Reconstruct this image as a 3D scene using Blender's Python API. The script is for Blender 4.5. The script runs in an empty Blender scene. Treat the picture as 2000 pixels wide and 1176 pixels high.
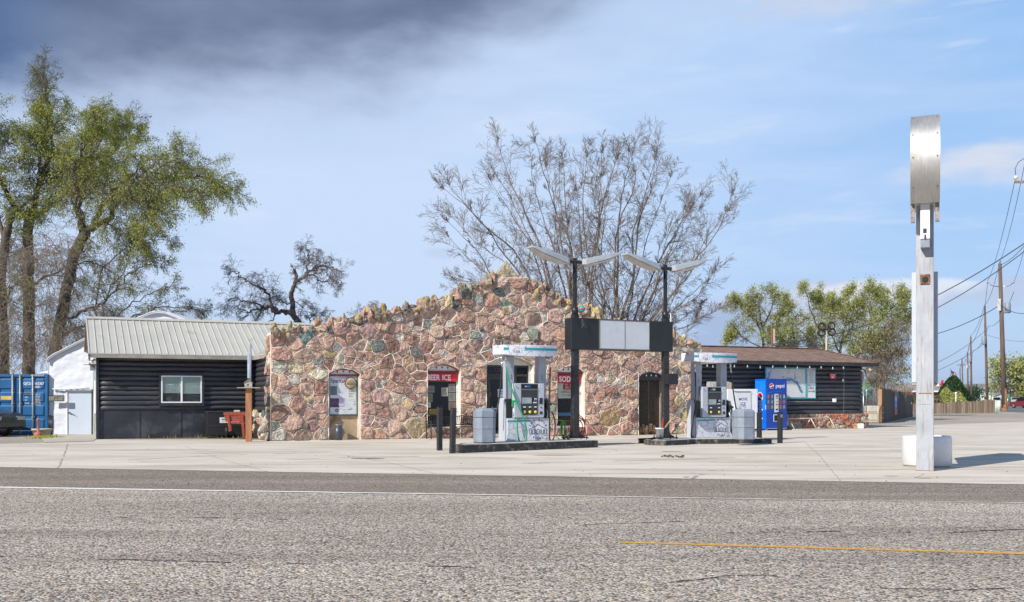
import bpy, bmesh, math, random
import numpy as np
from mathutils import Vector, Matrix, noise as mnoise
R = math.radians
C = bpy.context.scene.collection
scn = bpy.context.scene
random.seed(7)

# ------------------------------------------------------------------ camera
CH = 1.45; FP = 2000.0; HV = 778.0          # eye height, focal length and horizon row in photo pixels
cd = bpy.data.cameras.new('camera'); cam = bpy.data.objects.new('camera', cd); C.objects.link(cam)
cam.location = (0, 0, CH); cam.rotation_euler = (R(90), 0, 0)
cd.sensor_width = 36; cd.lens = 36.0; cd.shift_y = (HV-588)/2000.0
cd.clip_start = 0.1; cd.clip_end = 12000
scn.camera = cam

# ------------------------------------------------------------------ node helpers
class NT:
    def __init__(s, tree): s.t = tree; s.N = tree.nodes; s.L = tree.links
    def n(s, kind, **kw):
        nd = s.N.new(kind)
        for k, v in kw.items(): setattr(nd, k, v)
        return nd
    def put(s, sock, v):
        if hasattr(v, 'is_output') or isinstance(v, bpy.types.NodeSocket): s.L.new(v, sock)
        else: sock.default_value = v
    def m(s, op, a, b=0.0, c=None, clamp=False):
        nd = s.n('ShaderNodeMath', operation=op, use_clamp=clamp)
        s.put(nd.inputs[0], a); s.put(nd.inputs[1], b)
        if c is not None: s.put(nd.inputs[2], c)
        return nd.outputs[0]
    def mix(s, f, a, b, blend='MIX'):
        nd = s.n('ShaderNodeMix', data_type='RGBA', blend_type=blend)
        s.put(nd.inputs[0], f); s.put(nd.inputs[6], col(a)); s.put(nd.inputs[7], col(b))
        return nd.outputs[2]
    def sm(s, x, lo, hi, a=0.0, b=1.0):
        nd = s.n('ShaderNodeMapRange', interpolation_type='SMOOTHSTEP')
        s.put(nd.inputs[0], x); s.put(nd.inputs[1], lo); s.put(nd.inputs[2], hi); s.put(nd.inputs[3], a); s.put(nd.inputs[4], b)
        return nd.outputs[0]
    def noise(s, vec, scale, detail=4, rough=.55, dist=0.0):
        nd = s.n('ShaderNodeTexNoise'); s.put(nd.inputs['Vector'], vec)
        nd.inputs['Scale'].default_value = scale; nd.inputs['Detail'].default_value = detail
        nd.inputs['Roughness'].default_value = rough; nd.inputs['Distortion'].default_value = dist
        return nd.outputs['Fac']
    def vor(s, vec, scale, feature='F1', rnd=1.0):
        nd = s.n('ShaderNodeTexVoronoi', feature=feature); s.put(nd.inputs['Vector'], vec)
        nd.inputs['Scale'].default_value = scale; nd.inputs['Randomness'].default_value = rnd
        return nd
    def mapping(s, vec, scale=(1,1,1), rot=(0,0,0), loc=(0,0,0)):
        nd = s.n('ShaderNodeMapping'); s.put(nd.inputs[0], vec)
        nd.inputs['Scale'].default_value = scale; nd.inputs['Rotation'].default_value = rot; nd.inputs['Location'].default_value = loc
        return nd.outputs[0]
    def ramp(s, f, stops, interp='LINEAR'):
        nd = s.n('ShaderNodeValToRGB'); s.put(nd.inputs[0], f); cr = nd.color_ramp; cr.interpolation = interp
        while len(cr.elements) < len(stops): cr.elements.new(.5)
        for e, (p, c) in zip(cr.elements, stops): e.position = p; e.color = col(c)
        return nd.outputs[0]
def col(c):
    if isinstance(c, (int, float)): return (c, c, c, 1)
    if isinstance(c, tuple) and len(c) == 3: return (*c, 1)
    return c
def srgb(r, g, b):
    f = lambda c: (c/255/12.92) if c/255 <= .04045 else ((c/255+.055)/1.055)**2.4
    return (f(r), f(g), f(b))

# ------------------------------------------------------------------ sky and sun
SUN_H = Vector((-.70, -.71)).normalized(); SUN_EL = R(36)
world = bpy.data.worlds.new('World'); scn.world = world; world.use_nodes = True
w = NT(world.node_tree); w.N.clear()
wout = w.n('ShaderNodeOutputWorld'); wbg = w.n('ShaderNodeBackground'); w.L.new(wbg.outputs[0], wout.inputs[0])
sky = w.n('ShaderNodeTexSky', sky_type='NISHITA', sun_disc=False)
sky.sun_elevation = SUN_EL; sky.sun_rotation = math.atan2(SUN_H.x, SUN_H.y)
sky.air_density = 1.0; sky.dust_density = 1.5; sky.ozone_density = 1.4
SKY = 0.10
gen = w.n('ShaderNodeTexCoord').outputs['Generated']
sep = w.n('ShaderNodeSeparateXYZ'); w.L.new(gen, sep.inputs[0])
az = w.m('ARCTAN2', sep.outputs[0], sep.outputs[1]); el = w.m('ARCSINE', sep.outputs[2])
cmb = w.n('ShaderNodeCombineXYZ'); w.put(cmb.inputs[0], az); w.put(cmb.inputs[1], w.m('MULTIPLY', el, 2.2)); 
av = cmb.outputs[0]
base = w.mix(1.0, sky.outputs[0], (SKY, SKY, SKY), 'MULTIPLY')
base = w.mix(.70, base, srgb(147, 190, 240))                       # clear blue between the clouds
# pale veil of high cloud, thickest left of the middle
n1 = w.noise(w.mapping(av, (1.2, 2.5, 1), (0, 0, .5)), 3.0, 6, .6, .3)
dl = w.m('ABSOLUTE', w.m('ADD', az, .22))
veil = w.m('SUBTRACT', w.sm(dl, .12, .72, 1.0, 0.18), w.m('MULTIPLY', w.m('SUBTRACT', n1, .5), 1.3), clamp=True)
low = w.sm(el, .0, .22, .55, 0.0)
veil = w.m('MAXIMUM', veil, low)
base = w.mix(w.m('MULTIPLY', veil, .88), base, srgb(194, 211, 236))
# streaky thin cloud
n2 = w.noise(w.mapping(av, (1.0, 3.0, 1), (0, 0, -.35)), 5.0, 7, .62, .8)
st = w.m('MULTIPLY', w.sm(n2, .52, .74), w.sm(el, .02, .2, .2, .5))
base = w.mix(st, base, srgb(206, 216, 232))
# low grey-white cumulus
def puff(base, a0, e0, ra, re, c, amt, seed, soft=.5):
    q = w.m('ADD', w.m('POWER', w.m('DIVIDE', w.m('SUBTRACT', az, a0), ra), 2.0), w.m('POWER', w.m('ABSOLUTE', w.m('DIVIDE', w.m('SUBTRACT', el, e0), re)), 2.0))
    nn = w.noise(w.mapping(av, (1, 1.4, 1), (0, 0, 0), (seed, seed*.7, 0)), 14, 7, .58, .2)
    d = w.m('SUBTRACT', w.m('ADD', 1.0, w.m('MULTIPLY', w.m('SUBTRACT', nn, .5), 2.6)), q)
    return w.mix(w.m('MULTIPLY', w.sm(d, .0, soft+.3), amt), base, c)
base = puff(base, .30, .085, .14, .026, srgb(186, 196, 216), .85, 3.1)
base = puff(base, .36, .098, .10, .013, srgb(222, 226, 234), .75, 9.1)
base = puff(base, .22, .055, .06, .045, srgb(150, 170, 205), .75, 21)
base = puff(base, .45, .205, .10, .026, srgb(206, 210, 222), .85, 5.2, .9)
base = puff(base, .30, .365, .13, .035, srgb(190, 199, 219), .8, 14.0, 1.0)
base = puff(base, .47, .095, .09, .015, srgb(178, 190, 212), .7, 33.)
base = puff(base, -.06, .14, .03, .008, srgb(172, 190, 216), .45, 55.)
# heavy dark cloud bank, upper left
eb = w.m('ADD', w.m('ADD', .314, w.m('MULTIPLY', az, .15)), w.m('MULTIPLY', w.m('MAXIMUM', w.m('ADD', az, .08), 0.0), .24))
n3 = w.noise(w.mapping(av, (1, 1, 1), (0, 0, .2)), 6.5, 8, .55, .1)
dd = w.m('ADD', w.m('SUBTRACT', el, eb), w.m('MULTIPLY', w.m('SUBTRACT', n3, .5), .11))
n4 = w.noise(w.mapping(av, (1, 1.3, 1), (0, 0, .15), (3, 1, 0)), 4.5, 7, .5)
dark = w.mix(w.sm(n4, .35, .75), srgb(84, 98, 126), srgb(122, 136, 164))
dark = w.mix(w.sm(az, -.5, -.36, 1.0, 0.0), dark, srgb(62, 92, 136))
halo = w.m('MULTIPLY', w.sm(dd, -.085, -.02), .35)
base = w.mix(halo, base, srgb(166, 184, 218))
base = w.mix(w.m('MULTIPLY', w.sm(dd, -.03, .065), .95), base, dark)
w.L.new(base, wbg.inputs[0]); wbg.inputs[1].default_value = 1.0
sd = bpy.data.lights.new('sun', 'SUN'); sun = bpy.data.objects.new('sun', sd); C.objects.link(sun)
sd.energy = 5.0; sd.angle = R(.53); sd.color = (1, .95, .875)
sv = Vector((SUN_H.x*math.cos(SUN_EL), SUN_H.y*math.cos(SUN_EL), math.sin(SUN_EL)))
sun.rotation_euler = sv.to_track_quat('Z', 'Y').to_euler()
scn.view_settings.view_transform = 'Standard'; scn.view_settings.look = 'None'
scn.view_settings.exposure = 0.26; scn.view_settings.gamma = 1.0

# ------------------------------------------------------------------ placement helpers
def G(px, v):                                   # ground point seen at a photo pixel
    Y = FP*CH/(v-HV); return Vector(((px-1000)/FP*Y, Y, 0))
def P(px, v, Y): return Vector(((px-1000)/FP*Y, Y, CH-(v-HV)/FP*Y))
def tag(o, label=None, cat=None, group=None, kind=None):
    if label: o['label'] = label
    if cat: o['category'] = cat
    if group: o['group'] = group
    if kind: o['kind'] = kind
    return o
def thing(name, label, cat, loc=(0,0,0), rz=0.0, group=None):
    o = bpy.data.objects.new(name, None); C.objects.link(o); o.empty_display_size = .2
    o.location = loc; o.rotation_euler = (0, 0, rz)
    return tag(o, label, cat, group)
def copy_tree(o, parent=None):
    c = o.copy(); C.objects.link(c); c.parent = parent
    for ch in [k for k in C.objects if k.parent == o]: copy_tree(ch, c)
    return c

_tc = {}
def text_geo(s, bold=0.0, width=1.0):
    k = (s, bold, width)
    if k not in _tc:
        cu = bpy.data.curves.new('t', 'FONT'); cu.body = s; cu.size = 1.0; cu.offset = bold; cu.resolution_u = 3
        o = bpy.data.objects.new('t', cu); C.objects.link(o); bpy.context.view_layer.update()
        me = bpy.data.meshes.new_from_object(o)
        vs = [(v.co.x*width, v.co.y) for v in me.vertices]; fs = [tuple(p.vertices) for p in me.polygons]
        xs = [v[0] for v in vs] or [0, 0]
        bpy.data.objects.remove(o); bpy.data.curves.remove(cu); bpy.data.meshes.remove(me)
        _tc[k] = (vs, fs, min(xs), max(xs))
    return _tc[k]

class MB:
    """collects shapes, builds them as ONE mesh object"""
    def __init__(s): s.v = []; s.f = []; s.mi = []; s.cur = 0; s.sm = []; s.smooth = False; s.cols = None
    def mat(s, i): s.cur = i; return s
    def face(s, idx): s.f.append(tuple(idx)); s.mi.append(s.cur); s.sm.append(s.smooth)
    def box(s, x0, x1, y0, y1, z0, z1):
        b = len(s.v)
        s.v += [(x0,y0,z0),(x1,y0,z0),(x1,y1,z0),(x0,y1,z0),(x0,y0,z1),(x1,y0,z1),(x1,y1,z1),(x0,y1,z1)]
        for f in ((0,3,2,1),(4,5,6,7),(0,1,5,4),(1,2,6,5),(2,3,7,6),(3,0,4,7)): s.face([b+i for i in f])
        return s
    def beam(s, p, q, wd, th, up=(0,0,1)):
        p = Vector(p); q = Vector(q); d = (q-p).normalized(); u = Vector(up)
        a = d.cross(u)
        if a.length < 1e-4: a = d.cross(Vector((0,1,0)))
        a.normalize(); c = a.cross(d).normalized(); b = len(s.v)
        for o in (p, q):
            for i, j in ((-1,-1),(1,-1),(1,1),(-1,1)): s.v.append(tuple(o+a*i*wd/2+c*j*th/2))
        for f in ((0,3,2,1),(4,5,6,7),(0,1,5,4),(1,2,6,5),(2,3,7,6),(3,0,4,7)): s.face([b+i for i in f])
        return s
    def tube(s, pts, r, n=8, cap=True):
        pts = [Vector(p) for p in pts]; rs = r if isinstance(r, (list, tuple)) else [r]*len(pts)
        b = len(s.v); old = s.smooth; s.smooth = n > 4
        ref = None
        for i, p in enumerate(pts):
            d = (pts[min(i+1, len(pts)-1)]-pts[max(i-1, 0)]).normalized()
            if ref is None:
                ref = d.cross(Vector((0,0,1)))
                if ref.length < .1: ref = d.cross(Vector((0,1,0)))
            a = (ref-d*ref.dot(d)).normalized(); ref = a; c = d.cross(a)
            for k in range(n):
                t = 2*math.pi*(k+.5)/n; s.v.append(tuple(p+(a*math.cos(t)+c*math.sin(t))*rs[i]))
        for i in range(len(pts)-1):
            for k in range(n):
                s.face((b+i*n+k, b+i*n+(k+1)%n, b+(i+1)*n+(k+1)%n, b+(i+1)*n+k))
        s.smooth = False
        if cap:
            s.face([b+k for k in range(n)][::-1]); s.face([b+(len(pts)-1)*n+k for k in range(n)])
        s.smooth = old; return s
    def lathe(s, prof, cx=0, cy=0, n=24, smooth=True, rot=0.0, cap=True):
        b = len(s.v); old = s.smooth; s.smooth = smooth; m = len(prof)
        for r, z in prof:
            for k in range(n):
                t = 2*math.pi*k/n+rot; s.v.append((cx+r*math.cos(t), cy+r*math.sin(t), z))
        for i in range(m-1):
            for k in range(n): s.face((b+i*n+k, b+i*n+(k+1)%n, b+(i+1)*n+(k+1)%n, b+(i+1)*n+k))
        s.smooth = False
        if cap and prof[0][0] > 1e-5: s.face([b+k for k in range(n)][::-1])
        if cap and prof[-1][0] > 1e-5: s.face([b+(m-1)*n+k for k in range(n)])
        s.smooth = old; return s
    def prism(s, poly, z0, z1, axis='z'):
        """poly in (a,b); axis z: (x,y) extruded in z; axis y: (x,z) extruded y0..y1; axis x: (y,z)"""
        b = len(s.v); n = len(poly)
        def mk(a, c, h): return (a, c, h) if axis == 'z' else ((a, h, c) if axis == 'y' else (h, a, c))
        for h in (z0, z1):
            for a, c in poly: s.v.append(mk(a, c, h))
        s.face([b+i for i in range(n)][::-1]); s.face([b+n+i for i in range(n)])
        for i in range(n): s.face((b+i, b+(i+1)%n, b+n+(i+1)%n, b+n+i))
        return s
    def poly(s, pts):
        b = len(s.v); s.v += [tuple(p) for p in pts]; s.face(range(b, b+len(pts))); return s
    def text(s, body, size, o, xd=(1,0,0), yd=(0,0,1), align='C', bold=0.0, width=1.0, curve=None):
        vs, fs, x0, x1 = text_geo(body, bold, width); o = Vector(o); xd = Vector(xd); yd = Vector(yd)
        sh = {'C': -(x0+x1)/2, 'L': -x0, 'R': -x1}[align]; b = len(s.v)
        for x, y in vs: s.v.append(tuple(o+xd*(x+sh)*size+yd*y*size))
        for f in fs: s.face([b+i for i in f])
        return s
    def arc_text(s, body, size, o, rad, mid, step, xd=(1,0,0), yd=(0,0,1), inward=False, bold=0.0):
        o = Vector(o); xd = Vector(xd); yd = Vector(yd); n = len(body)
        for i, ch in enumerate(body):
            if ch == ' ': continue
            a = mid-(i-(n-1)/2)*step if not inward else mid+(i-(n-1)/2)*step
            rdir = xd*math.cos(a)+yd*math.sin(a); tdir = xd*math.sin(a)-yd*math.cos(a)
            if inward: s.text(ch, size, o+rdir*(rad+size*.35), -tdir, -rdir, bold=bold)
            else: s.text(ch, size, o+rdir*rad, tdir, rdir, bold=bold)
        return s
    def build(s, name, mats, parent=None, bevel=0.0, seg=1, xform=None):
        me = bpy.data.meshes.new(name)
        vs = s.v if xform is None else [tuple(xform @ Vector(v)) for v in s.v]
        me.from_pydata(vs, [], s.f); 
        if not isinstance(mats, (list, tuple)): mats = [mats]
        for m in mats: me.materials.append(m)
        me.polygons.foreach_set('material_index', s.mi); me.polygons.foreach_set('use_smooth', s.sm)
        me.update()
        bm = bmesh.new(); bm.from_mesh(me); bmesh.ops.recalc_face_normals(bm, faces=bm.faces); bm.to_mesh(me); bm.free()
        o = bpy.data.objects.new(name, me); C.objects.link(o)
        if parent: o.parent = parent
        if bevel:
            md = o.modifiers.new('bevel', 'BEVEL'); md.width = bevel; md.segments = seg; md.limit_method = 'ANGLE'; md.angle_limit = R(40)
            md.harden_normals = False
        return o
def solo(o, label, cat, group=None, kind=None): return tag(o, label, cat, group, kind)

# ------------------------------------------------------------------ materials
def mat(name, c, rough=.6, metal=0.0, var=.15, scale=3.0, bump=.0, bscale=40.0, c2=None, amt=.5, c2scale=2.0, stretch=(1,1,1), spec=.5, dirt=None):
    m = bpy.data.materials.new(name); m.use_nodes = True; t = NT(m.node_tree); b = m.node_tree.nodes['Principled BSDF']
    oc = t.n('ShaderNodeTexCoord').outputs['Object']; oc = t.mapping(oc, stretch) if stretch != (1,1,1) else oc
    base = c if len(c) == 4 else (*c, 1)
    nz = t.noise(oc, scale, 6, .6)
    k = t.sm(nz, .25, .75, 1-var, 1+var)
    cc = t.n('ShaderNodeCombineXYZ'); [t.put(cc.inputs[i], t.m('MULTIPLY', k, base[i])) for i in range(3)]
    out = cc.outputs[0]
    if c2 is not None:
        f = t.sm(t.noise(oc, c2scale, 8, .65, .4), .62-.25*amt, .72-.12*amt)
        out = t.mix(t.m('MULTIPLY', f, .85), out, c2)
    t.put(b.inputs['Base Color'], out)
    b.inputs['Roughness'].default_value = rough; b.inputs['Metallic'].default_value = metal
    b.inputs['Specular IOR Level'].default_value = spec
    t.put(b.inputs['Roughness'], t.sm(t.noise(oc, scale*2.3, 4), .2, .8, max(.03, rough-.1), min(1, rough+.1)))
    if bump:
        bn = t.n('ShaderNodeBump'); bn.inputs['Strength'].default_value = 1.0; bn.inputs['Distance'].default_value = bump
        t.put(bn.inputs['Height'], t.noise(oc, bscale, 5, .6)); t.put(b.inputs['Normal'], bn.outputs[0])
    return m
def bsdf(m): return m.node_tree.nodes['Principled BSDF']

M = {}
M['black_paint'] = mat('black_paint', (.018,.019,.022), .45, var=.35, bump=.002, bscale=60, c2=(.10,.09,.08), amt=.35, c2scale=14)
M['black_metal'] = mat('black_metal', (.014,.015,.017), .42, var=.25, bump=.001, bscale=80)
M['dark_grey'] = mat('dark_grey', (.035,.037,.042), .5, var=.2)
M['white_paint'] = mat('white_paint', (.78,.79,.80), .45, var=.06, scale=2)
M['vinyl'] = mat('white_vinyl', (.80,.81,.83), .35, var=.03)
M['pump_grey'] = mat('pump_grey', (.33,.365,.42), .38, var=.06, scale=4, c2=(.30,.31,.33), amt=.1, c2scale=5)
M['pump_grey2'] = mat('pump_light_grey', (.44,.47,.52), .36, var=.05, scale=4)
M['bin_grey'] = mat('bin_grey', (.22,.255,.31), .55, var=.12, scale=6, c2=(.35,.37,.40), amt=.2, c2scale=9)
M['glass_dark'] = mat('dark_glass', (.010,.010,.011), .05, var=.3, scale=1.2, spec=.35)
M['screen'] = mat('screen_glass', (.30,.34,.36), .15, var=.3, scale=3)
M['rubber'] = mat('hose_rubber', (.015,.015,.017), .45)
M['green_hose'] = mat('green_hose', (.02,.28,.12), .35)
M['lime_hose'] = mat('lime_hose', (.16,.50,.05), .4)
M['red_hose'] = mat('red_hose', (.62,.04,.04), .4)
M['teal'] = mat('teal_vinyl', (.02,.30,.38), .4, var=.04)
M['ink'] = mat('dark_ink', (.02,.06,.09), .5)
M['ink_black'] = mat('black_ink', (.015,.015,.015), .5)
M['ink_blue'] = mat('blue_ink', (.03,.08,.42), .5)
M['red_sign'] = mat('red_sign', (.55,.015,.02), .45, var=.08)
M['red_dark'] = mat('red_trim', (.26,.03,.025), .5, var=.2, c2=(.10,.05,.03), amt=.3, c2scale=8)
M['yellow'] = mat('yellow_plastic', (.75,.55,.04), .4)
M['steel'] = mat('galvanised_steel', (.50,.52,.54), .38, .85, var=.15, scale=8)
M['chrome'] = mat('bright_steel', (.65,.65,.66), .22, .95)
M['paper'] = mat('paper', (.62,.62,.58), .7, var=.10, scale=9)
M['paper2'] = mat('aged_paper', (.42,.40,.32), .7, var=.15, scale=9)
M['wood_new'] = mat('cedar_post_wood', (.36,.16,.07), .65, var=.3, scale=2, stretch=(6,6,.6), bump=.003, bscale=20, c2=(.16,.08,.04), amt=.3, c2scale=3)
M['wood_grey'] = mat('weathered_fence_wood', (.085,.068,.055), .85, var=.4, scale=2.5, stretch=(5,5,.5), bump=.006, bscale=18, c2=(.20,.17,.14), amt=.25, c2scale=2)
M['wood_tan'] = mat('tan_fence_wood', (.30,.20,.125), .8, var=.4, scale=2.2, stretch=(4,4,.5), bump=.005, bscale=18, c2=(.13,.085,.05), amt=.4, c2scale=2)
M['pole_wood'] = mat('utility_pole_wood', (.13,.085,.065), .85, var=.3, scale=1.2, stretch=(4,4,.4), bump=.01, bscale=12)
M['red_wood'] = mat('red_stained_wood', (.30,.055,.03), .6, var=.25, scale=4, stretch=(2,2,1), bump=.002, bscale=30)
M['bark'] = mat('bark', (.085,.066,.05), .9, var=.45, scale=3, stretch=(3,3,.5), bump=.02, bscale=9)
M['bark_grey'] = mat('grey_bark', (.24,.195,.155), .85, var=.3, scale=3, stretch=(2,2,.6), bump=.01, bscale=12)
M['poplar_twig'] = mat('poplar_twigs', (.20,.155,.125), .85, var=.3)
M['crooked_twig'] = mat('crooked_twigs', (.17,.135,.125), .85, var=.3)
M['bark_dark'] = mat('dark_bark', (.075,.058,.054), .85, var=.4, scale=3, bump=.015, bscale=10, c2=(.3,.26,.22), amt=.1, c2scale=1.2)
M['twig_tan'] = mat('tan_twigs', (.24,.19,.14), .85, var=.3)
M['tent'] = mat('white_tarp', (.62,.64,.70), .45, var=.03, scale=1.5, bump=.03, bscale=3)
M['terracotta'] = mat('terracotta_plastic', (.38,.12,.08), .6)
M['conc_old'] = mat('cast_concrete', (.42,.38,.32), .85, var=.15, bump=.004, bscale=50)
def leaf_mat(name, c1, c2):
    m = bpy.data.materials.new(name); m.use_nodes = True; t = NT(m.node_tree); b = bsdf(m)
    g = t.n('ShaderNodeNewGeometry'); oc = t.n('ShaderNodeTexCoord').outputs['Object']
    f = t.m('ADD', t.m('MULTIPLY', g.outputs['Random Per Island'], .55), t.m('MULTIPLY', t.sm(t.noise(oc, .5, 3), .3, .7), .45))
    cc = t.mix(f, c1, c2); t.put(b.inputs['Base Color'], cc); b.inputs['Roughness'].default_value = .5
    tr = t.n('ShaderNodeBsdfTranslucent'); t.put(tr.inputs[0], cc); mx = t.n('ShaderNodeMixShader'); mx.inputs[0].default_value = .45
    t.L.new(b.outputs[0], mx.inputs[1]); t.L.new(tr.outputs[0], mx.inputs[2])
    t.L.new(mx.outputs[0], m.node_tree.nodes['Material Output'].inputs[0]); return m
M['leaf_willow'] = leaf_mat('willow_leaves', (.21,.26,.03), (.54,.55,.085))
M['leaf_olive'] = leaf_mat('olive_leaves', (.28,.32,.08), (.58,.58,.18))
M['leaf_dark'] = leaf_mat('evergreen_leaves', (.012,.045,.008), (.05,.13,.015))
M['leaf_dry'] = leaf_mat('dry_shrub_leaves', (.12,.10,.06), (.28,.25,.12))
M['leaf_grey'] = leaf_mat('dull_green_leaves', (.14,.155,.065), (.32,.32,.14))
# ------------------------------------------------------------------ ground, lot, road
def ground_mat(name, stops, cell, gap=.5, bump=.012, big=None, patch=(1,1,1), rough=.9, tan=None):
    m = bpy.data.materials.new(name); m.use_nodes = True; t = NT(m.node_tree); b = bsdf(m)
    oc = t.n('ShaderNodeTexCoord').outputs['Object']
    wv = t.n('ShaderNodeVectorMath', operation='ADD'); nn = t.n('ShaderNodeTexNoise'); t.put(nn.inputs[0], oc); nn.inputs['Scale'].default_value = cell*.8; nn.inputs['Detail'].default_value = 2
    sc = t.n('ShaderNodeVectorMath', operation='SCALE'); t.put(sc.inputs[0], nn.outputs['Color']); sc.inputs['Scale'].default_value = .6/cell
    t.put(wv.inputs[0], oc); t.put(wv.inputs[1], sc.outputs[0])
    v = t.vor(wv.outputs[0], cell); sp = t.n('ShaderNodeSeparateColor'); t.put(sp.inputs[0], v.outputs['Color'])
    c = t.ramp(sp.outputs[0], stops)
    if tan: c = t.mix(t.m('MULTIPLY', t.sm(sp.outputs[1], .62, .8), .7), c, tan)
    v2 = t.vor(wv.outputs[0], cell*.45); sp2 = t.n('ShaderNodeSeparateColor'); t.put(sp2.inputs[0], v2.outputs['Color'])
    c = t.mix(.2, c, t.ramp(sp2.outputs[0], stops))
    tr_ = t.noise(t.mapping(oc, (.03, .9, 1), (0, 0, R(10))), 1.0, 4, .6); c = t.mix(t.m('MULTIPLY', t.sm(tr_, .5, .68), .28), c, (.10,.09,.082))
    pt_ = t.noise(t.mapping(oc, (.5, 1, 1)), 2.2, 8, .75, .7); c = t.mix(t.m('MULTIPLY', t.sm(pt_, .60, .72), .35), c, (.09,.085,.08))
    c = t.mix(t.m('MULTIPLY', t.sm(v.outputs['Distance'], .45, .8), gap), c, (.03,.028,.027))
    lg = t.noise(t.mapping(oc, patch), .35, 6, .6)
    k = t.sm(lg, .3, .7, .84, 1.2)
    c = t.mix(1.0, c, t.ramp(k, [(0, 0), (1, 1)]), 'MULTIPLY') if False else c
    cc = t.n('ShaderNodeVectorMath', operation='SCALE'); t.put(cc.inputs[0], c); t.put(cc.inputs['Scale'], k); c = cc.outputs[0]
    if big: c = t.mix(t.m('MULTIPLY', t.sm(t.noise(t.mapping(oc, (.25,1,1)), 1.3, 7, .62), .48, .68), .5), c, big)
    t.put(b.inputs['Base Color'], c); b.inputs['Roughness'].default_value = rough; b.inputs['Specular IOR Level'].default_value = .25
    bn = t.n('ShaderNodeBump'); bn.inputs['Distance'].default_value = bump; bn.inputs['Strength'].default_value = .8
    t.put(bn.inputs['Height'], t.m('SUBTRACT', 1.0, v.outputs['Distance'])); t.put(b.inputs['Normal'], bn.outputs[0])
    return m
M['chipseal'] = ground_mat('chipseal_road', [(0, (.06,.06,.07)), (.22, (.20,.185,.17)), (.5, (.42,.37,.31)), (.8, (.66,.585,.49)), (1, (.85,.77,.66))], 46, .85, .013, tan=(.58,.42,.28), patch=(.3,1.2,1))
M['shoulder'] = ground_mat('shoulder_asphalt', [(0, (.10,.08,.065)), (.45, (.27,.215,.17)), (1, (.52,.44,.36))], 46, .7, .012, big=(.21,.165,.125), patch=(.15,2,1))
M['gravel'] = ground_mat('gravel_ground', [(0, (.20,.17,.14)), (.5, (.38,.33,.275)), (1, (.58,.52,.45))], 30, .4, .01, big=(.42,.36,.295), patch=(.2,.6,1))
M['side_asphalt'] = mat('side_road_asphalt', (.12,.12,.125), .9, var=.15)
M['field'] = mat('green_field', (.06,.16,.035), .9, var=.2, scale=.05)
M['line_white'] = mat('road_paint_white', (.85,.82,.76), .6, var=.12, scale=6, c2=(.40,.38,.35), amt=.3, c2scale=16)
M['line_yellow'] = mat('road_paint_yellow', (.66,.34,.035), .6, var=.15, scale=9, c2=(.26,.22,.16), amt=.55, c2scale=16, bump=.012, bscale=45)
M['crack'] = mat('crack_filler', (.035,.033,.033), .8, var=.3)
def concrete():
    m = bpy.data.materials.new('lot_concrete'); m.use_nodes = True; t = NT(m.node_tree); b = bsdf(m)
    oc = t.n('ShaderNodeTexCoord').outputs['Object']
    along = t.mapping(oc, (.22, 1.0, 1), (0, 0, R(12)))
    a = t.noise(along, .9, 8, .66, .3); c = t.ramp(a, [(.3, (.44,.37,.29)), (.52, (.62,.56,.475)), (.75, (.70,.64,.555))])
    f = t.noise(t.mapping(oc, (.12, 1.5, 1), (0, 0, R(6))), 1.6, 8, .7, .6)
    c = t.mix(t.m('MULTIPLY', t.sm(f, .50, .68), .75), c, (.30,.245,.19))
    g = t.noise(t.mapping(oc, (.5, 1.6, 1), (0, 0, R(10)), (7,3,0)), .55, 6, .6, .5)
    c = t.mix(t.m('MULTIPLY', t.sm(g, .52, .70), .6), c, (.36,.30,.24))
    c = t.mix(t.m('MULTIPLY', t.sm(t.noise(oc, 2.3, 3), .66, .76), .5), c, (.14,.12,.10))
    sp = t.vor(oc, 2.0); c = t.mix(t.m('MULTIPLY', t.sm(sp.outputs['Distance'], .045, .02), .6), c, (.08,.07,.06))
    c = t.mix(t.m('MULTIPLY', t.sm(t.noise(oc, 90, 3), .35, .7), .16), c, (.30,.28,.26))
    t.put(b.inputs['Base Color'], c); b.inputs['Roughness'].default_value = .85; b.inputs['Specular IOR Level'].default_value = .3
    bn = t.n('ShaderNodeBump'); bn.inputs['Distance'].default_value = .006; t.put(bn.inputs['Height'], t.noise(oc, 25, 6, .65)); t.put(b.inputs['Normal'], bn.outputs[0])
    return m
M['concrete'] = concrete()
def sheet(name, pts, z, m):
    mb = MB(); mb.poly([(p[0], p[1], z) for p in pts]); o = mb.build(name, m); o['kind'] = 'structure'; return o
sheet('ground', [(-3000,-60),(3000,-60),(3000,5000),(-3000,5000)], 0.0, M['gravel'])
def ext(a, b, l, r):
    d = (b-a).normalized(); return a-d*l, b+d*r
E0, E1 = ext(G(0, 913), G(2000, 947), 45, 60)             # concrete / asphalt edge
W0, W1 = ext(G(0, 953), G(1430, 975), 45, 60)             # white edge line
random.seed(44); EE = [E0+(E1-E0)*(k/700)+Vector((0, .035*mnoise.noise(Vector((k*.31, 0, 0)))+.05*mnoise.noise(Vector((k*.05, 3, 0))), 0)) for k in range(1, 700)]
lot = [E0]+EE+[E1, Vector((60, 48, 0)), G(2000, 824), G(1700, 834), G(1640, 829), Vector((8, 60, 0)), Vector((-12, 45, 0)), G(178, 850.5), G(86, 865), G(0, 867.5), Vector((-46, 34, 0))]
lot_o = sheet('concrete_lot', lot, .008, M['concrete'])
sheet('road_shoulder', [W0-Vector((0,.4,0)), W1-Vector((0,.4,0)), E1+Vector((0,.15,0)), E0+Vector((0,.15,0))], .004, M['shoulder'])
rd = [Vector((-60,-40,0)), Vector((70,-40,0)), W1+Vector((0,-.12,0)), W0+Vector((0,-.12,0))]
road_o = sheet('road', rd, .010, M['chipseal'])
wd = (W1-W0).normalized(); wn = Vector((-wd.y, wd.x, 0))
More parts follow.
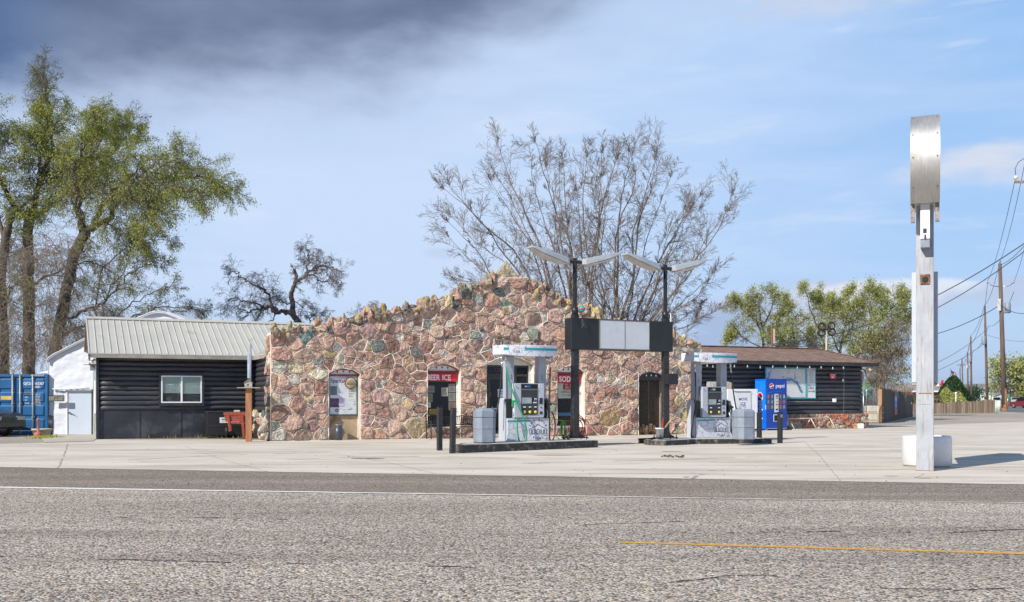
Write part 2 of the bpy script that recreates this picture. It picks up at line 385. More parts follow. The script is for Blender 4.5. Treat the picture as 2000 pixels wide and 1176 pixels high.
def strip(name, a, b, wdt, m, z=.014, jit=.012, step=.25, fade=None):
    random.seed(hash(name) % 1000 if False else 5); d = (b-a); L = d.length; d.normalize(); n = Vector((-d.y, d.x, 0)); k = int(L/step); mb = MB(); rows = []
    for i in range(k+1):
        p = a+d*(L*i/k); w2 = wdt/2
        if fade: w2 *= fade(i/k)
        rows.append((p+n*(w2+random.uniform(-jit, jit)), p-n*(w2+random.uniform(-jit, jit))))
    for i in range(k):
        (p, q), (p2, q2) = rows[i], rows[i+1]; mb.poly([(p.x,p.y,z),(q.x,q.y,z),(q2.x,q2.y,z),(p2.x,p2.y,z)])
    o = mb.build(name, m); o['kind'] = 'structure'; return o
strip('edge_line', W0, G(1440, 975.4), .19, M['line_white'], fade=lambda t: 1 if t < .8 else 1-.75*(t-.8)/.2)
strip('edge_line_worn', G(1440, 975.4), W1, .03, M['line_white'], jit=.016)
Y0_, Y1_ = G(1210, 1061.5), G(2000, 1084); Y1_ = Y1_+(Y1_-Y0_).normalized()*6
strip('centre_line', Y0_, Y1_, .115, M['line_yellow'], jit=.008, step=.06)
# cracks in the road, joints and cracks in the concrete
def crack(name, pts, wdt, m, z, seed, breaks=.25, wob=.03):
    random.seed(seed); mb = MB(); 
    for a, b in zip(pts, pts[1:]):
        L = (b-a).length; k = max(3, int(L/.07)); d = (b-a).normalized(); n = Vector((-d.y, d.x, 0)); pr = None; off = 0; gap = 0
        for i in range(k+1):
            off = off*.9+random.uniform(-wob, wob)*.6; p = a+d*(L*i/k)+n*off; w2 = wdt*random.uniform(.25, 1.0)
            if gap > 0: gap -= 1; pr = None; continue
            if random.random() < breaks*.12: gap = random.randint(3, 14)
            if pr: q, w1 = pr; mb.poly([q+n*w1/2+Vector((0,0,z)), q-n*w1/2+Vector((0,0,z)), p-n*w2/2+Vector((0,0,z)), p+n*w2/2+Vector((0,0,z))])
            pr = (p, w2)
    o = mb.build(name, m); o['kind'] = 'structure'; return o
crack('road_crack', [G(-20,1089), G(330,1098), G(560,1104), G(900,1110), G(1000,1111)], 0.037, M['crack'], .015, 1, .9)
crack('road_crack', [G(1080,1031), G(1230,1024), G(1340,1021)], 0.037, M['crack'], .015, 2, .9)
crack('road_crack', [G(1420,1043), G(1640,1040), G(1850,1043), G(2010,1036)], 0.051, M['crack'], .015, 3, .9)
crack('road_crack', [G(1300,1141), G(1440,1127), G(1560,1131)], 0.031, M['crack'], .015, 4, 1)
crack('road_crack', [G(1720,1152), G(1860,1156), G(2010,1150)], 0.031, M['crack'], .015, 6, 1)
crack('road_crack', [G(230,1012), G(420,1013), G(560,1018)], 0.051, M['crack'], .015, 7, 1.2)
jm = mat('joint_line', (.36,.31,.26), .9, var=.3)
for k, pts in enumerate([[G(114,914.6), G(118,905), G(128,882), G(131,868)], [G(520,922), G(430,897), G(360,872)], [G(0,872), G(520,864)],
                         [G(640,884), G(760,905), G(850,926)], [G(1790,934), G(1808,926)], [G(1640,940), G(1600,890), G(1570,862)]]):
    crack('lot_joint', pts, .024 if k else .05, jm, .012, 20+k, 0.05, .012)
# oily patches and drains seen on the lot
stn = mat('dirt_stain', (.11,.095,.08), .9, var=.4)
def blot(name, c, rx, ry, seed, z=.013, m=None):
    random.seed(seed); mb = MB(); n = 26; pts = []
    for k in range(n):
        a = 2*math.pi*k/n; q = 1+.35*mnoise.noise(Vector((math.cos(a)*1.5, math.sin(a)*1.5, seed))); pts.append((c.x+rx*q*math.cos(a), c.y+ry*q*math.sin(a), z))
    mb.poly(pts); o = mb.build(name, m or stn); o['kind'] = 'structure'; return o
for k, (px, v, rx, ry) in enumerate([(718,896.3,.42,.13),(1078,890,.5,.07),(1614,868.6,.5,.05),(1806,935,.16,.03),(1740,931,.14,.03),(1310,883,.3,.05)]):
    blot('lot_stain', G(px, v), rx, ry, k+3)
tyr = mat('tyre_mark', (.34,.30,.26), .85, var=.3)
for k, pts in enumerate([[G(1340, 934), G(1352, 925), G(1385, 920), G(1410, 919)], [G(1352, 936), G(1366, 928), G(1396, 923)], [G(560, 899), G(700, 893), G(860, 892), G(1010, 896)], [G(1020, 906), G(1260, 900), G(1480, 893)], [G(250, 899), G(430, 890), G(640, 884)]]):
    crack('tyre_mark', pts, .13, tyr, .011, 60+k, .5, .02)
# small dark clods on the lot
random.seed(3); mb = MB()
for k in range(16):
    p = G(1294+k*2.6+random.uniform(-2,2), 893.5+random.uniform(-1.2,1.2)); r = random.uniform(.02,.045)
    mb.lathe([(0,.012),(r,.02),(r*.9,.02+r*.6),(0,.02+r)], p.x, p.y, 6, False, random.random())
tag(mb.build('dirt_clods', mat('clod_soil', (.10,.075,.045), .95, var=.4)), None, None, None, 'stuff')['label'] = 'small dark clods of dirt strewn on the pale concrete'
random.seed(9); mb = MB()
for k in range(170):
    p = G(random.uniform(-50,2050), random.choice([random.uniform(905,950), random.uniform(868,905), random.uniform(930,975)])); r = random.uniform(.005,.016)
    mb.lathe([(0,.008),(r,.012),(r*.8,.012+r*.6),(0,.012+r*.8)], p.x, p.y, 5, False, random.random())
peb = mb.build('loose_pebbles', mat('pebble_stone', (.12,.10,.08), .9, var=.5)); peb['kind'] = 'stuff'; peb['label'] = 'loose pebbles scattered over concrete and road shoulder'
# distant ground: side road, green field, hills
sheet('side_road', [G(1948,803.2), G(2000,806), Vector((160,110,0)), Vector((170,170,0)), G(2010,790), G(1990,781.5), G(1984,781.5), G(1948,796)], .02, M['side_asphalt'])
sheet('field', [Vector((120,270,0)), Vector((260,270,0)), Vector((700,900,0)), Vector((300,900,0))], .03, M['field'])
def hills():
    mb = MB(); mb.smooth = True; nx, ny = 120, 10; x0, x1 = -2600, 2900
    for j in range(ny+1):
        for i in range(nx+1):
            x = x0+(x1-x0)*i/nx; y = 1300+1700*j/ny; s = j/ny
            h = (math.sin(min(1, s*1.15)*math.pi/2)**1.3)*(40+9*mnoise.noise(Vector((x/700, 1.3, 0)))+5*mnoise.noise(Vector((x/160, y/300, 2))))+6*s*mnoise.noise(Vector((x/90, y/90, 0)))
            mb.v.append((x, y, h-.5))
    for j in range(ny):
        for i in range(nx): a = j*(nx+1)+i; mb.face((a, a+1, a+nx+2, a+nx+1))
    o = mb.build('hills', mat('dry_hill_grass', (.20,.175,.14), .95, var=.3, scale=.006, c2=(.10,.10,.08), amt=.4, c2scale=.02)); o['kind'] = 'structure'
hills()

# ------------------------------------------------------------------ stone store
TH = math.atan2(.407, .914); S0 = G(528, 862)
cT, sT = math.cos(TH), math.sin(TH)
def FT(px, v=None, off=0.0):                    # facade-plane coordinates of a photo pixel; off = metres behind the facade
    r = (px-1000)/FP; o = S0+Vector((-sT, cT, 0))*off
    t = (r*o.y-o.x)/(cT-r*sT); Y = o.y+t*sT
    return t if v is None else (t, CH-(v-HV)/FP*Y)
store = thing('stone_store', 'rubble stone store with jagged gabled front of pink rocks, behind the fuel pumps', 'building', S0, TH)
top_px = [(528,650),(560,648),(600,645),(640,638),(680,628),(720,618),(760,612),(800,603),(838,597),(862,588),(900,575),(928,560),(948,556),(958,545),(1022,545),(1034,558),(1060,566),(1090,583),(1110,592),(1150,612),(1195,632),(1240,646),(1290,660),(1330,664),(1368,676)]
top = [FT(a, b) for a, b in top_px]
LEN = top[-1][0]
def topz(t):
    for (a, za), (b, zb) in zip(top, top[1:]):
        if a <= t <= b: return za+(zb-za)*(t-a)/(b-a)
    return top[-1][1] if t > LEN else top[0][1]
class Op: pass
def opening(px0, px1, vs, vtop, vb):
    o = Op(); m = (px0+px1)/2; o.x0 = FT(px0); o.x1 = FT(px1); o.c = (o.x0+o.x1)/2
    o.zs = FT(m, vs)[1]; o.zt = FT(m, vtop)[1]; o.z0 = max(0.0, FT(m, vb)[1]) if vb else 0.0
    h = o.zt-o.zs; wd = (o.x1-o.x0)/2; o.R = (wd*wd+h*h)/(2*h); o.zc = o.zt-o.R; return o
def archz(o, t): return o.zc+math.sqrt(max(0, o.R**2-(t-o.c)**2))
ops = {'board': opening(641,703,731,720,None), 'beer': opening(834,899,724,711,836), 'door': opening(949,1042,712,697,None),
       'soda': opening(1087,1141,727,715,834), 'niche': opening(1246,1296,738,728,None)}
REV = .34   # reveal depth
def stone_mat():
    m = bpy.data.materials.new('field_stone'); m.use_nodes = True; t = NT(m.node_tree); b = bsdf(m)
    oc = t.n('ShaderNodeTexCoord').outputs['Object']; a = t.n('ShaderNodeAttribute'); a.attribute_name = 'stone'
    c = a.outputs['Color']
    n = t.noise(oc, 5, 8, .7, .4); c1 = t.n('ShaderNodeVectorMath', operation='SCALE'); t.put(c1.inputs[0], c); t.put(c1.inputs['Scale'], t.sm(n, .28, .72, .55, 1.42)); c = c1.outputs[0]
    f = t.noise(oc, 14, 6, .7, .6); c = t.mix(t.m('MULTIPLY', t.sm(f, .50, .66), .55), c, (.56,.46,.38))
    d = t.noise(t.mapping(oc, (1,1,1), (0,0,0), (5,5,5)), 22, 6, .7); c = t.mix(t.m('MULTIPLY', t.sm(d, .56, .70), .55), c, (.07,.05,.045))
    t.put(b.inputs['Base Color'], c); b.inputs['Roughness'].default_value = .85; b.inputs['Specular IOR Level'].default_value = .3
    bn = t.n('ShaderNodeBump'); bn.inputs['Distance'].default_value = .05
    h = t.m('ADD', t.m('MULTIPLY', t.noise(oc, 9, 8, .7, .5), .8), t.m('MULTIPLY', t.vor(oc, 16).outputs['Distance'], .35))
    t.put(bn.inputs['Height'], h); t.put(b.inputs['Normal'], bn.outputs[0]); return m
M['stone'] = stone_mat()
M['mortar'] = mat('pale_mortar', (.80,.70,.60), .9, var=.12, scale=4, bump=.01, bscale=30, c2=(.42,.34,.28), amt=.2, c2scale=3)
PINK = [(.46,.28,.205), (.50,.315,.23), (.39,.225,.165), (.55,.38,.285), (.45,.29,.235), (.30,.165,.125), (.51,.345,.25), (.40,.25,.205)]
GREEN = [(.20,.23,.19), (.24,.26,.21), (.16,.20,.175)]
WOODS = [(.50,.37,.21), (.54,.44,.29), (.46,.32,.18), (.62,.54,.40), (.44,.34,.23)]
PALE = [(.50,.45,.38), (.55,.50,.44), (.38,.34,.30)]
DARKS = [(.10,.10,.10), (.16,.14,.12)]
def clip_half(poly, nx, ny, d):                  # keep nx*x+ny*y <= d
    out = []; n = len(poly)
    for i in range(n):
        a = poly[i]; b = poly[(i+1) % n]; da = nx*a[0]+ny*a[1]-d; db = nx*b[0]+ny*b[1]-d
        if da <= 0: out.append(a)
        if (da < 0 < db) or (db < 0 < da): k = da/(da-db); out.append((a[0]+(b[0]-a[0])*k, a[1]+(b[1]-a[1])*k))
    return out
def area(p): return .5*sum(p[i][0]*p[(i+1) % len(p)][1]-p[(i+1) % len(p)][0]*p[i][1] for i in range(len(p)))
def cells(seeds, sx=1.25):
    """power-diagram cells of (x, z, r, colour)"""
    out = []
    for i, (x, z, r, c) in enumerate(seeds):
        p = [(x-1.2, z-1.0), (x+1.2, z-1.0), (x+1.2, z+1.0), (x-1.2, z+1.0)]
        for j, (a, b, r2, _) in enumerate(seeds):
            if i == j or abs(a-x) > 2.2 or abs(b-z) > 1.8: continue
            dx, dz = (a-x)/sx**2, (b-z)
            k = dx*x+dz*z+ .5*((a-x)**2/sx**2+(b-z)**2+r*r-r2*r2)
            p = clip_half(p, dx, dz, k)
            if len(p) < 3: break
        if len(p) >= 3: out.append((x, z, r, c, p))
    return out
class Stones:
    def __init__(s): s.v = []; s.f = []; s.c = []
    def add(s, poly, colr, gap=.022, prot=.09, frame=None, rough=1.0, NB=26, rings=7, sharp=False):
        n = len(poly); A = area(poly)
        if A < 0: poly = poly[::-1]; A = -A
        if A < .006: return
        q = poly                                     # shrink by the mortar gap
        for i in range(n):
            a = poly[i]; b = poly[(i+1) % n]; ex, ey = b[0]-a[0], b[1]-a[1]; L = math.hypot(ex, ey)
            if L < 1e-6: continue
            nx, ny = ey/L, -ex/L; q = clip_half(q, nx, ny, nx*a[0]+ny*a[1]-gap)
            if len(q) < 3: return
        for _ in range(0 if sharp else 2):            # round the corners
            nq = []
            for i in range(len(q)):
                a = q[i]; b = q[(i+1) % len(q)]
                k_ = .18; nq += [(a[0]*(1-k_)+b[0]*k_, a[1]*(1-k_)+b[1]*k_), (a[0]*k_+b[0]*(1-k_), a[1]*k_+b[1]*(1-k_))]
            q = nq
        per = [0]
        for i in range(len(q)): a = q[i]; b = q[(i+1) % len(q)]; per.append(per[-1]+math.hypot(b[0]-a[0], b[1]-a[1]))
        T = per[-1]; ring = []; j = 0
        for k in range(NB):
            tt = T*k/NB
            while per[j+1] < tt: j += 1
            f = (tt-per[j])/max(1e-9, per[j+1]-per[j]); a = q[j]; b = q[(j+1) % len(q)]
            ring.append((a[0]+(b[0]-a[0])*f, a[1]+(b[1]-a[1])*f))
        cx = sum(p[0] for p in ring)/NB; cz = sum(p[1] for p in ring)/NB
        sd = random.uniform(0, 900); prof = [(1.01, -.03), (1.0, .6), (.965, .92), (.84, 1.0), (.62, .98), (.38, 1.0), (.16, 1.0)][:rings]
        tx, tz = random.uniform(-.22, .22), random.uniform(-.22, .22); b0 = len(s.v); base = prot*random.uniform(.6, 1.3)
        for sc, h in prof:
            for x, z in ring:
                X = cx+(x-cx)*sc; Z = cz+(z-cz)*sc
                e = 1.0 if h > .3 else .3
                d = mnoise.noise(Vector((X*3.2, Z*3.2, sd)))*.04+abs(mnoise.noise(Vector((X*6, Z*6, sd))))*-.06+mnoise.noise(Vector((X*19, Z*19, sd)))*.018+.02
                jx = mnoise.noise(Vector((X*9, Z*9, sd+40)))*.022; jz = mnoise.noise(Vector((X*9, Z*9, sd+80)))*.022
                dep = max(-.01, base*h+e*rough*d+h*((X-cx)*tx+(Z-cz)*tz))
                s.v.append(frame(X+jx, Z+jz, dep) if frame else (X+jx, -dep, Z+jz))
        m = len(prof)
        for r in range(m-1):
            for k in range(NB): s.f.append((b0+r*NB+k, b0+r*NB+(k+1) % NB, b0+(r+1)*NB+(k+1) % NB, b0+(r+1)*NB+k))
        s.f.append([b0+(m-1)*NB+k for k in range(NB)]); s.c += [colr]*(m*NB)
    def lump(s, c, rx, ry, rz, colr, lean=0.0, jag=.25, n=12, m=9, taper=.5):
        """a rough standing rock"""
        b0 = len(s.v); sd = random.uniform(0, 900); lic = getattr(s, 'lichen', None)
        for i in range(m):
            ph = math.pi*i/(m-1); zz = -math.cos(ph); rr = math.sin(ph)**.6
            for k in range(n):
                a = 2*math.pi*k/n; tp = 1-taper*max(0, zz*.5+.5)**1.5
                x = rx*rr*math.cos(a)*tp; y = ry*rr*math.sin(a)*tp; z = rz*zz
                q = 1+jag*2*mnoise.noise(Vector((x*5+sd, y*5, z*3.2)))+jag*mnoise.noise(Vector((x*14+sd, y*14, z*9)))
                s.v.append((c[0]+x*q+lean*(z+rz), c[1]+y*q, c[2]+z*(.6+.4*q)))
        for i in range(m-1):
            for k in range(n): s.f.append((b0+i*n+k, b0+i*n+(k+1) % n, b0+(i+1)*n+(k+1) % n, b0+(i+1)*n+k))
        if lic:
            for i in range(m):
                for k in range(n): s.c.append(lic if i > m*.5 and mnoise.noise(Vector((k*.9+sd, i*.8, sd))) > .12 else colr)
        else: s.c += [colr]*(m*n)
    def build(s, name, parent, m):
        me = bpy.data.meshes.new(name); me.from_pydata(s.v, [], s.f); me.materials.append(m)
        ca = me.color_attributes.new('stone', 'FLOAT_COLOR', 'POINT')
        ca.data.foreach_set('color', np.array([(*c, 1) for c in s.c], dtype=np.float32).ravel())
        bm = bmesh.new(); bm.from_mesh(me); bmesh.ops.remove_doubles(bm, verts=bm.verts, dist=1e-5); bmesh.ops.recalc_face_normals(bm, faces=bm.faces); bm.to_mesh(me); bm.free()
        o = bpy.data.objects.new(name, me); C.objects.link(o); o.parent = parent; return o
def jitc(c, a=.12):
    k = random.uniform(1-a, 1+a*1.2); return tuple(min(.9, x*k*random.uniform(.96, 1.04)) for x in c)
def pick(pink=.8, green=.05, wood=.06, pale=.06):
    u = random.random()
    if u < pink: return jitc(random.choice(PINK))
    if u < pink+green: return jitc(random.choice(GREEN))
    if u < pink+green+wood: return jitc(random.choice(WOODS))
    if u < pink+green+wood+pale: return jitc(random.choice(PALE))
    return jitc(random.choice(DARKS))
def facade_stones():
    random.seed(11); seeds = []
    def inside(x, z, pad=0.0):
        if not (0 < x < LEN and 0 < z < topz(x)): return False
        return all(not (o.x0-pad < x < o.x1+pad and o.z0-pad < z < archz(o, min(max(x, o.x0), o.x1))+pad) for o in ops.values())
    def ok(x, z, r):
        for a, b, r2, _ in seeds:
            if math.hypot((a-x)/1.25, b-z) < (r+r2)*.86: return False
        return True
    fixed = [(812,832,.55,(.50,.38,.25)),(795,790,.30,WOODS[0]),(775,778,.25,WOODS[3]),(1190,815,.62,WOODS[2]),(1222,832,.3,PINK[0]),(1342,810,.5,(.46,.33,.16)),(1325,845,.35,WOODS[1]),
             (833,632,.22,GREEN[0]),(929,655,.24,GREEN[0]),(597,660,.24,(.13,.22,.20)),(985,595,.18,(.14,.26,.19)),(1040,652,.28,GREEN[1]),(887,727,.24,WOODS[0]),(602,718,.22,WOODS[0]),
             (600,778,.17,WOODS[0]),(574,742,.28,PALE[1]),(560,778,.22,PALE[0]),(1190,742,.24,WOODS[1]),(1212,748,.2,PALE[1]),(1227,742,.22,WOODS[0]),(1272,690,.2,WOODS[3]),(620,706,.18,GREEN[1]),
             (645,696,.16,WOODS[2]),(795,705,.22,WOODS[2]),(943,805,.26,WOODS[1]),(865,693,.22,PALE[1]),(570,825,.48,PINK[4]),(590,850,.4,(.40,.30,.23)),(640,848,.3,(.42,.35,.29)),(550,690,.38,PINK[0]),
             (556,748,.32,PINK[3]),(1138,712,.24,PINK[3]),(690,660,.35,PINK[0]),(770,640,.3,PINK[1]),(806,665,.32,PINK[2]),(1132,660,.34,PINK[1]),(957,640,.3,PINK[0]),(1015,625,.3,PINK[3]),(972,612,.28,PINK[3]),
             (1115,725,.13,WOODS[0]),(1010,672,.24,WOODS[2]),(985,670,.2,DARKS[1]),(1170,770,.34,PINK[2]),(1180,795,.3,PINK[4]),(1235,785,.25,PINK[3]),(700,676,.3,PINK[3]),(880,675,.33,PINK[3])]
    for px, v, r, c in fixed:
        x, z = FT(px, v)
        if inside(x, z): seeds.append((x, z, r*.62, jitc(c, .05)))
    for o in ops.values():                           # squared blocks up the jambs, wedge stones over the arches
        for sgn, xe in ((-1, o.x0), (1, o.x1)):
            z = o.z0+.1
            while z < o.zs-.05:
                h = random.uniform(.30, .50); x = xe+sgn*random.choice([.2, .27, .33])
                if inside(x, z+h/2) and ok(x, z+h/2, .10): seeds.append((x, z+h/2, h*.46, pick(.9, .02, .03, .04)))
                z += h
        n = max(5, int((o.x1-o.x0)/.26))
        for k in range(n+1):
            a = math.pi/2+ (k/n-.5)*2*math.asin(min(1, (o.x1-o.x0)/2/o.R))*1.12
            x = o.c+(o.R+.28)*math.cos(a); z = o.zc+(o.R+.28)*math.sin(a)
            if inside(x, z): seeds.append((x, z, .13, pick(.92, .0, .05, .03)))
    z = .05
    while z < 6.2:                                   # rough courses of squared blocks
        rh = random.uniform(.46, .70); x = random.uniform(-.3, .1)
        while x < LEN:
            st = random.uniform(.52, 1.15); cx_, cz_ = x+st/2, z+rh/2+random.uniform(-.09, .09); r = min(st*.8, rh)*.46
            if inside(cx_, cz_, .06) and ok(cx_, cz_, r) and not (cx_ > FT(1318) and random.random() < .6): seeds.append((cx_, cz_, r*.9, jitc(random.choice(PINK)) if random.random() < .93 else pick(.3, .25, .25, .2)))
            x += st
        z += rh
    for rr, cnt in ((.28, 400), (.20, 500), (.14, 700), (.095, 1100), (.065, 1200)):
        for _ in range(cnt):
            x = random.uniform(.1, LEN-.08); z = random.uniform(.12, 6.2); r = rr*random.uniform(.9, 1.1)
            if not inside(x, z, r*.6): continue
            right = x > FT(1318); bigp = rr >= .28
            if right and rr > .2 and z > .9: continue
            if ok(x, z, r):
                small = rr < .15
                if bigp: c = jitc(random.choice(PINK))
                elif right: c = pick(.30, .12, .14, .34)
                elif topz(x)-z < .35: c = pick(.62, .04, .22, .08)
                else: c = pick(.80 if small else .95, .035 if small else .01, .07 if small else .02, .07 if small else .015)
                seeds.append((x, z, r, c))
    S = Stones(); seen = set(); bead = MB()
    for x, z, r, c, p in cells(seeds):
        p = clip_half(p, -1, 0, 0.0); p = clip_half(p, 1, 0, LEN); p = clip_half(p, 0, -1, 0.0)
        if len(p) < 3: continue
        for (a, za), (b, zb) in zip(top, top[1:]):
            if a <= x <= b: nx, nz = -(zb-za), (b-a); L = math.hypot(nx, nz); nx /= L; nz /= L; p = clip_half(p, nx, nz, nx*a+nz*za+.03)
        for o in ops.values():
            if len(p) < 3: break
            if not (min(q[0] for q in p) < o.x1 and max(q[0] for q in p) > o.x0 and min(q[1] for q in p) < o.zt and max(q[1] for q in p) > o.z0): continue
            if x < o.x0 and z < o.zs+.25: p = clip_half(p, 1, 0, o.x0)
            elif x > o.x1 and z < o.zs+.25: p = clip_half(p, -1, 0, -o.x1)
            elif z < o.z0: p = clip_half(p, 0, 1, o.z0)
            else:
                dx, dz = x-o.c, z-o.zc; L = math.hypot(dx, dz); p = clip_half(p, -dx/L, -dz/L, -(dx*o.c+dz*o.zc)/L-o.R)
        if len(p) < 3: continue
        big = area(p) > .18 or area(p) < -.18
        for a, b in zip(p, p[1:]+p[:1]):
            k = (round((a[0]+b[0])*40), round((a[1]+b[1])*40))
            if math.hypot(a[0]-b[0], a[1]-b[1]) < .03 or any((k[0]+i, k[1]+j) in seen for i in (-1, 0, 1) for j in (-1, 0, 1)): continue
            seen.add(k); m_ = ((a[0]+b[0])/2+random.uniform(-.012, .012), (a[1]+b[1])/2+random.uniform(-.012, .012)); w_ = random.uniform(.013, .021)
            bead.tube([(a[0], -.040, a[1]), (m_[0], -.046, m_[1]), (b[0], -.040, b[1])], [w_*.8, w_, w_*.8], 5, False)
        S.add(p, c, gap=random.uniform(.018, .03), prot=.10 if big else .075, rough=.8 if big else .55)
    bead.build('mortar_ridges', M['mortar'], store)
    return S
S = facade_stones(); S.lichen = (.40,.29,.09)
# ragged crest: upright rocks, petrified wood, lichen-yellow and dark pieces
random.seed(5)
x = .06
while x < LEN-.05:
    w_ = random.uniform(.14, .36); z = topz(x+w_/2); h = random.uniform(.10, .29)
    u = random.random(); right = x > FT(1110)
    if 962 < 1000+FP*((S0.x+x*cT)/(S0.y+x*sT)) < 1018: x += w_; continue
    c = jitc(random.choice([(.34,.25,.12), (.31,.25,.17), (.13,.11,.09), (.22,.17,.12), (.38,.32,.23), (.40,.25,.20), (.44,.28,.22), (.38,.23,.18), (.36,.22,.18), (.10,.10,.08), (.17,.14,.11)] if not right else [(.44,.32,.14),(.46,.39,.27),(.40,.30,.15),(.42,.37,.30),(.38,.24,.18),(.42,.27,.2)]), .2)
    S.lump((x+w_/2, random.uniform(-.08,.12), z+h*.30), w_*.66, random.uniform(.12,.2), h, c, random.uniform(-.25,.25), .48, taper=random.uniform(.2,.8), n=9, m=8)
    if random.random() < .8: S.lump((x+random.uniform(0, w_), random.uniform(-.14,.2), z-random.uniform(0,.12)), w_*.5, .11, h*.8, jitc(random.choice([(.34,.25,.11), (.33,.27,.18), (.16,.13,.10), (.24,.20,.15)]), .2), random.uniform(-.2,.2), .4)
    x += w_*.8
# bigger crest rocks
for px, v, rx, rz, c, ln in [(655,640,.20,.30,PINK[0],.05),(700,622,.18,.22,(.38,.29,.15),0),(775,612,.17,.34,PINK[0],0),(800,608,.18,.28,(.25,.25,.22),.1),(852,598,.22,.36,PINK[1],-.05),(878,590,.26,.30,(.52,.42,.24),0),
                          (905,580,.22,.34,(.40,.30,.13),.1),(921,575,.12,.30,GREEN[0],0),(936,568,.14,.28,PINK[1],0),(948,558,.24,.16,(.50,.40,.24),-.5),(970,552,.13,.28,(.40,.25,.22),-.15),(1017,548,.11,.32,(.36,.20,.17),.1),
                          (1031,558,.10,.26,PINK[2],.15),(1045,570,.22,.34,(.44,.34,.16),.05),(1062,580,.17,.42,PINK[0],.0),(1085,586,.2,.28,(.46,.37,.18),.1),(1105,600,.2,.22,(.44,.37,.2),.2),(1150,616,.2,.2,(.46,.36,.17),0),(1315,655,.16,.30,(.40,.25,.19),0),(1335,662,.18,.22,(.6,.56,.5),.1),(1350,668,.16,.2,(.42,.32,.22),-.2)]:
    t_, z_ = FT(px, v); S.lump((t_, .02, z_), rx*.8, .17, rz*.85, jitc(c, .05), ln, .22, n=14, m=11, taper=.45)
S.build('wall_stones', store, M['stone'])
# the diamond-shaped capstone
t_, z_ = FT(991, 545)
S2 = Stones()
dm = [FT(991,509), FT(1015,541), FT(1007,557), FT(992,563), FT(976,556), FT(967,538)]
S2.add([(a, b) for a, b in dm][::-1], (.46,.38,.25), 0, .12, lambda X, Z, d: (X, -d+.10, Z), .6, 40, 7, True)
S2.add([(a, b) for a, b in dm][::-1], (.46,.38,.25), 0, .1, lambda X, Z, d: (X, d+.10, Z), .6, 40, 7, True)
S2.build('capstone', store, M['stone'])['label'] = 'pale diamond-shaped stone crowning the gable'
# mortar bed / masonry body with arched openings
def facade_body():
    mb = MB(); TK = .5
    xs = {0.0, LEN}
    for a, b in top: xs.add(a)
    for o in ops.values():
        for k in range(13): xs.add(o.x0+(o.x1-o.x0)*k/12)
    for k in range(60): xs.add(LEN*k/60)
    xs = sorted(xs); XS = [xs[0]]
    for x in xs[1:]:
        if x-XS[-1] > 1e-3: XS.append(x)
    def q(x0, x1, za0, za1, zb0, zb1, y): mb.poly([(x0,y,za0),(x1,y,za1),(x1,y,zb1),(x0,y,zb0)])
    for x0, x1 in zip(XS, XS[1:]):
        xm = (x0+x1)/2; t0, t1 = topz(x0), topz(x1); o = next((o for o in ops.values() if o.x0-1e-4 < xm < o.x1+1e-4), None)
        for y in (0.0, TK):
            if o and y == 0:
                if o.z0 > .05: q(x0, x1, 0, 0, o.z0, o.z0, y)
                q(x0, x1, archz(o, x0), archz(o, x1), t0, t1, y)
                mb.poly([(x0,0,archz(o,x0)),(x1,0,archz(o,x1)),(x1,REV,archz(o,x1)),(x0,REV,archz(o,x0))])
                if o.z0 > .05: mb.poly([(x0,-.03,o.z0),(x1,-.03,o.z0),(x1,REV,o.z0),(x0,REV,o.z0)])
            else: q(x0, x1, 0, 0, t0, t1, y)
        mb.poly([(x0,0,t0),(x1,0,t1),(x1,TK,t1),(x0,TK,t0)])
    for o in ops.values():
        for x in (o.x0, o.x1): mb.poly([(x,0,o.z0),(x,REV,o.z0),(x,REV,o.zs),(x,0,o.zs)])
    for x, t in ((0, topz(0)), (LEN, topz(LEN))): mb.poly([(x,0,0),(x,TK,0),(x,TK,t),(x,0,t)])
    mb.build('wall', M['mortar'], store)
facade_body()
# side walls of the store: left return above the log infill, right flank, both of rubble
def side_wall(x, y0, y1, h, seed, left):
    random.seed(seed); seeds = []
    for rr, cnt in ((.24, 300), (.16, 700), (.10, 700)):
        for _ in range(cnt):
            a = random.uniform(y0, y1); z = random.uniform(.05, h)
            if all(math.hypot((a-p)/1.2, z-q) >= (rr+r)*.85 for p, q, r, _ in seeds): seeds.append((a, z, rr, pick(.55, .1, .15, .12)))
    s = Stones()
    for a, z, r, c, p in cells(seeds):
        for nx, nz, d in ((-1,0,-y0),(1,0,y1),(0,-1,0),(0,1,h)): p = clip_half(p, nx, nz, d)
        if len(p) >= 3: s.add(p, c, .014, .07, (lambda X, Z, d: (x-d, X, Z)) if left else (lambda X, Z, d: (x+d, X, Z)), .7, 18)
    s.build('side_wall_stones', store, M['stone'])
side_wall(0, 0, .52, topz(0)-.05, 2, True); side_wall(LEN, 0, 3.0, topz(LEN)-.1, 3, False)
mb = MB(); mb.box(.45, LEN-.002, .501, 8.0, 0, 2.75); mb.build('side_wall', M['mortar'], store)
mb = MB(); mb.prism([(.1, 2.75), (LEN*.47, 3.4), (LEN-.1, 2.75)], .502, 8.1, 'y'); mb.build('roof', mat('store_roof_felt', (.12,.11,.10), .9), store)
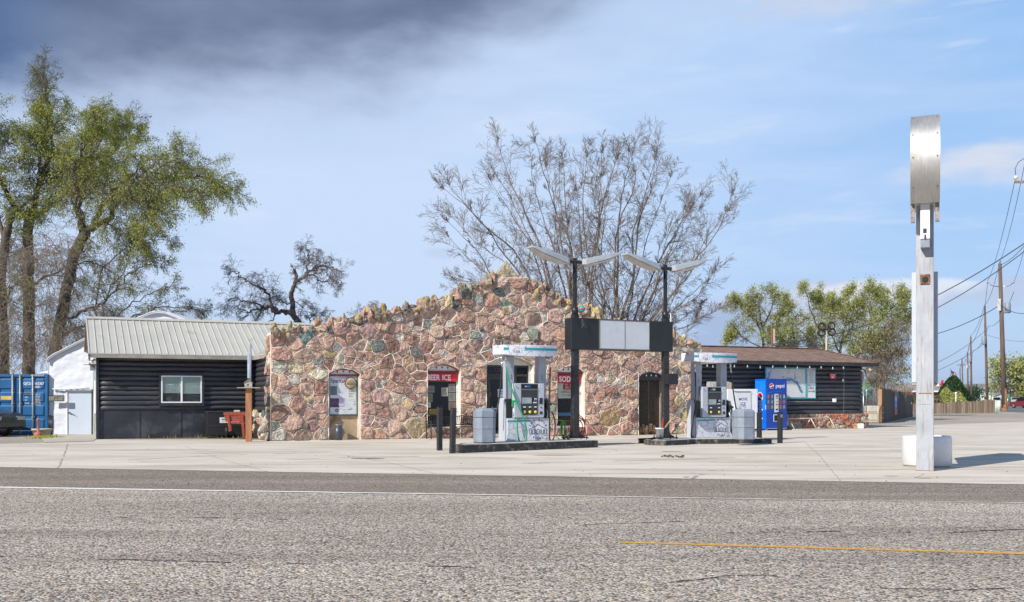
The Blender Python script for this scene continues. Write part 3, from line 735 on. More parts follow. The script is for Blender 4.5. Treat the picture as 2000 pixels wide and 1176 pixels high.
# bullseye with round lamp glass
t_, z_ = FT(989, 632); mb = MB(); n = 18
for k in range(n):
    a = 2*math.pi*k/n; a2 = 2*math.pi*(k+1)/n
    mb.poly([(t_+.17*math.cos(a),-.10,z_+.17*math.sin(a)),(t_+.17*math.cos(a2),-.10,z_+.17*math.sin(a2)),(t_+.11*math.cos(a2),-.005,z_+.11*math.sin(a2)),(t_+.11*math.cos(a),-.005,z_+.11*math.sin(a))])
mb.poly([(t_+.11*math.cos(2*math.pi*k/n),-.006,z_+.11*math.sin(2*math.pi*k/n)) for k in range(n)])
nb = mb.build('niche_bowl', mat('dark_niche', (.10,.085,.07), .9), store)
mb = MB(); mb.lathe([(0,z_-.07),(.035,z_-.055),(.05,z_-.01),(.03,z_+.04),(.015,z_+.07)], t_, -.06, 12); mb.build('bulb', M['white_paint'], store)
ring = Stones()
random.seed(8)
for k in range(9):
    a = 2*math.pi*k/9+.2; ring.lump((t_+.22*math.cos(a), -.03, z_+.23*math.sin(a)), .12, .06, .10, jitc(random.choice([(.36,.29,.22), (.40,.33,.26), (.30,.24,.18)]), .2), 0, .3)
ring.build('niche_ring', store, M['stone'])
# --- openings
def arch_pts(o, n=14, dz=0.0, inset=0.0):
    a = [(o.x0+inset+(o.x1-o.x0-2*inset)*k/n) for k in range(n+1)]
    return [(x, archz(o, x)+dz) for x in a]
def spandrel(o, y, base_m, rim_m, diamonds, zbar=None, name='arch_panel'):
    """white curved head panel with coloured rim and three little diamonds"""
    zb = o.zs-.02 if zbar is None else zbar
    mb = MB(); pts = arch_pts(o, 16, -.03, .02); mb.prism([(pts[0][0], zb)]+pts+[(pts[-1][0], zb)], y, y+.05, 'y')
    p = mb.build(name, base_m, store)
    mb = MB()
    pts2 = arch_pts(o, 16, -.01, .0); mb.tube([(x, y-.03, z) for x, z in pts2], .035, 6); mb.box(o.x0, o.x1, y-.04, y-.001, zb-.05, zb+.02)
    mb.build('arch_rim', rim_m, p)
    for dx in (-.22, 0, .22):
        mb = MB(); zc = (zb+archz(o, o.c+dx))/2+.01; r = .035
        mb.prism([(o.c+dx-r, zc), (o.c+dx, zc-r*1.2), (o.c+dx+r, zc), (o.c+dx, zc+r*1.2)], y-.012, y-.002, 'y')
        mb.build('diamond', diamonds, p)
    return p
def window(o, yin, frame_m, sash=.05):
    mb = MB(); mb.box(o.x0+.01, o.x0+.01+sash, yin-.03, yin+.03, o.z0, o.zs); mb.box(o.x1-.01-sash, o.x1-.01, yin-.03, yin+.03, o.z0, o.zs)
    mb.box(o.x0+.01+sash, o.x1-.01-sash, yin-.03, yin+.03, o.z0, o.z0+sash); f = mb.build('window', frame_m, store)
    mb = MB(); mb.box(o.x0+.01+sash, o.x1-.01-sash, yin+.005, yin+.012, o.z0+sash, o.zs); mb.build('pane', M['glass_dark'], f); return f
trimW = mat('worn_white_trim', (.66,.63,.58), .6, var=.12, scale=5, c2=(.35,.28,.22), amt=.25, c2scale=6)
for key in ('beer', 'soda', 'door'):                 # painted reveals
    o = ops[key]
    for xa, xb in ((o.x1-.012, o.x1+.001), (o.x0-.001, o.x0+.012)): mb = MB(); mb.box(xa, xb, -.02, REV-.04, o.z0+.002, o.zs); mb.build('painted_reveal', trimW, store)
YW = REV-.06
# beer / ice window
o = ops['beer']; fw = window(o, YW, trimW)
spandrel(o, YW-.10, M['white_paint'], M['red_dark'], M['ink_black'])
wx = o.x1-o.x0; zb1 = o.zs-.09; zb0 = zb1-.30
mb = MB(); mb.box(o.x0+.03, o.x1-.05, YW-.09, YW-.035, zb0, zb1); sg = mb.build('sign_band', M['red_sign'], store)
mb = MB(); mb.text('BEER', .27, (o.x0+.07, YW-.093, zb0+.055), align='L', bold=.03, width=.85); mb.build('lettering', M['white_paint'], sg); mb = MB(); mb.text('ICE', .27, (o.x1-.30, YW-.093, zb0+.055), align='R', bold=.03, width=.85); mb.build('lettering', M['white_paint'], sg)
def notice(o, x0, x1, z0, z1, m, lines=5, y=YW-.004, title=None, inkm=None):
    mb = MB(); mb.box(x0, x1, y-.004, y-.001, z0, z1); p = mb.build('window_notice', m, fw if o is None else o)
    mb = MB(); h = (z1-z0)/(lines+2)
    for k in range(lines):
        ww = (x1-x0)*random.uniform(.5, .82); zz = z1-h*(k+1.4); mb.box((x0+x1)/2-ww/2, (x0+x1)/2+ww/2, y-.0055, y-.0045, zz, zz+h*.3)
    mb.build('print', inkm or M['dark_grey'], p); return p
random.seed(21)
def on(o, px, v): t, z = FT(px, v, YW); return t, z
def note_px(parent, a, b, c, d, m, lines=5, inkm=None):
    x0, z1 = on(None, a, b); x1, z0 = on(None, c, d); return notice(parent, x0, x1, z0, z1, m, lines, inkm=inkm)
greyp = mat('tinted_paper', (.22,.22,.21), .7, var=.15, scale=8)
note_px(fw, 834.5, 753.5, 848.5, 767, greyp, 4); note_px(fw, 834.5, 769, 845, 785, mat('yellow_note', (.24,.23,.10), .7), 4)
note_px(fw, 862, 757, 875, 774, mat('cream_note', (.36,.35,.30), .7), 6); note_px(fw, 876, 749.5, 888.5, 766, greyp, 7); note_px(fw, 876, 767.5, 888.5, 784, greyp, 7)
note_px(fw, 876, 785.5, 888.5, 801, mat('brown_note', (.20,.15,.11), .7), 6)
note_px(fw, 834, 786, 841, 796, M['paper'], 2, M['ink_blue']); note_px(fw, 838, 799, 856, 811, mat('amber_note', (.42,.26,.03), .6), 3)
mb = MB(); x_, z_ = on(None, 836.5, 811); mb.lathe([(0,-.004),(.07,-.004),(.07,0),(0,0)], n=18); st_ = mb.build('round_sticker', M['red_sign'], fw, xform=Matrix.Translation((x_, YW-.006, z_)) @ Matrix.Rotation(R(90), 4, 'X'))
mb = MB(); mb.box(x_-.035, x_+.035, YW-.014, YW-.0115, z_-.012, z_+.012); mb.build('sticker_bar', M['white_paint'], st_)
# soda window
o = ops['soda']; fw2 = window(o, YW, trimW); spandrel(o, YW-.10, M['white_paint'], M['red_dark'], M['ink_black'])
zb1 = o.zs-.09; zb0 = zb1-.33
mb = MB(); mb.box(o.x0+.03, o.x1-.05, YW-.09, YW-.035, zb0, zb1); sg = mb.build('sign_band', M['red_sign'], store)
mb = MB(); mb.text('SODA', .29, (o.c-.05, YW-.093, zb0+.06), bold=.03, width=.85); mb.build('lettering', M['white_paint'], sg)
x0, z1 = on(None, 1089.5, 742); x1, z0 = on(None, 1126, 778)
mb = MB(); mb.box(x0, x1, YW-.02, YW-.012, z0, z1); pl = mb.build('lottery_poster', mat('pale_green_poster', (.46,.50,.42), .6), fw2)
mb = MB(); mb.text('OREGON', .135, ((x0+x1)/2, YW-.022, z0+.20), bold=.012); mb.build('lettering', M['ink_black'], pl); mb = MB(); mb.text('LOTTERY.', .10, ((x0+x1)/2, YW-.022, z0+.075), bold=.012); mb.build('lettering', M['ink_black'], pl)
cx_ = (x0+x1)/2-.02; cz_ = z0+.33
mb = MB(); mb.prism([(cx_-.18, cz_), (cx_-.17, cz_+.20), (cx_-.14, cz_+.29), (cx_-.08, cz_+.265), (cx_+.08, cz_+.265), (cx_+.17, cz_+.29), (cx_+.14, cz_+.17), (cx_+.17, cz_)], YW-.024, YW-.021, 'y'); mb.build('emblem', mat('emblem_red', (.30,.02,.03), .5), pl)
mb = MB(); mb.tube([(cx_-.10, YW-.027, cz_+.20), (cx_+.02, YW-.027, cz_+.22), (cx_-.04, YW-.027, cz_+.12), (cx_-.07, YW-.027, cz_+.04)], .010, 4); mb.tube([(cx_-.03, YW-.027, cz_+.05), (cx_, YW-.027, cz_+.12), (cx_+.02, YW-.027, cz_+.05), (cx_+.06, YW-.027, cz_+.11), (cx_+.09, YW-.027, cz_+.05)], .008, 4); mb.build('emblem_script', M['white_paint'], pl)
x_, z_ = on(None, 1131.5, 806.5); mb = MB(); mb.lathe([(0,-.004),(.09,-.004),(.09,0),(0,0)], n=18); st_ = mb.build('round_sticker', M['red_sign'], fw2, xform=Matrix.Translation((x_, YW-.006, z_)) @ Matrix.Rotation(R(90), 4, 'X'))
mb = MB(); mb.box(x_-.07, x_+.07, YW-.014, YW-.0115, z_-.02, z_+.02); mb.build('sticker_bar', M['white_paint'], st_)
x0, z1 = on(None, 1089, 806); x1, z0 = on(None, 1138, 812); mb = MB(); mb.box(o.x0+.07, o.x1-.07, YW-.02, YW-.012, z0, z1); mb.build('blue_strip', mat('blue_banner', (.03,.12,.22), .5), fw2)
# door opening: arch head, transom, dark door with glass
o = ops['door']; zt = o.zs-.02
mb = MB(); pts = arch_pts(o, 16, -.02, .0); mb.prism([(pts[0][0], zt)]+pts+[(pts[-1][0], zt)], YW-.08, YW-.02, 'y'); mb.box(o.x0+.0, o.x0+.10, YW-.08, YW, 0, zt-.001); mb.box(o.x1-.10, o.x1, YW-.08, YW, 0, zt-.001); mb.build('door_surround', trimW, store)
dfr = mat('bronze_door_frame', (.045,.035,.03), .45)
tz = FT(995, 733, YW)[1]
mb = MB(); mb.box(o.x0+.10, o.x1-.10, YW-.04, YW+.03, zt-.07, zt-.002); mb.box(o.x0+.10, o.x1-.10, YW-.04, YW+.03, tz-.04, tz+.04)
mb.box(o.x0+.10, o.x0+.16, YW-.04, YW+.03, 0, zt-.07); mb.box(o.x1-.16, o.x1-.10, YW-.04, YW+.03, 0, zt-.07); xm = FT(1006, None, YW); mb.box(xm-.04, xm+.04, YW-.04, YW+.03, 0, zt-.07); fr = mb.build('transom', dfr, store)
mb = MB(); mb.box(o.x0+.16, o.x1-.16, YW+.004, YW+.012, .02, zt-.07); mb.build('pane', M['glass_dark'], fr)
mb = MB(); mb.text('OPEN', .22, (FT(972, None, YW)+.14, YW-.03, tz+.12), bold=-.012); mb.build('neon_letters', mat('unlit_red_neon', (.20,.05,.06), .3), fr)
x0 = o.x0+.17; x1 = xm-.05
mb = MB()
for a, b, c, d in ((x0, x0+.09, .02, tz-.05), (x1-.09, x1, .02, tz-.05), (x0+.09, x1-.09, tz-.16, tz-.05), (x0+.09, x1-.09, .9, 1.0), (x0+.09, x1-.09, .02, .24)): mb.box(a, b, YW-.05, YW-.005, c, d)
dr = mb.build('door', dfr, store)
mb = MB(); mb.box(x0+.14, x0+.17, YW-.10, YW-.07, .85, 1.15); mb.box(x0+.14, x0+.55, YW-.09, YW-.06, 1.04, 1.09); mb.build('handle', M['steel'], dr)
for a, b, c, d, m in ((953,757,957,764,M['paper']),(953.3,766,957.5,774,mat('sticker_orange',(.6,.3,.08),.5)),(953.3,776,956.8,784,mat('sticker_blue',(.04,.16,.5),.5)),(972,760,983,776,M['paper'])):
    note_px(dr, a, b, c, d, m, 2, M['ink_blue'])
mb = MB(); mb.box(o.x0+.02, o.x1-.02, -.42, YW-.09, .0, .13); mb.build('door_step', M['conc_old'], store, .01)
# bulletin-board alcove
o = ops['board']; st = mat('stained_plywood', (.42,.31,.19), .85, var=.3, scale=1.5, c2=(.20,.10,.05), amt=.5, c2scale=2.2)
mb = MB(); mb.box(o.x0+.002, o.x1-.002, .14, .17, 0, o.zs-.001); mb.build('alcove_panel', st, store)
spandrel(o, .10, M['white_paint'], M['red_dark'], M['red_dark'])
mb = MB(); mb.box(o.x0+.01, o.x0+.05, .04, .139, 0, o.zs-.08); mb.box(o.x1-.05, o.x1-.01, .04, .139, 0, o.zs-.08); mb.build('alcove_jamb', trimW, store)
# barred niche with petrified logs behind the bars
o = ops['niche']; dk = mat('rusty_black_steel', (.03,.024,.02), .6, var=.4, scale=6, c2=(.10,.05,.02), amt=.35, c2scale=5)
mb = MB(); mb.box(o.x0+.001, o.x1-.001, REV-.02, REV+.01, 0, o.zs+.08); mb.build('niche_back', mat('dark_boards', (.05,.035,.025), .8, var=.4, stretch=(1,1,4)), store)
spandrel(o, -.02, M['black_metal'], M['black_metal'], M['white_paint'])
g = MB(); xm = (o.x0*.6+o.x1*.4)
for a in (o.x0+.03, xm, o.x1-.06): g.box(a, a+.03, -.03, 0, .08, o.zs-.08)
g.box(o.x0+.03, o.x1-.03, -.028, -.002, .08, .11); g.box(o.x0+.03, o.x1-.03, -.028, -.002, o.zs-.12, o.zs-.08); g.box(xm, xm+.03, -.03, 0, -.0, .08)
for k in range(26): z = .14+k*(o.zs-.28)/26; g.box(o.x0+.06, o.x1-.06, -.018, -.012, z, z+.006)
for k in range(14): a = o.x0+.08+k*(o.x1-o.x0-.16)/14; g.box(a, a+.006, -.019, -.011, .1, o.zs-.12)
g.build('niche_gate', dk, store)
random.seed(4); lg = Stones()
for k in range(5): lg.lump((o.x0+.14+.17*k, .14, .22+.05*(k % 2)), .13, .09, .18, jitc(random.choice([(.40,.26,.13), (.35,.20,.10)]), .2), 0, .3)
lg.build('niche_rocks', store, M['stone'])
# ------------------------------------------------------------------ frames for the two log wings
class Frame:
    def __init__(s, o, th): s.o = Vector(o); s.th = th; s.c = math.cos(th); s.s = math.sin(th)
    def x(s, px, off=0.0):
        r = (px-1000)/FP; o = s.o+Vector((-s.s, s.c, 0))*off; return (r*o.y-o.x)/(s.c-r*s.s)
    def xz(s, px, v, off=0.0):
        r = (px-1000)/FP; o = s.o+Vector((-s.s, s.c, 0))*off; t = (r*o.y-o.x)/(s.c-r*s.s); Y = o.y+t*s.s
        return t, CH-(v-HV)/FP*Y
    def local(s, p): d = Vector(p)-s.o; return Vector((d.x*s.c+d.y*s.s, -d.x*s.s+d.y*s.c, d.z))
    def world(s, x, y, z=0): return Vector((s.o.x+x*s.c-y*s.s, s.o.y+x*s.s+y*s.c, z))
def log_mat():
    m = bpy.data.materials.new('black_stained_logs'); m.use_nodes = True; t = NT(m.node_tree); b = bsdf(m)
    oc = t.n('ShaderNodeTexCoord').outputs['Object']; g = t.mapping(oc, (.5, 5, 5))
    n = t.noise(g, 3, 7, .65, .3); c = t.ramp(n, [(.3, (.018,.019,.024)), (.55, (.042,.044,.052)), (.8, (.075,.077,.085))])
    n2 = t.noise(t.mapping(oc, (1.2, 6, 6)), 2.2, 8, .7, .8); c = t.mix(t.m('MULTIPLY', t.sm(n2, .56, .72), .6), c, (.17,.168,.172))
    t.put(b.inputs['Base Color'], c); b.inputs['Roughness'].default_value = .5
    bn = t.n('ShaderNodeBump'); bn.inputs['Distance'].default_value = .012; t.put(bn.inputs['Height'], n); t.put(b.inputs['Normal'], bn.outputs[0]); return m
M['log'] = log_mat()
def logs(mb, p, q, z0, z1, pitch, r=None, seed=0):
    random.seed(seed); r = r or pitch*.515; n = round((z1-z0)/pitch); pt = (z1-z0)/n; p = Vector(p); q = Vector(q)
    for k in range(n):
        z = z0+pt*(k+.5); m = 14; pts = []; rs = []
        for i in range(m+1):
            pts.append(p+(q-p)*(i/m)+Vector((0, 0, z+random.uniform(-.006,.006)))); rs.append(r*random.uniform(.96, 1.04))
        mb.tube(pts, rs, 12)
FW = Frame(G(188, 858.6), TH)
wing = thing('log_wing', 'low black log building with pale ribbed metal roof, left of the stone store', 'building', FW.o, TH)
xi = FW.x(502); s0l = FW.local(S0)
mb = MB(); logs(mb, (.08, .04, 0), (xi, .04, 0), 1.02, 2.95, .178, seed=1); mb.build('log_wall', M['log'], wing)
mb = MB(); logs(mb, (xi, .0, 0), (s0l.x+.12, s0l.y+.25, 0), .98, 2.95, .178, seed=2); mb.build('return_log_wall', M['log'], wing)
plym = mat('black_painted_plywood', (.022,.025,.034), .55, var=.5, scale=1.3, c2=(.075,.078,.085), amt=.45, c2scale=1.1, bump=.002, bscale=60)
mb = MB(); mb.box(0.02, xi+.02, .0, .05, 0, 1.03); mb.build('base_panel', plym, wing)
bz = MB()
for px in (270, 351, 428):
    x = FW.x(px); b_ = MB(); b_.box(x-.075, x+.045, -.022, -.002, .0, 1.0); b_.build('batten', plym, wing)
mb = MB(); mb.box(-.005, .085, -.07, .10, 0, 2.95); mb.build('corner_post', M['black_paint'], wing)
endm = mat('peeling_end_wall_paint', (.30,.33,.29), .8, var=.25, scale=2, c2=(.12,.10,.08), amt=.4, c2scale=1.5)
mb = MB(); mb.box(.05, .15, .101, 6.6, 0, 2.95); mb.prism([(.101, 2.96), (3.25, 4.30), (6.6, 2.96)], .05, .15, 'x'); mb.build('end_wall', endm, wing)
mb = MB(); mb.box(.0, .049, 1.2, 2.2, .9, 2.1); mb.build('end_window_boards', M['white_paint'], wing)
for y0, z0, z1, m in ((.45, .5, 1.0, mat('blue_patch', (.03,.18,.5), .6)), (.5, 2.15, 2.6, mat('sky_blue_patch', (.10,.35,.62), .6)), (.15, 0, 2.9, mat('ochre_patch', (.42,.36,.22), .8, c2=(.2,.3,.2), amt=.6, c2scale=3))):
    mb = MB(); mb.box(.01, .048, y0, y0+.28, z0, z1); mb.build('paint_patch', m, wing)
mb = MB(); mb.box(.16, 11, 1.0, 6.6, 0, 2.9); mb.build('core_wall', plym, wing)
mb = MB(); mb.box(.09, xi+.3, .10, .14, 2.2, 2.98); mb.build('wall_backing', plym, wing)
# roof
ZE, ZR, YE, YR = 3.02, 4.49, -.55, 3.0; sl = (ZR-ZE)/(YR-YE); xL = -.27
metal_roof = mat('beige_metal_roofing', (.47,.455,.405), .42, .0, var=.05, scale=1.2, c2=(.36,.34,.30), amt=.18, c2scale=1.3)
xA = FW.x(495, YE); A = Vector((xA, YE, ZE)); Bp = s0l+Vector((.10, .45, ZE)); Bp.z = ZE; IN = 1.6
dab = (Bp-A); dab.z = 0; dab.normalize(); nin = Vector((-dab.y, dab.x, 0)); nin = nin if nin.x > 0 else -nin
D = A+(Vector((nin.x+dab.x*-1.0, nin.y-dab.y*1.0, 0)))*IN; D = Vector((xA+IN, YE+IN, ZE+sl*IN))
mb = MB(); th = .03
def plate(mb, pts, t=.03):
    b = len(mb.v); n = len(pts)
    for p in pts: mb.v.append(tuple(p))
    for p in pts: mb.v.append((p[0], p[1], p[2]-t))
    mb.face(range(b, b+n)); mb.face(list(range(b+n, b+2*n))[::-1])
    for i in range(n): mb.face((b+i, b+(i+1) % n, b+n+(i+1) % n, b+n+i))
def zs(y): return ZE+sl*(y-YE)
plate(mb, [(xL, YE, ZE), tuple(A), tuple(D), (11, YE+IN, zs(YE+IN)), (11, YR, ZR), (xL, YR, ZR)])
plate(mb, [(xL, YR, ZR), (11, YR, ZR), (11, YR+3.6, ZR-sl*3.6), (xL, YR+3.6, ZR-sl*3.6)])
plate(mb, [tuple(A), tuple(Bp), tuple(Bp+nin*IN+Vector((0,0,sl*IN))), tuple(D)])
rt = MB(); x = xL+.03; k = 0
while x < 10.9:
    y0 = YE if x < xA else min(YE+(x-xA), YE+IN)
    if x > xA+IN: y0 = YE+IN
    for dx, w_, h_ in ((0, .035, .028),): mb.prism([(x-.022, 0), (x-.009, .028), (x+.009, .028), (x+.022, 0)], 0, 1, 'y'); n_ = len(mb.v); 
    for i in range(n_-8, n_):
        vx, vy, vz = mb.v[i]; yy = y0 if vy == 0 else YR; mb.v[i] = (vx, yy, zs(yy)+vz)
    x += .235; k += 1
for k in range(1, 14):
    p = A+dab*(k*.26)
    if (p-A).length > (Bp-A).length: break
    mb.beam(p+Vector((0,0,.008)), p+nin*IN+Vector((0,0,sl*IN+.008)), .035, .03)
roof = mb.build('roof', metal_roof, wing)
mb = MB(); mb.beam((xL-.01, YR-.09, ZR+.0), (11, YR-.09, ZR+.0), .26, .02, (0,-.4,1)); mb.build('ridge_cap', metal_roof, roof)
fas = mat('weathered_fascia', (.30,.27,.23), .7, var=.2, c2=(.2,.12,.08), amt=.3, c2scale=2)
mb = MB(); mb.box(xL, xA+.02, YE+.005, YE+.035, ZE-.16, ZE-.032); mb.build('fascia', fas, wing)
mb = MB(); mb.beam(A+Vector((.02,.03,-.095)), Bp+Vector((.02,.03,-.095)), .03, .128); mb.build('return_fascia', fas, wing)
rust = mat('brown_soffit_boards', (.20,.085,.045), .7, var=.3, stretch=(1,6,1), scale=2, c2=(.07,.035,.02), amt=.4)
mb = MB(); mb.beam((xL+.015, YE, ZE-.13), (xL+.015, YR, ZR-.13), .03, .19); mb.beam((xL+.015, YR, ZR-.13), (xL+.015, YR+3.55, ZR-sl*3.55-.13), .03, .19); mb.build('barge_board', rust, wing)
mb = MB(); mb.prism([(YE+.06, ZE-.40), (YE+.06, ZE-.06), (.3, ZE+.2), (.3, ZE-.40)], xL+.031, xL+.06, 'x'); mb.box(xL+.05, -.01, YE+.06, .1, ZE-.42, ZE-.38); mb.build('eave_return', rust, wing)
mb = MB(); plate(mb, [(xL+.03, YE+.04, ZE-.05), (xA, YE+.04, ZE-.05), (xA, .1, zs(.1)-.08), (xL+.03, .1, zs(.1)-.08)], .02); mb.build('soffit', rust, wing)
# window of the wing
def sliding_window(parent, x0, x1, z0, z1, y, surround=None, sname='window'):
    if surround:
        s_ = MB(); e = .085
        s_.box(x0-e, x1+e, y+.012, y+.09, z1, z1+e); s_.box(x0-e, x1+e, y+.012, y+.09, z0-e-.03, z0); s_.box(x0-e, x0, y+.012, y+.09, z0, z1); s_.box(x1, x1+e, y+.012, y+.09, z0, z1); s_.build('window_surround', surround, parent)
    f = MB(); w_ = .045; xm = (x0+x1)/2
    f.box(x0, x1, y, y+.07, z1-w_, z1); f.box(x0, x1, y, y+.07, z0, z0+w_); f.box(x0, x0+w_, y, y+.07, z0+w_, z1-w_); f.box(x1-w_, x1, y, y+.07, z0+w_, z1-w_); f.box(xm-.03, xm+.03, y+.005, y+.06, z0+w_, z1-w_)
    wn_ = f.build(sname, M['vinyl'], parent, .004)
    g = MB(); g.box(x0+w_, xm-.03, y+.04, y+.046, z0+w_, z1-w_); g.build('pane', win_glass, wn_)
    g = MB(); g.box(xm+.03, x1-w_, y+.03, y+.036, z0+w_, z1-w_); g.build('pane', win_glass, wn_)
    return wn_
win_glass = bpy.data.materials.new('window_glass'); win_glass.use_nodes = True
b_ = bsdf(win_glass); b_.inputs['Base Color'].default_value = (.75,.82,.80,1); b_.inputs['Roughness'].default_value = .02; b_.inputs['Transmission Weight'].default_value = 1; b_.inputs['IOR'].default_value = 1.3
x0, z1 = FW.xz(315, 733.5, -.15); x1, z0 = FW.xz(394.5, 787, -.15)
sw = sliding_window(wing, x0, x1, z0, z1, -.15, M['black_paint'])
blind = mat('cellular_blind', (.62,.66,.62), .8, var=.06, scale=3)
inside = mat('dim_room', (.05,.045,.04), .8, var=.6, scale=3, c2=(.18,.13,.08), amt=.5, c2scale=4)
mb = MB(); zb = z0+(z1-z0)*.36; mb.box(x0+.03, (x0+x1)/2-.02, -.098, -.088, zb, z1-.03); mb.build('blind', blind, sw); mb = MB(); mb.box((x0+x1)/2+.02, x1-.03, -.098, -.088, zb-.02, z1-.03); mb.build('blind', blind, sw)
mb = MB(); mb.box(x0+.03, x1-.03, -.084, -.076, z0+.03, z1-.03); mb.build('room_backing', inside, sw)
# rubble plinth under the return wall
random.seed(31); rb = Stones(); L_ = (Vector((s0l.x+.12, s0l.y+.25, 0))-Vector((xi, 0, 0))); LL = L_.length; du = L_.normalized(); nu = Vector((du.y, -du.x, 0)); nu = nu if nu.x < 0 else -nu
for k in range(85):
    a = random.uniform(0, LL); z = random.uniform(.05, .95); p = Vector((xi, 0, 0))+du*a+nu*random.uniform(.05, .16)
    rb.lump((p.x, p.y, z), random.uniform(.08,.17), .13, random.uniform(.08,.17), jitc(random.choice(PINK[:2]+WOODS+PALE+GREEN+DARKS+[(.40,.36,.10)]), .2), 0, .25, n=10, m=7, taper=.2)
rb.build('rubble_plinth', wing, M['stone'])
# security lamps under the left eave
def sec_lamp(x, y, z, lab):
    t = thing('security_lamp', lab, 'lamp', FW.world(x, y, z), TH)
    mb = MB(); mb.lathe([(.0,-.02),(.05,-.02),(.05,.03),(0,.03)], n=12); mb.tube([(0,0,0),(-.08,-.08,-.03)], .012, 6); mb.build('mount', M['steel'], t)
    mb = MB(); mb.tube([(-.06,-.05,-.02),(-.16,-.16,-.10)], [.035,.07], 12); mb.build('lamp_head', M['white_paint'], t)
sec_lamp(-.06, -.32, 2.78, 'upper small white floodlight under the left eave of the black log building')
tt = thing('utility_box', 'small grey bracketed box on the corner post of the black log building', 'electrical box', FW.world(-.12, -.15, 2.42), TH)
mb = MB(); mb.box(-.09, .09, -.07, .07, 0, .18); mb.build('box', M['bin_grey'], tt, .01); mb = MB(); mb.tube([(-.3,0,.2),(0,0,.2),(.02,0,.36)], .012, 6); mb.build('bracket', M['black_metal'], tt)

# ------------------------------------------------------------------ right log cabin
FC = Frame(Vector((16.9, 49.5, 0))-Vector((cT, sT, 0))*10.5, TH)
cab = thing('log_cabin', 'black log annex with brown shingle roof, right of the stone store', 'building', FC.o, TH)
mb = MB(); logs(mb, (-.3, .05, 0), (10.5, .05, 0), .70, 2.98, .206, seed=5); mb.build('log_wall', M['log'], cab)
mb = MB(); logs(mb, (10.42, .05, 0), (10.42, 3.0, 0), .70, 2.98, .206, seed=6); mb.build('end_log_wall', M['log'], cab)
mb = MB(); mb.box(-.3, 10.40, .12, 2.9, 0, 2.95); mb.build('wall_backing', plym, cab)
random.seed(17); seeds = []
for rr, cnt in ((.17, 900), (.11, 1800), (.07, 1500)):
    for _ in range(cnt):
        a = random.uniform(4.6, 10.75); z = random.uniform(.03, .70)
        if all(math.hypot((a-p)/1.25, z-q) >= (rr+r)*.85 for p, q, r, _ in seeds): seeds.append((a, z, rr, jitc(random.choice([(.42,.14,.08), (.36,.17,.11), (.45,.30,.20), (.50,.42,.32), (.30,.18,.13), (.48,.22,.13), (.22,.15,.12)]), .25)))
s = Stones()
for a, z, r, c, p in cells(seeds):
    for nx, nz, d in ((-1,0,-4.6),(1,0,10.78),(0,-1,0),(0,1,.72)): p = clip_half(p, nx, nz, d)
    if len(p) >= 3: s.add(p, c, .010, .10, lambda X, Z, d: (X, -.10-d, Z), 1.0, 16)
s.build('stone_base', cab, M['stone']); mb = MB(); mb.box(-.3, 10.76, -.12, .11, 0, .70); mb.build('base_mortar', M['mortar'], cab)
def shingles():
    m = bpy.data.materials.new('brown_shingles'); m.use_nodes = True; t = NT(m.node_tree); b = bsdf(m)
    oc = t.n('ShaderNodeTexCoord').outputs['Object']; br = t.n('ShaderNodeTexBrick'); t.put(br.inputs['Vector'], t.mapping(oc, (1, 1.08, 0)))
    br.inputs['Color1'].default_value = (.20,.12,.088,1); br.inputs['Color2'].default_value = (.31,.195,.145,1); br.inputs['Mortar'].default_value = (.06,.04,.035,1)
    br.inputs['Scale'].default_value = 1; br.inputs['Brick Width'].default_value = .30; br.inputs['Row Height'].default_value = .13; br.inputs['Mortar Size'].default_value = .008; br.inputs['Bias'].default_value = -.1
    c = t.mix(t.m('MULTIPLY', t.sm(t.noise(oc, 9, 5), .5, .7), .4), br.outputs[0], (.30,.21,.17))
    t.put(b.inputs['Base Color'], c); b.inputs['Roughness'].default_value = .9
    bn = t.n('ShaderNodeBump'); bn.inputs['Distance'].default_value = .02; t.put(bn.inputs['Height'], t.m('ADD', br.outputs[1], t.noise(oc, 40, 3))); bn.invert = True; t.put(b.inputs['Normal'], bn.outputs[0]); return m
M['shingle'] = shingles()
e = .55; xr = 10.5+.62; ze = 3.17; run = 2.05; zr = 3.88; yb = 3.0+e; ym = -e+run
mb = MB()
plate(mb, [(-.6, -e, ze), (xr, -e, ze), (xr-run, ym, zr), (-.6, ym, zr)], .025)
plate(mb, [(xr, -e, ze), (xr, -e+2*run, ze), (xr-run, ym, zr)], .025)
plate(mb, [(-.6, ym, zr), (xr-run, ym, zr), (xr, -e+2*run, ze), (-.6, -e+2*run, ze)], .025)
rf = mb.build('roof', M['shingle'], cab)
mb = MB(); mb.beam((-.6, ym, zr+.012), (xr-run, ym, zr+.012), .28, .03); mb.beam((xr-run, ym, zr+.012), (xr, -e, ze+.012), .22, .025); mb.build('ridge_shingles', M['shingle'], rf)
mb = MB(); mb.box(-.6, xr-.02, -e+.01, -e+.05, ze-.18, ze-.027); mb.box(xr-.06, xr-.02, -e+.051, -e+2*run-.05, ze-.18, ze-.027); mb.build('fascia', M['black_paint'], cab)
mb = MB(); mb.box(-.6, xr-.07, -e+.06, .1, ze-.19, ze-.16); mb.build('soffit', M['black_paint'], cab)
mb = MB(); mb.beam((10.45,-.35,2.98),(10.62,-.5,2.78), .12, .10); mb.build('rafter_tail', mat('bare_wood', (.45,.33,.22), .8), cab)
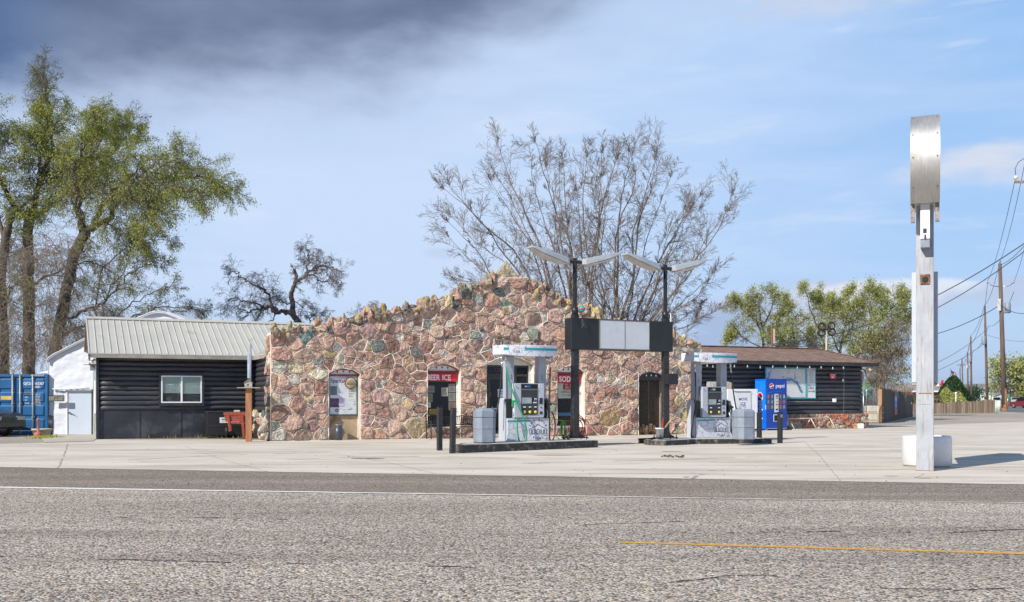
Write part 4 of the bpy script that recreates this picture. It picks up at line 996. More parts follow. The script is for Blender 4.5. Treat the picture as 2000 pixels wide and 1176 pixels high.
# lake map and text panel
x0, z1 = FC.xz(1494.5, 717.5, -.09); x1, z0 = FC.xz(1574.5, 778, -.09)
FR_T = thing('lake_map_board', 'white map of a blue branching lake, framed in teal on the black logs', 'map board', FC.world(x0, -.07, z0), TH)
W_, H_ = x1-x0, z1-z0
teal_f = mat('teal_painted_frame', (.10,.35,.42), .55, var=.15)
mb = MB(); mb.box(0, W_, -.03, .0, 0, H_); mb.build('map_panel', mat('map_sheet', (.60,.60,.60), .5, var=.07, scale=5, c2=(.48,.47,.46), amt=.4, c2scale=4), FR_T)
mb = MB(); f_ = .055
mb.box(-.01, W_+.01, -.05, .005, H_-f_, H_+.01); mb.box(-.01, W_+.01, -.05, .005, -.01, f_); mb.box(-.01, f_, -.05, .005, f_, H_-f_); mb.box(W_-f_, W_+.01, -.05, .005, f_, H_-f_); mb.build('frame', teal_f, FR_T)
mpx = lambda px, v: (FC.xz(px, v, -.09)[0]-x0, FC.xz(px, v, -.09)[1]-z0)
lakem = mat('map_lake_blue', (.05,.22,.42), .5)
def ribbon(mb, pts, ws, y):
    for (a, b), (c, d), w1, w2 in zip(pts, pts[1:], ws, ws[1:]):
        L = math.hypot(c-a, d-b) or 1; nx, nz = -(d-b)/L, (c-a)/L
        mb.poly([(a+nx*w1, y, b+nz*w1), (a-nx*w1, y, b-nz*w1), (c-nx*w2, y, d-nz*w2), (c+nx*w2, y, d+nz*w2)])
random.seed(2)
def lake(name, pl, w0):
    pts = []; 
    for (a, b), (c, d) in zip(pl, pl[1:]):
        for k in range(6): f = k/6; pts.append((a+(c-a)*f+random.uniform(-.5,.5), b+(d-b)*f+random.uniform(-.5,.5)))
    pts.append(pl[-1]); mb = MB(); ribbon(mb, [mpx(*p) for p in pts], [w0*random.uniform(.5, 1.5) for _ in pts], -.033)
    for p in pts[::3]:
        q = (p[0]+random.uniform(-4,4), p[1]+random.uniform(-5,3)); ribbon(mb, [mpx(*p), mpx(*q)], [w0*.7, w0*.2], -.0335)
    mb.build(name, lakem, FR_T)
lake('lake', [(1534,741),(1540,743),(1546,741),(1551,745),(1557,748),(1560,754),(1562,760),(1565,765),(1567,767)], .055)
lake('river', [(1505,726),(1500,730),(1503,734),(1499,739)], .025); lake('river', [(1529,735),(1530,741)], .015); lake('river', [(1552,733),(1553,742)], .02)
mb = MB()
for k in range(12):
    p = (random.uniform(1500,1570), random.uniform(724,774)); pts = [p]
    for _ in range(5): p = (min(1572, max(1497, p[0]+random.uniform(-7,7))), min(775, max(721, p[1]+random.uniform(-5,5)))); pts.append(p)
    ribbon(mb, [mpx(*p) for p in pts], [.006]*6, -.0325)
o = mb.build('map_roads', mat('map_line_grey', (.42,.40,.40), .6), FR_T); 
x0, z1 = FC.xz(1575.5, 719, -.09); x1, z0 = FC.xz(1592.5, 778, -.09)
tt = thing('lake_info_panel', 'narrow white LAKE OWYHEE text panel joined to the right of the lake map', 'sign', FC.world(x0, -.07, z0), TH); W_, H_ = x1-x0, z1-z0
mb = MB(); mb.box(0, W_, -.03, .0, 0, H_); mb.build('panel', mat('info_sheet', (.66,.66,.66), .5, var=.04), tt)
mb = MB(); f_ = .03; mb.box(-.01, W_+.01, -.045, .005, H_-f_, H_+.01); mb.box(-.01, W_+.01, -.045, .005, -.01, f_); mb.box(-.01, f_, -.045, .005, f_, H_-f_); mb.box(W_-f_, W_+.01, -.045, .005, f_, H_-f_); mb.box(f_, W_-f_, -.045, -.031, H_*.43, H_*.45); mb.build('frame', teal_f, tt)
mb = MB(); mb.text('LAKE', .15, (W_/2, -.034, H_*.30), bold=.014); mb.build('lettering', M['ink_black'], tt)
mb = MB(); mb.text('OWYHEE', .112, (W_/2, -.034, H_*.20), bold=.014); mb.build('lettering', M['ink_black'], tt)
mb = MB()
for k in range(12): ww = W_*random.uniform(.35,.75); zz = H_*(.88-k*.034); mb.box(W_/2-ww/2, W_/2+ww/2, -.0335, -.0315, zz, zz+.012)
mb.build('small_print', M['dark_grey'], tt)
mb = MB(); mb.box(W_*.1, W_*.9, -.034, -.0315, H_*.92, H_*.935); mb.box(W_*.15, W_*.85, -.034, -.0315, H_*.945, H_*.955); mb.build('heading', M['red_sign'], tt)
# red notice
x0, z1 = FC.xz(1620.5, 729.5, -.09); x1, z0 = FC.xz(1632.5, 740.5, -.09)
tt = thing('warning_sign', 'small red and white notice on the bare black logs, right of the lake map', 'sign', FC.world(x0, -.08, z0), TH); W_, H_ = x1-x0, z1-z0
mb = MB(); mb.box(0, W_, -.012, 0, 0, H_); mb.build('plate', M['red_sign'], tt)
mb = MB(); mb.text('NOTICE', .075, (W_/2, -.014, H_*.68), bold=.01)
mb.build('lettering', M['white_paint'], tt)
mb = MB(); mb.box(W_*.12, W_*.88, -.015, -.0125, H_*.50, H_*.56); mb.box(W_*.3, W_*.7, -.015, -.0125, H_*.22, H_*.42); mb.build('white_panel', M['white_paint'], tt)
# bulbs on a cord under the eave
tt = thing('string_lights', 'sagging cord of clear bulbs hung under the eave of the black log annex', 'string lights', FC.world(0, -.5, ze-.19), TH)
bx = [FC.x(p, -.5) for p in (1381,1392,1434,1459.5,1484.5,1509,1533.5,1557,1581,1603.5,1626,1647)]
mb = MB(); pts = []
for a, b in zip(bx, bx[1:]+[bx[-1]+.5]):
    for k in range(5): f = k/5; pts.append((a+(b-a)*f, -.015, -.02-.07*math.sin(math.pi*f)))
mb.tube(pts, .006, 4); mb.build('cord', M['black_metal'], tt)
bg = mat('clear_bulb', (.42,.42,.40), .15, spec=.8)
for i, a in enumerate(bx):
    b2 = MB(); dz = -.03-.03*(i % 3 == 1); b2.tube([(a,-.015,0.),(a,-.015,dz)], .014, 6); b2.build('socket', M['black_metal'], tt)
    b2 = MB(); b2.lathe([(.012,dz),(.022,dz-.04),(.032,dz-.08),(.022,dz-.115),(0,dz-.125)], a, -.015, 10); b2.build('bulb', bg, tt)
tt = thing('hanging_bulb', 'single bulb dangling on a long cord, right of the red notice', 'bulb', FC.world(FC.x(1648.5, -.2), -.2, 0), TH)
a, z = FC.xz(1647, 742, -.2); mb = MB(); mb.tube([(0,0,2.95),(0,.02,.75)], .006, 4); mb.build('cord', M['steel'], tt); mb = MB(); mb.lathe([(.012,z+.06),(.03,z+.02),(.045,z-.05),(0,z-.09)], -.06, 0, 10); mb.build('bulb', bg, tt)
# conduit with a white box
x0, zc = FC.xz(1536, 784.5, -.12); x1, zc2 = FC.xz(1628, 784.5, -.12)
tt = thing('conduit_pipe', 'thin pale pipe running along the black logs to a small white box', 'pipe', FC.world(x0, -.13, zc), TH)
mb = MB(); mb.tube([(0,0,0),(x1-x0,0,-.0)], .014, 6); mb.build('pipe', M['steel'], tt); mb = MB(); mb.box(x1-x0-.06, x1-x0+.09, -.09, .03, -.03, .14); mb.build('junction_box', M['white_paint'], tt, .01)
# low pipe rack on the ground in front of the rubble base
p0, p1 = G(1548, 840.5), G(1633, 838); ux = (p1-p0).normalized(); L = (p1-p0).length
tt = thing('pipe_rack', 'low cream metal pipe rack with splayed legs, on the concrete before the rubble base', 'rack', p0, math.atan2(ux.y, ux.x))
crm = mat('cream_pipe_paint', (.62,.56,.46), .5, var=.15, c2=(.35,.22,.14), amt=.25, c2scale=7)
mb = MB(); mb.tube([(-.05,.25,.52),(L-.1,.25,.52)], .022, 8); mb.build('top_rail', crm, tt)
for k, x in enumerate((.12, L*.53, L-.08)):
    mb = MB(); mb.tube([(x-.06,.25,.52),(x+.03,0,.03)], .022, 8); mb.build('leg', crm, tt); mb = MB(); mb.tube([(x-.06,.25,.52),(x-.18,.55,.03)], .022, 8); mb.build('leg', crm, tt)
mb = MB(); mb.tube([(.0,0,.03),(L,0,.03)], .022, 8); mb.build('ground_rail', crm, tt)
b_ = FC.world(FC.x(1681, -.35), -.35); tt = MB(); tt.box(b_.x-.12, b_.x+.12, b_.y-.12, b_.y+.12, 0, .24); tag(tt.build('white_block', M['white_paint'], None, .02), 'small white block on the ground at the right corner of the rubble base', 'block')
# flag / cloth at the end corner
tt = MB(); pts = []
for k in range(9): pts.append((.03*math.sin(k*1.1), .03*math.cos(k*1.7), -k*.12))
b_ = FC.world(10.62, .1, 2.72); mb = MB()
for k in range(8):
    a, c = pts[k], pts[k+1]; wd_ = .06+.05*math.sin(k*.7)
    mb.poly([(b_.x+a[0]-wd_, b_.y+a[1], b_.z+a[2]), (b_.x+a[0]+wd_, b_.y+a[1]+.05, b_.z+a[2]), (b_.x+c[0]+wd_, b_.y+c[1]+.05, b_.z+c[2]), (b_.x+c[0]-wd_, b_.y+c[1], b_.z+c[2])])
o = mb.build('hanging_cloth', mat('faded_pink_cloth', (.42,.27,.25), .9, var=.3, c2=(.5,.5,.52), amt=.6, c2scale=5)); sdm = o.modifiers.new('s', 'SOLIDIFY'); sdm.thickness = .01
tag(o, 'faded pink rag hanging at the right end of the black log annex', 'cloth')
# ------------------------------------------------------------------ fuel islands
IY = R(28)                                            # islands, pumps and lamp posts share this heading
ci, si = math.cos(IY), math.sin(IY)
isl_m = mat('black_island_kerb', (.022,.022,.024), .6, var=.4, scale=5, bump=.004, bscale=30, c2=(.20,.18,.15), amt=.5, c2scale=7)
isl_t = mat('island_concrete_top', (.46,.43,.38), .85, var=.15, c2=(.2,.18,.16), amt=.3, c2scale=2)
def island(front, depth, h, label, rnd_end=True):
    f = [Vector(p) for p in front]; n = len(f); d = (f[-1]-f[0]).normalized(); nb = Vector((-d.y, d.x, 0)); o = f[0]
    back = [p+nb*depth for p in reversed(f)][:-1]+[f[0]+d*.95+nb*depth, f[0]+d*.25+nb*depth*.45]
    poly = [(p-o) for p in f+back]; a = math.atan2(d.y, d.x)
    t = thing('pump_island', label, 'fuel island', o, 0, 'black kerbed pump islands')
    mb = MB(); mb.prism([(p.x, p.y) for p in poly], .0, h-.006); mb.build('kerb', isl_m, t, .025, 2)
    cxy = sum((p for p in poly), Vector())/len(poly)
    mb = MB(); mb.prism([tuple((cxy+(p-cxy)*.93).xy) for p in poly], h-.004, h+.004); mb.build('concrete_top', isl_t, t)
    return t
I1H, I2H = .22, .165
def on_top(px, v, h): Y = FP*(CH-h)/(v-HV); return Vector(((px-1000)/FP*Y, Y, h))
isl1 = island([G(901, 886), G(950, 884), G(998, 882), G(1085, 878), G(1168, 874.5)], 1.15, I1H, 'nearer black kerbed island of the left pump, with a grey bin at its left end')
mb = MB(); mb.lathe([(.17, 0), (.17, I1H-.01), (.15, I1H)], G(893, 884.5).x-isl1.location.x+.02, G(893, 884.5).y-isl1.location.y+.15, 20); mb.build('end_post', isl_m, isl1)
isl2 = island([G(1256.5, 868.3), G(1270, 870.3), G(1300, 871), G(1335, 869.6), G(1358, 867.9), G(1508, 866.8)], 1.5, I2H, 'farther black kerbed island of the right pump, with a rounded left end')

# ------------------------------------------------------------------ fuel pumps
def crackle():
    m = bpy.data.materials.new('white_crackle_vinyl'); m.use_nodes = True; t = NT(m.node_tree); b = bsdf(m)
    oc = t.n('ShaderNodeTexCoord').outputs['Object']; v = t.vor(t.mapping(oc, (1, .35, 1.1)), 5.0, 'DISTANCE_TO_EDGE')
    n = t.sm(t.noise(oc, 3, 2), .35, .65, .2, 1.0)
    c = t.mix(t.m('MULTIPLY', t.sm(v.outputs['Distance'], .075, .02), t.m('MULTIPLY', n, .85)), (.66,.67,.72), (.20,.20,.27))
    t.put(b.inputs['Base Color'], c); b.inputs['Roughness'].default_value = .3; return m
M['crackle'] = crackle()
def house_logo(mb, cx, z, w_, y, th=.011, full=True):
    h = w_*.5; H = []
    body = [(cx-w_/2, z), (cx-w_/2, z+h*.52), (cx-w_*.25, z+h*.70), (cx, z+h), (cx+w_*.25, z+h*.70), (cx+w_/2, z+h*.52), (cx+w_/2, z)]
    def line(a, b): mb.beam((a[0], y, a[1]), (b[0], y, b[1]), .004, th, (0, -1, 0)) if False else ribbon(mb, [a, b], [th/2, th/2], y)
    for a, b in zip(body, body[1:]+body[:1]): line(a, b)
    def arch(x, zz, ww, hh):
        p = [(x-ww/2, zz), (x-ww/2, zz+hh*.75), (x-ww/4, zz+hh*.96), (x+ww/4, zz+hh*.96), (x+ww/2, zz+hh*.75), (x+ww/2, zz)]
        for a, b in zip(p, p[1:]+p[:1]): line(a, b)
    arch(cx, z, w_*.13, h*.50)
    for dx in (-.37, -.17, .17) : arch(cx+dx*w_, z+h*.12, w_*.075, h*.32)
    if full: arch(cx+.35*w_, z+h*.12, w_*.075, h*.32)
def make_pump(loc, number, green, label):
    t = thing('fuel_pump', label, 'fuel pump', loc, IY, 'grey fuel pumps with white crackle panels')
    D = .44
    # lower cabinet with flared sides
    mb = MB(); mb.box(-.70, .70, .03, D, 0, .66); c_ = mb.build('lower_cabinet', M['pump_grey2'], t, .012, 2)
    mb = MB(); mb.box(-.695, .695, 0, .028, .01, .65); lp = mb.build('front_panel', M['crackle'], t, .006)
    mb = MB(); mb.box(-.69, .08, -.004, -.001, .555, .60); mb.build('teal_stripe', M['teal'], lp)
    mb = MB(); house_logo(mb, .31, .20, .56, -.005, .014); mb.build('house_logo', M['ink'], lp)
    mb = MB(); mb.arc_text('THE ROCK', .085, (.31, -.006, .30), .27, math.pi/2, .31, bold=.025); mb.build('lettering', M['ink'], lp)
    mb = MB(); mb.arc_text('STORE', .085, (.31, -.006, .315), .25, -math.pi/2, .30, inward=True, bold=.025); mb.build('lettering', M['ink'], lp)
    # side wings: flare from the column down to the base
    for s_ in (-1, 1):
        prof = [(D*.12, 0), (D*.12, .9), (D*.20, 1.12), (D*.34, 1.24), (D*.80, 1.24), (D+.0, 1.10), (D+.0, 0)]
        mb = MB(); x0 = s_*.70; mb.prism(prof, min(x0, x0+s_*.05), max(x0, x0+s_*.05), 'x'); mb.build('side_panel', M['pump_grey2'], t, .01, 2)
        mb = MB(); mb.box(min(s_*.40, s_*.66), max(s_*.40, s_*.66), .12, .36, 1.2, 2.44); mb.build('column', M['pump_grey'], t, .02, 2)
        mb = MB(); mb.box(s_*.50-.012, s_*.50+.012, .11, .1195, 1.80, 1.83); mb.box(s_*.50-.012, s_*.50+.012, .11, .1195, 1.87, 1.90); mb.build('column_screws', M['dark_grey'], t)
        mb = MB(); mb.box(min(s_*.50, s_*.698), max(s_*.50, s_*.698), .06, .40, .67, 1.19); mb.build('nozzle_boot', M['black_metal'], t, .01)
    # head
    mb = MB(); mb.prism([(-.49, .67), (.47, .67), (.49, .72), (.49, 1.66), (-.49, 1.66), (-.49, .72)], -.05, .42, 'y'); hd = mb.build('head', M['pump_grey2'], t, .012, 2)
    mb = MB(); mb.box(-.50, .50, .10, .43, 1.05, 1.665); mb.build('head_shell', M['dark_grey'], t, .01)
    mb = MB(); mb.prism([(-.27, .80), (-.24, .75), (.22, .75), (.27, .79), (.27, 1.645), (-.28, 1.645)], -.062, -.049, 'y'); fc = mb.build('fascia', M['dark_grey'], hd, .004)
    mb = MB(); mb.box(-.26, .25, -.066, -.0625, 1.52, 1.63); dp = mb.build('price_display', M['glass_dark'], hd)
    mb = MB(); mb.box(-.16, -.10, -.069, -.067, 1.555, 1.585) if green else mb.box(-.19,-.10,-.069,-.067,1.555,1.565); mb.build('display_digits', M['paper'], dp)
    mb = MB(); mb.box(-.09, .02, -.069, -.067, 1.54, 1.60); mb.build('display_sticker', M['ink_blue'] if green else M['screen'], dp)
    mb = MB(); mb.box(-.25, .25, -.075, -.0625, 1.46, 1.50); mb.build('fascia_ledge', mat('ledge_grey', (.12,.125,.135), .5), hd)
    mb = MB(); mb.box(-.25, .06, -.068, -.0625, 1.08, 1.25); mb.build('screen', M['screen'], hd)
    mb = MB(); mb.box(.10, .24, -.085, -.0625, 1.14, 1.24); mb.build('card_reader', M['glass_dark'], hd, .004)
    mb = MB(); mb.box(.12, .22, -.083, -.0625, 1.09, 1.125); mb.build('reader_label', M['paper'], hd)
    ribbon_m = MB(); ribbon_m.box(.14, .16, -.088, -.086, 1.17, 1.235); ribbon_m.box(.16, .21, -.088, -.086, 1.215, 1.235); ribbon_m.box(.19, .21, -.088, -.086, 1.17, 1.215); ribbon_m.build('reader_mark', M['paper'], hd)
    xs_ = (-.17, .01, .19) if green else (-.15, .18)
    for bx_ in xs_:
        mb = MB(); mb.box(bx_-.038, bx_+.038, -.066, -.0625, .965, .995); mb.build('grade_label', M['white_paint'], hd)
        mb = MB(); mb.box(bx_-.028, bx_+.028, -.067, -.0625, .895, .935); mb.build('grade_window', M['glass_dark'], hd)
        mb = MB(); mb.lathe([(.045,-.01),(.045,.0),(.03,.012),(0,.012)], n=14); mb.build('grade_button', M['yellow'], hd, 0, 1, Matrix.Translation((bx_, -.075, .835)) @ Matrix.Rotation(R(90), 4, 'X'))
    mb = MB(); mb.box(.335, .43, -.062, -.049, 1.07, 1.24); mb.build('card_slot', M['black_metal'], hd); mb = MB(); mb.box(.345,.42,-.062,-.049,.77,.85); mb.build('receipt_slot', M['black_metal'], hd)
    mb = MB(); mb.lathe([(.022,0),(.022,.01),(0,.01)], n=12); mb.build('key_lock', M['black_metal'], hd, 0, 1, Matrix.Translation((.38,-.052,.97)) @ Matrix.Rotation(R(90), 4, 'X'))
    for q in ((-.42, 1.56), (-.37, 1.52)):
        mb = MB(); mb.lathe([(.013,0),(.013,.008),(0,.008)], n=8); mb.build('key_lock', M['black_metal'], hd, 0, 1, Matrix.Translation((q[0],-.051,q[1])) @ Matrix.Rotation(R(90), 4, 'X'))
    mb = MB(); mb.box(.30, .40, -.053, -.0505, 1.52, 1.63); np_ = mb.build('number_plate', M['white_paint'], hd); mb = MB(); mb.text(number, .12, (.35, -.055, 1.535)); mb.build('lettering', M['ink_black'], np_)
    mb = MB(); mb.box(-.489, .489, -.0505, -.0495, 1.058, 1.063); mb.build('head_seam', M['dark_grey'], hd)
    # canopy, lens-shaped in plan
    n = 12; pl = [(-.88+1.76*k/n, -.12-.20*math.sin(math.pi*k/n)) for k in range(n+1)]; bk = [(-a, D-b-.0) for a, b in pl]
    mb = MB(); lo = pl+[(.88-1.76*k/n, D+.12+.20*math.sin(math.pi*k/n)) for k in range(n+1)]
    m_ = len(lo); b = 0; zt, zb = 2.75, 2.42
    for x, y in lo: mb.v.append((x, y, zt))
    for x, y in lo: mb.v.append((x, y, zb+.055*(abs(x)/.88)**2))
    mb.face(range(m_)); mb.face(list(range(m_, 2*m_))[::-1])
    for i in range(m_): mb.face((i, (i+1) % m_, m_+(i+1) % m_, m_+i))
    cp = mb.build('canopy', M['crackle'], t, .012, 2)
    for a0, a1 in ((0, 1), (4, 12)):
        mb = MB()
        for k in range(a0, a1):
            (xa, ya), (xb, yb2) = pl[k], pl[k+1]; mb.poly([(xa, ya-.004, 2.60), (xb, yb2-.004, 2.60), (xb, yb2-.004, 2.67), (xa, ya-.004, 2.67)])
        mb.build('teal_stripe', M['teal'], cp)
    mb = MB(); q = -.5; yq = -.12-.20*math.sin(math.pi*(q+.88)/1.76)-.02; house_logo(mb, q, 2.53, .28, yq, .009, False); mb.build('house_logo', M['ink'], cp)
    # hoses
    def hose(name, pts, m, r=.023):
        cs = []
        P_ = [Vector(p) for p in pts]; P_ = [P_[0]]+P_+[P_[-1]]
        for i in range(1, len(P_)-2):
            for k in range(6):
                u = k/6; a, b2, c2, d2 = P_[i-1], P_[i], P_[i+1], P_[i+2]
                cs.append(.5*((2*b2)+(-a+c2)*u+(2*a-5*b2+4*c2-d2)*u*u+(-a+3*b2-3*c2+d2)*u**3))
        cs.append(P_[-1]); mb = MB(); mb.tube(cs, r, 8); return mb.build(name, m, t)
    def swivel(x, y):
        mb = MB(); mb.tube([(x,y,2.44),(x,y,2.30)], .03, 8); mb.tube([(x,y,2.30),(x+.01,y-.02,2.12)], .02, 8); mb.build('hose_swivel', M['chrome'], t)
    def nozzle(x, y, z, m, s_):
        mb = MB(); mb.beam((x, y, z), (x, y-.02, z+.20), .07, .09); mb.beam((x, y-.05, z+.18), (x+s_*.14, y-.05, z+.12), .05, .06); mb.build('nozzle', m, t, .015, 2)
        mb = MB(); mb.tube([(x, y, z+.02), (x+.02*s_, y-.02, z-.16), (x+.0*s_, y-.04, z-.26)], .016, 8); mb.build('nozzle_spout', M['steel'], t)
    xl, xr = -.74, .72
    swivel(xl, .02); swivel(xr, .02)
    if green:
        swivel(xl-.09, .10)
        hose('hose', [(xl-.09, .08, 2.12), (xl-.13, .06, 1.7), (xl-.20, .04, 1.2), (xl-.30, .02, .80), (xl-.32, .05, .55)], M['rubber'])
        hose('green_hose', [(xl+.01, 0, 2.12), (xl+.08, -.06, 1.7), (xl+.28, -.11, 1.15), (xl+.50, -.14, .66), (xl+.60, -.14, .25), (xl+.52, -.14, .0), (xl+.38, -.12, .0), (xl+.32, -.10, .3), (xl+.32, -.08, .66)], M['green_hose'])
        nozzle(xl+.24, .02, .98, M['green_hose'], 1)
        hose('hose', [(xr, 0, 2.12), (xr-.06, -.07, 1.6), (xr-.10, -.12, 1.0), (xr-.10, -.13, .4), (xr-.09, -.13, .04), (xr, -.13, .0), (xr+.10, -.1, .25), (xr+.12, -.05, .6), (xr+.05, .0, .85)], M['rubber'])
        nozzle(xr-.10, .04, .92, M['black_metal'], 1)
    else:
        hose('hose', [(xl, 0, 2.12), (xl-.0, -.02, 1.5), (xl-.05, -.04, .9), (xl-.17, -.05, .35), (xl-.19, -.03, .08), (xl-.12, .0, .02), (xl-.05, .04, .05)], M['rubber'])
        hose('hose', [(xr, 0, 2.12), (xr+.04, -.06, 1.6), (xr+.14, -.10, .95), (xr+.30, -.14, .45), (xr+.28, -.14, .08), (xr+.16, -.14, -.07), (xr-.02, -.14, .03), (xr-.10, -.12, .35), (xr-.02, -.08, .68), (xr+.02, -.0, .82)], M['rubber'])
        nozzle(xr-.06, .02, .86, M['black_metal'], 1)
        mb = MB(); mb.tube([(xr-.07,-.02,1.2),(xr-.02,-.06,.95),(xr+.03,-.03,.8)], .028, 8); mb.build('nozzle_lever', M['black_metal'], t)
    return t
p1 = on_top(990.5, 862.3, I1H)+Vector((ci, si, 0))*.70; p2 = on_top(1360, 855.9, I2H)+Vector((ci, si, 0))*.70
make_pump(p1, '2', True, 'fuel pump numbered 2 with a bright green hose, before the store door')
make_pump(p2, '4', False, 'fuel pump numbered 4 with only black hoses, before the black log annex')

# ------------------------------------------------------------------ lamp posts and the sign box hung between them
LP1, LP2 = Vector((.0615*30.5, 30.5, 0)), Vector((.1497*32.0, 32.0, 0)); LYAW = math.atan2(LP2.y-LP1.y, LP2.x-LP1.x)
head_m = mat('lamp_housing', (.40,.42,.43), .45, .2, var=.08); lens_m = mat('lamp_lens', (.52,.50,.45), .3, var=.08)
def lamp_post(p, h0, label, extra):
    t = thing('lamp_post', label, 'lamp post', (p.x, p.y, h0), LYAW, 'black twin-headed lamp posts')
    b = CH*0-h0
    mb = MB(); mb.box(-.11, .11, -.075, .075, .04, 1.9); mb.box(-.105, .105, -.07, .07, 1.901, 3.95+b); mb.build('pole', M['black_paint'], t, .008)
    mb = MB(); mb.tube([(0,0,3.95+b),(0,0,4.15+b),(0,0,4.16+b),(0,0,5.62+b)], [.10,.10,.062,.062], 12); mb.build('upper_pole', M['black_metal'], t)
    mb = MB(); mb.prism([(-.32,.06),(-.30,.10),(-.16,.16),(-.11,.34),(.11,.34),(.16,.16),(.30,.10),(.32,.06)], -.05, .05, 'y'); mb.box(-.36, .36, -.2, .2, .04, .065); mb.build('base_plate', M['black_metal'], t)
    for s1, s2 in ((-1,-1),(1,-1),(-1,1),(1,1)):
        mb = MB(); mb.tube([(s1*.31, s2*.16, 0), (s1*.31, s2*.16, .15)], .014, 6); mb.tube([(s1*.31, s2*.16, .065), (s1*.31, s2*.16, .09)], .03, 6); mb.build('anchor_bolt', M['black_metal'], t)
    za = 5.50+b
    for s_ in (-1, 1):
        mb = MB(); mb.tube([(0,0,za),(s_*.24,0,za+.02)], .05, 10); mb.build('arm', M['black_metal'], t)
        hd = MB(); L0, L1 = .22, 1.52; zr0, zr1 = za+.02, za+.33
        def sec(f, wt, hb, ht):
            x = s_*(L0+(L1-L0)*f); z = zr0+(zr1-zr0)*f; return [(x, -wt, z+hb), (x, wt, z+hb), (x, wt*.82, z+ht), (x, -wt*.82, z+ht)]
        secs = [sec(0, .10, -.08, .06), sec(.07, .16, -.11, .08), sec(.70, .23, -.075, .08), sec(1, .18, .0, .06)]
        for q in secs: hd.v += q
        for i in range(3):
            for k in range(4): hd.face((i*4+k, i*4+(k+1) % 4, i*4+4+(k+1) % 4, i*4+4+k))
        hd.face((0,1,2,3)); hd.face((12,13,14,15)); h_ = hd.build('lamp_head', head_m, t, .012, 2)
        ln = MB(); pts = [];
        for f, wt, dz, dd in ((.08,.13,-.118,0),(.25,.17,-.112,-.06),(.72,.20,-.082,-.055),(.97,.15,-.012,-.0)):
            x = s_*(L0+(L1-L0)*f); z = zr0+(zr1-zr0)*f+dz; pts.append([(x,-wt,z),(x,-wt*.6,z+dd),(x,wt*.6,z+dd),(x,wt,z)])
        for r_ in pts: ln.v += r_
        for i in range(3):
            for k in range(3): ln.face((i*4+k, i*4+k+1, i*4+5+k, i*4+4+k))
        lo_ = ln.build('lens', lens_m, h_); sm_ = lo_.modifiers.new('s', 'SOLIDIFY'); sm_.thickness = .008
    return t
lp = lamp_post(LP1, I1H, 'black twin-headed lamp post on the near island with a small teal globe on it', 0)
lp2 = lamp_post(LP2, I2H, 'black twin-headed lamp post on the far island with a broom and bucket at its foot', 1)
mb = MB(); mb.box(-.12, .28, -.30, -.08, 1.72, 2.05); mb.build('switch_box', M['black_metal'], lp2, .01)
# sign box
t = thing('sign_box', 'long black box with two blank white panels hung between the lamp posts', 'sign', (LP1.x, LP1.y, 0), LYAW)
SPAN = (LP2-LP1).length; z0, z1 = 2.90, 3.84
mb = MB(); mb.box(-.20, SPAN+.20, -.13, .27, z0, z1); bx_ = mb.build('cabinet', M['black_metal'], t, .01)
w3 = SPAN+.40; xa = -.20
def sx(px): r = (px-1000)/FP; c, s_ = math.cos(LYAW), math.sin(LYAW); o = LP1+Vector((s_*.15, -c*.15, 0)); return (r*o.y-o.x)/(c-r*s_)
a, b, c_ = sx(1171), sx(1221), sx(1269)
pan = mat('blank_white_panel', (.52,.54,.58), .5, var=.06, scale=2.5, c2=(.40,.42,.45), amt=.25, c2scale=3)
for u, v_ in ((a+.02, b-.008), (b+.008, c_-.01)):
    mb = MB(); mb.box(u, v_, -.142, -.131, z0+.05, z1-.045); mb.build('white_panel', pan, t)
mb = MB()
mb.box(a-.01, c_+.02, -.15, -.131, z1-.042, z1-.02); mb.box(a-.01, c_+.02, -.15, -.131, z0+.02, z0+.047); mb.box(b-.006, b+.006, -.15, -.131, z0+.05, z1-.045); mb.box(a-.01, a+.018, -.15, -.131, z0+.047, z1-.042); mb.build('panel_frame', mat('bronze_trim', (.16,.14,.12), .5), t)
mb = MB(); mb.tube([(0,-.0,z1-.002),(0,0,z1+.0)], .12, 8); mb.build('pole_collar', M['black_metal'], t)
# small globe lamp/charm on the post
t = thing('wind_globe', 'small teal globe with a pink band on the near lamp post above the sign box', 'globe', (LP1.x+.20, LP1.y-.14, 4.10), 0)
mb = MB(); mb.lathe([(0,-.10),(.06,-.08),(.10,0),(.06,.08),(0,.10)], n=16); mb.build('globe', M['teal'], t)
mb = MB(); mb.lathe([(.103,-.012),(.106,0),(.103,.012)], n=16, cap=False); mb.build('band', mat('magenta_band', (.45,.02,.15), .5), t)
mb = MB(); mb.tube([(0,0,.09),(-.12,.10,.06)], .01, 6); mb.tube([(0,0,-.1),(.01,0,-.28)], .008, 5); mb.build('bracket', M['black_metal'], t)
mb = MB(); random.seed(3)
for k in range(5): mb.tube([(.01,0,-.28),(.01+random.uniform(-.05,.12),-.02,-.42),(.03+random.uniform(-.06,.16),-.03,-.55)], .006, 4)
mb.build('tassel', M['dark_grey'], t)

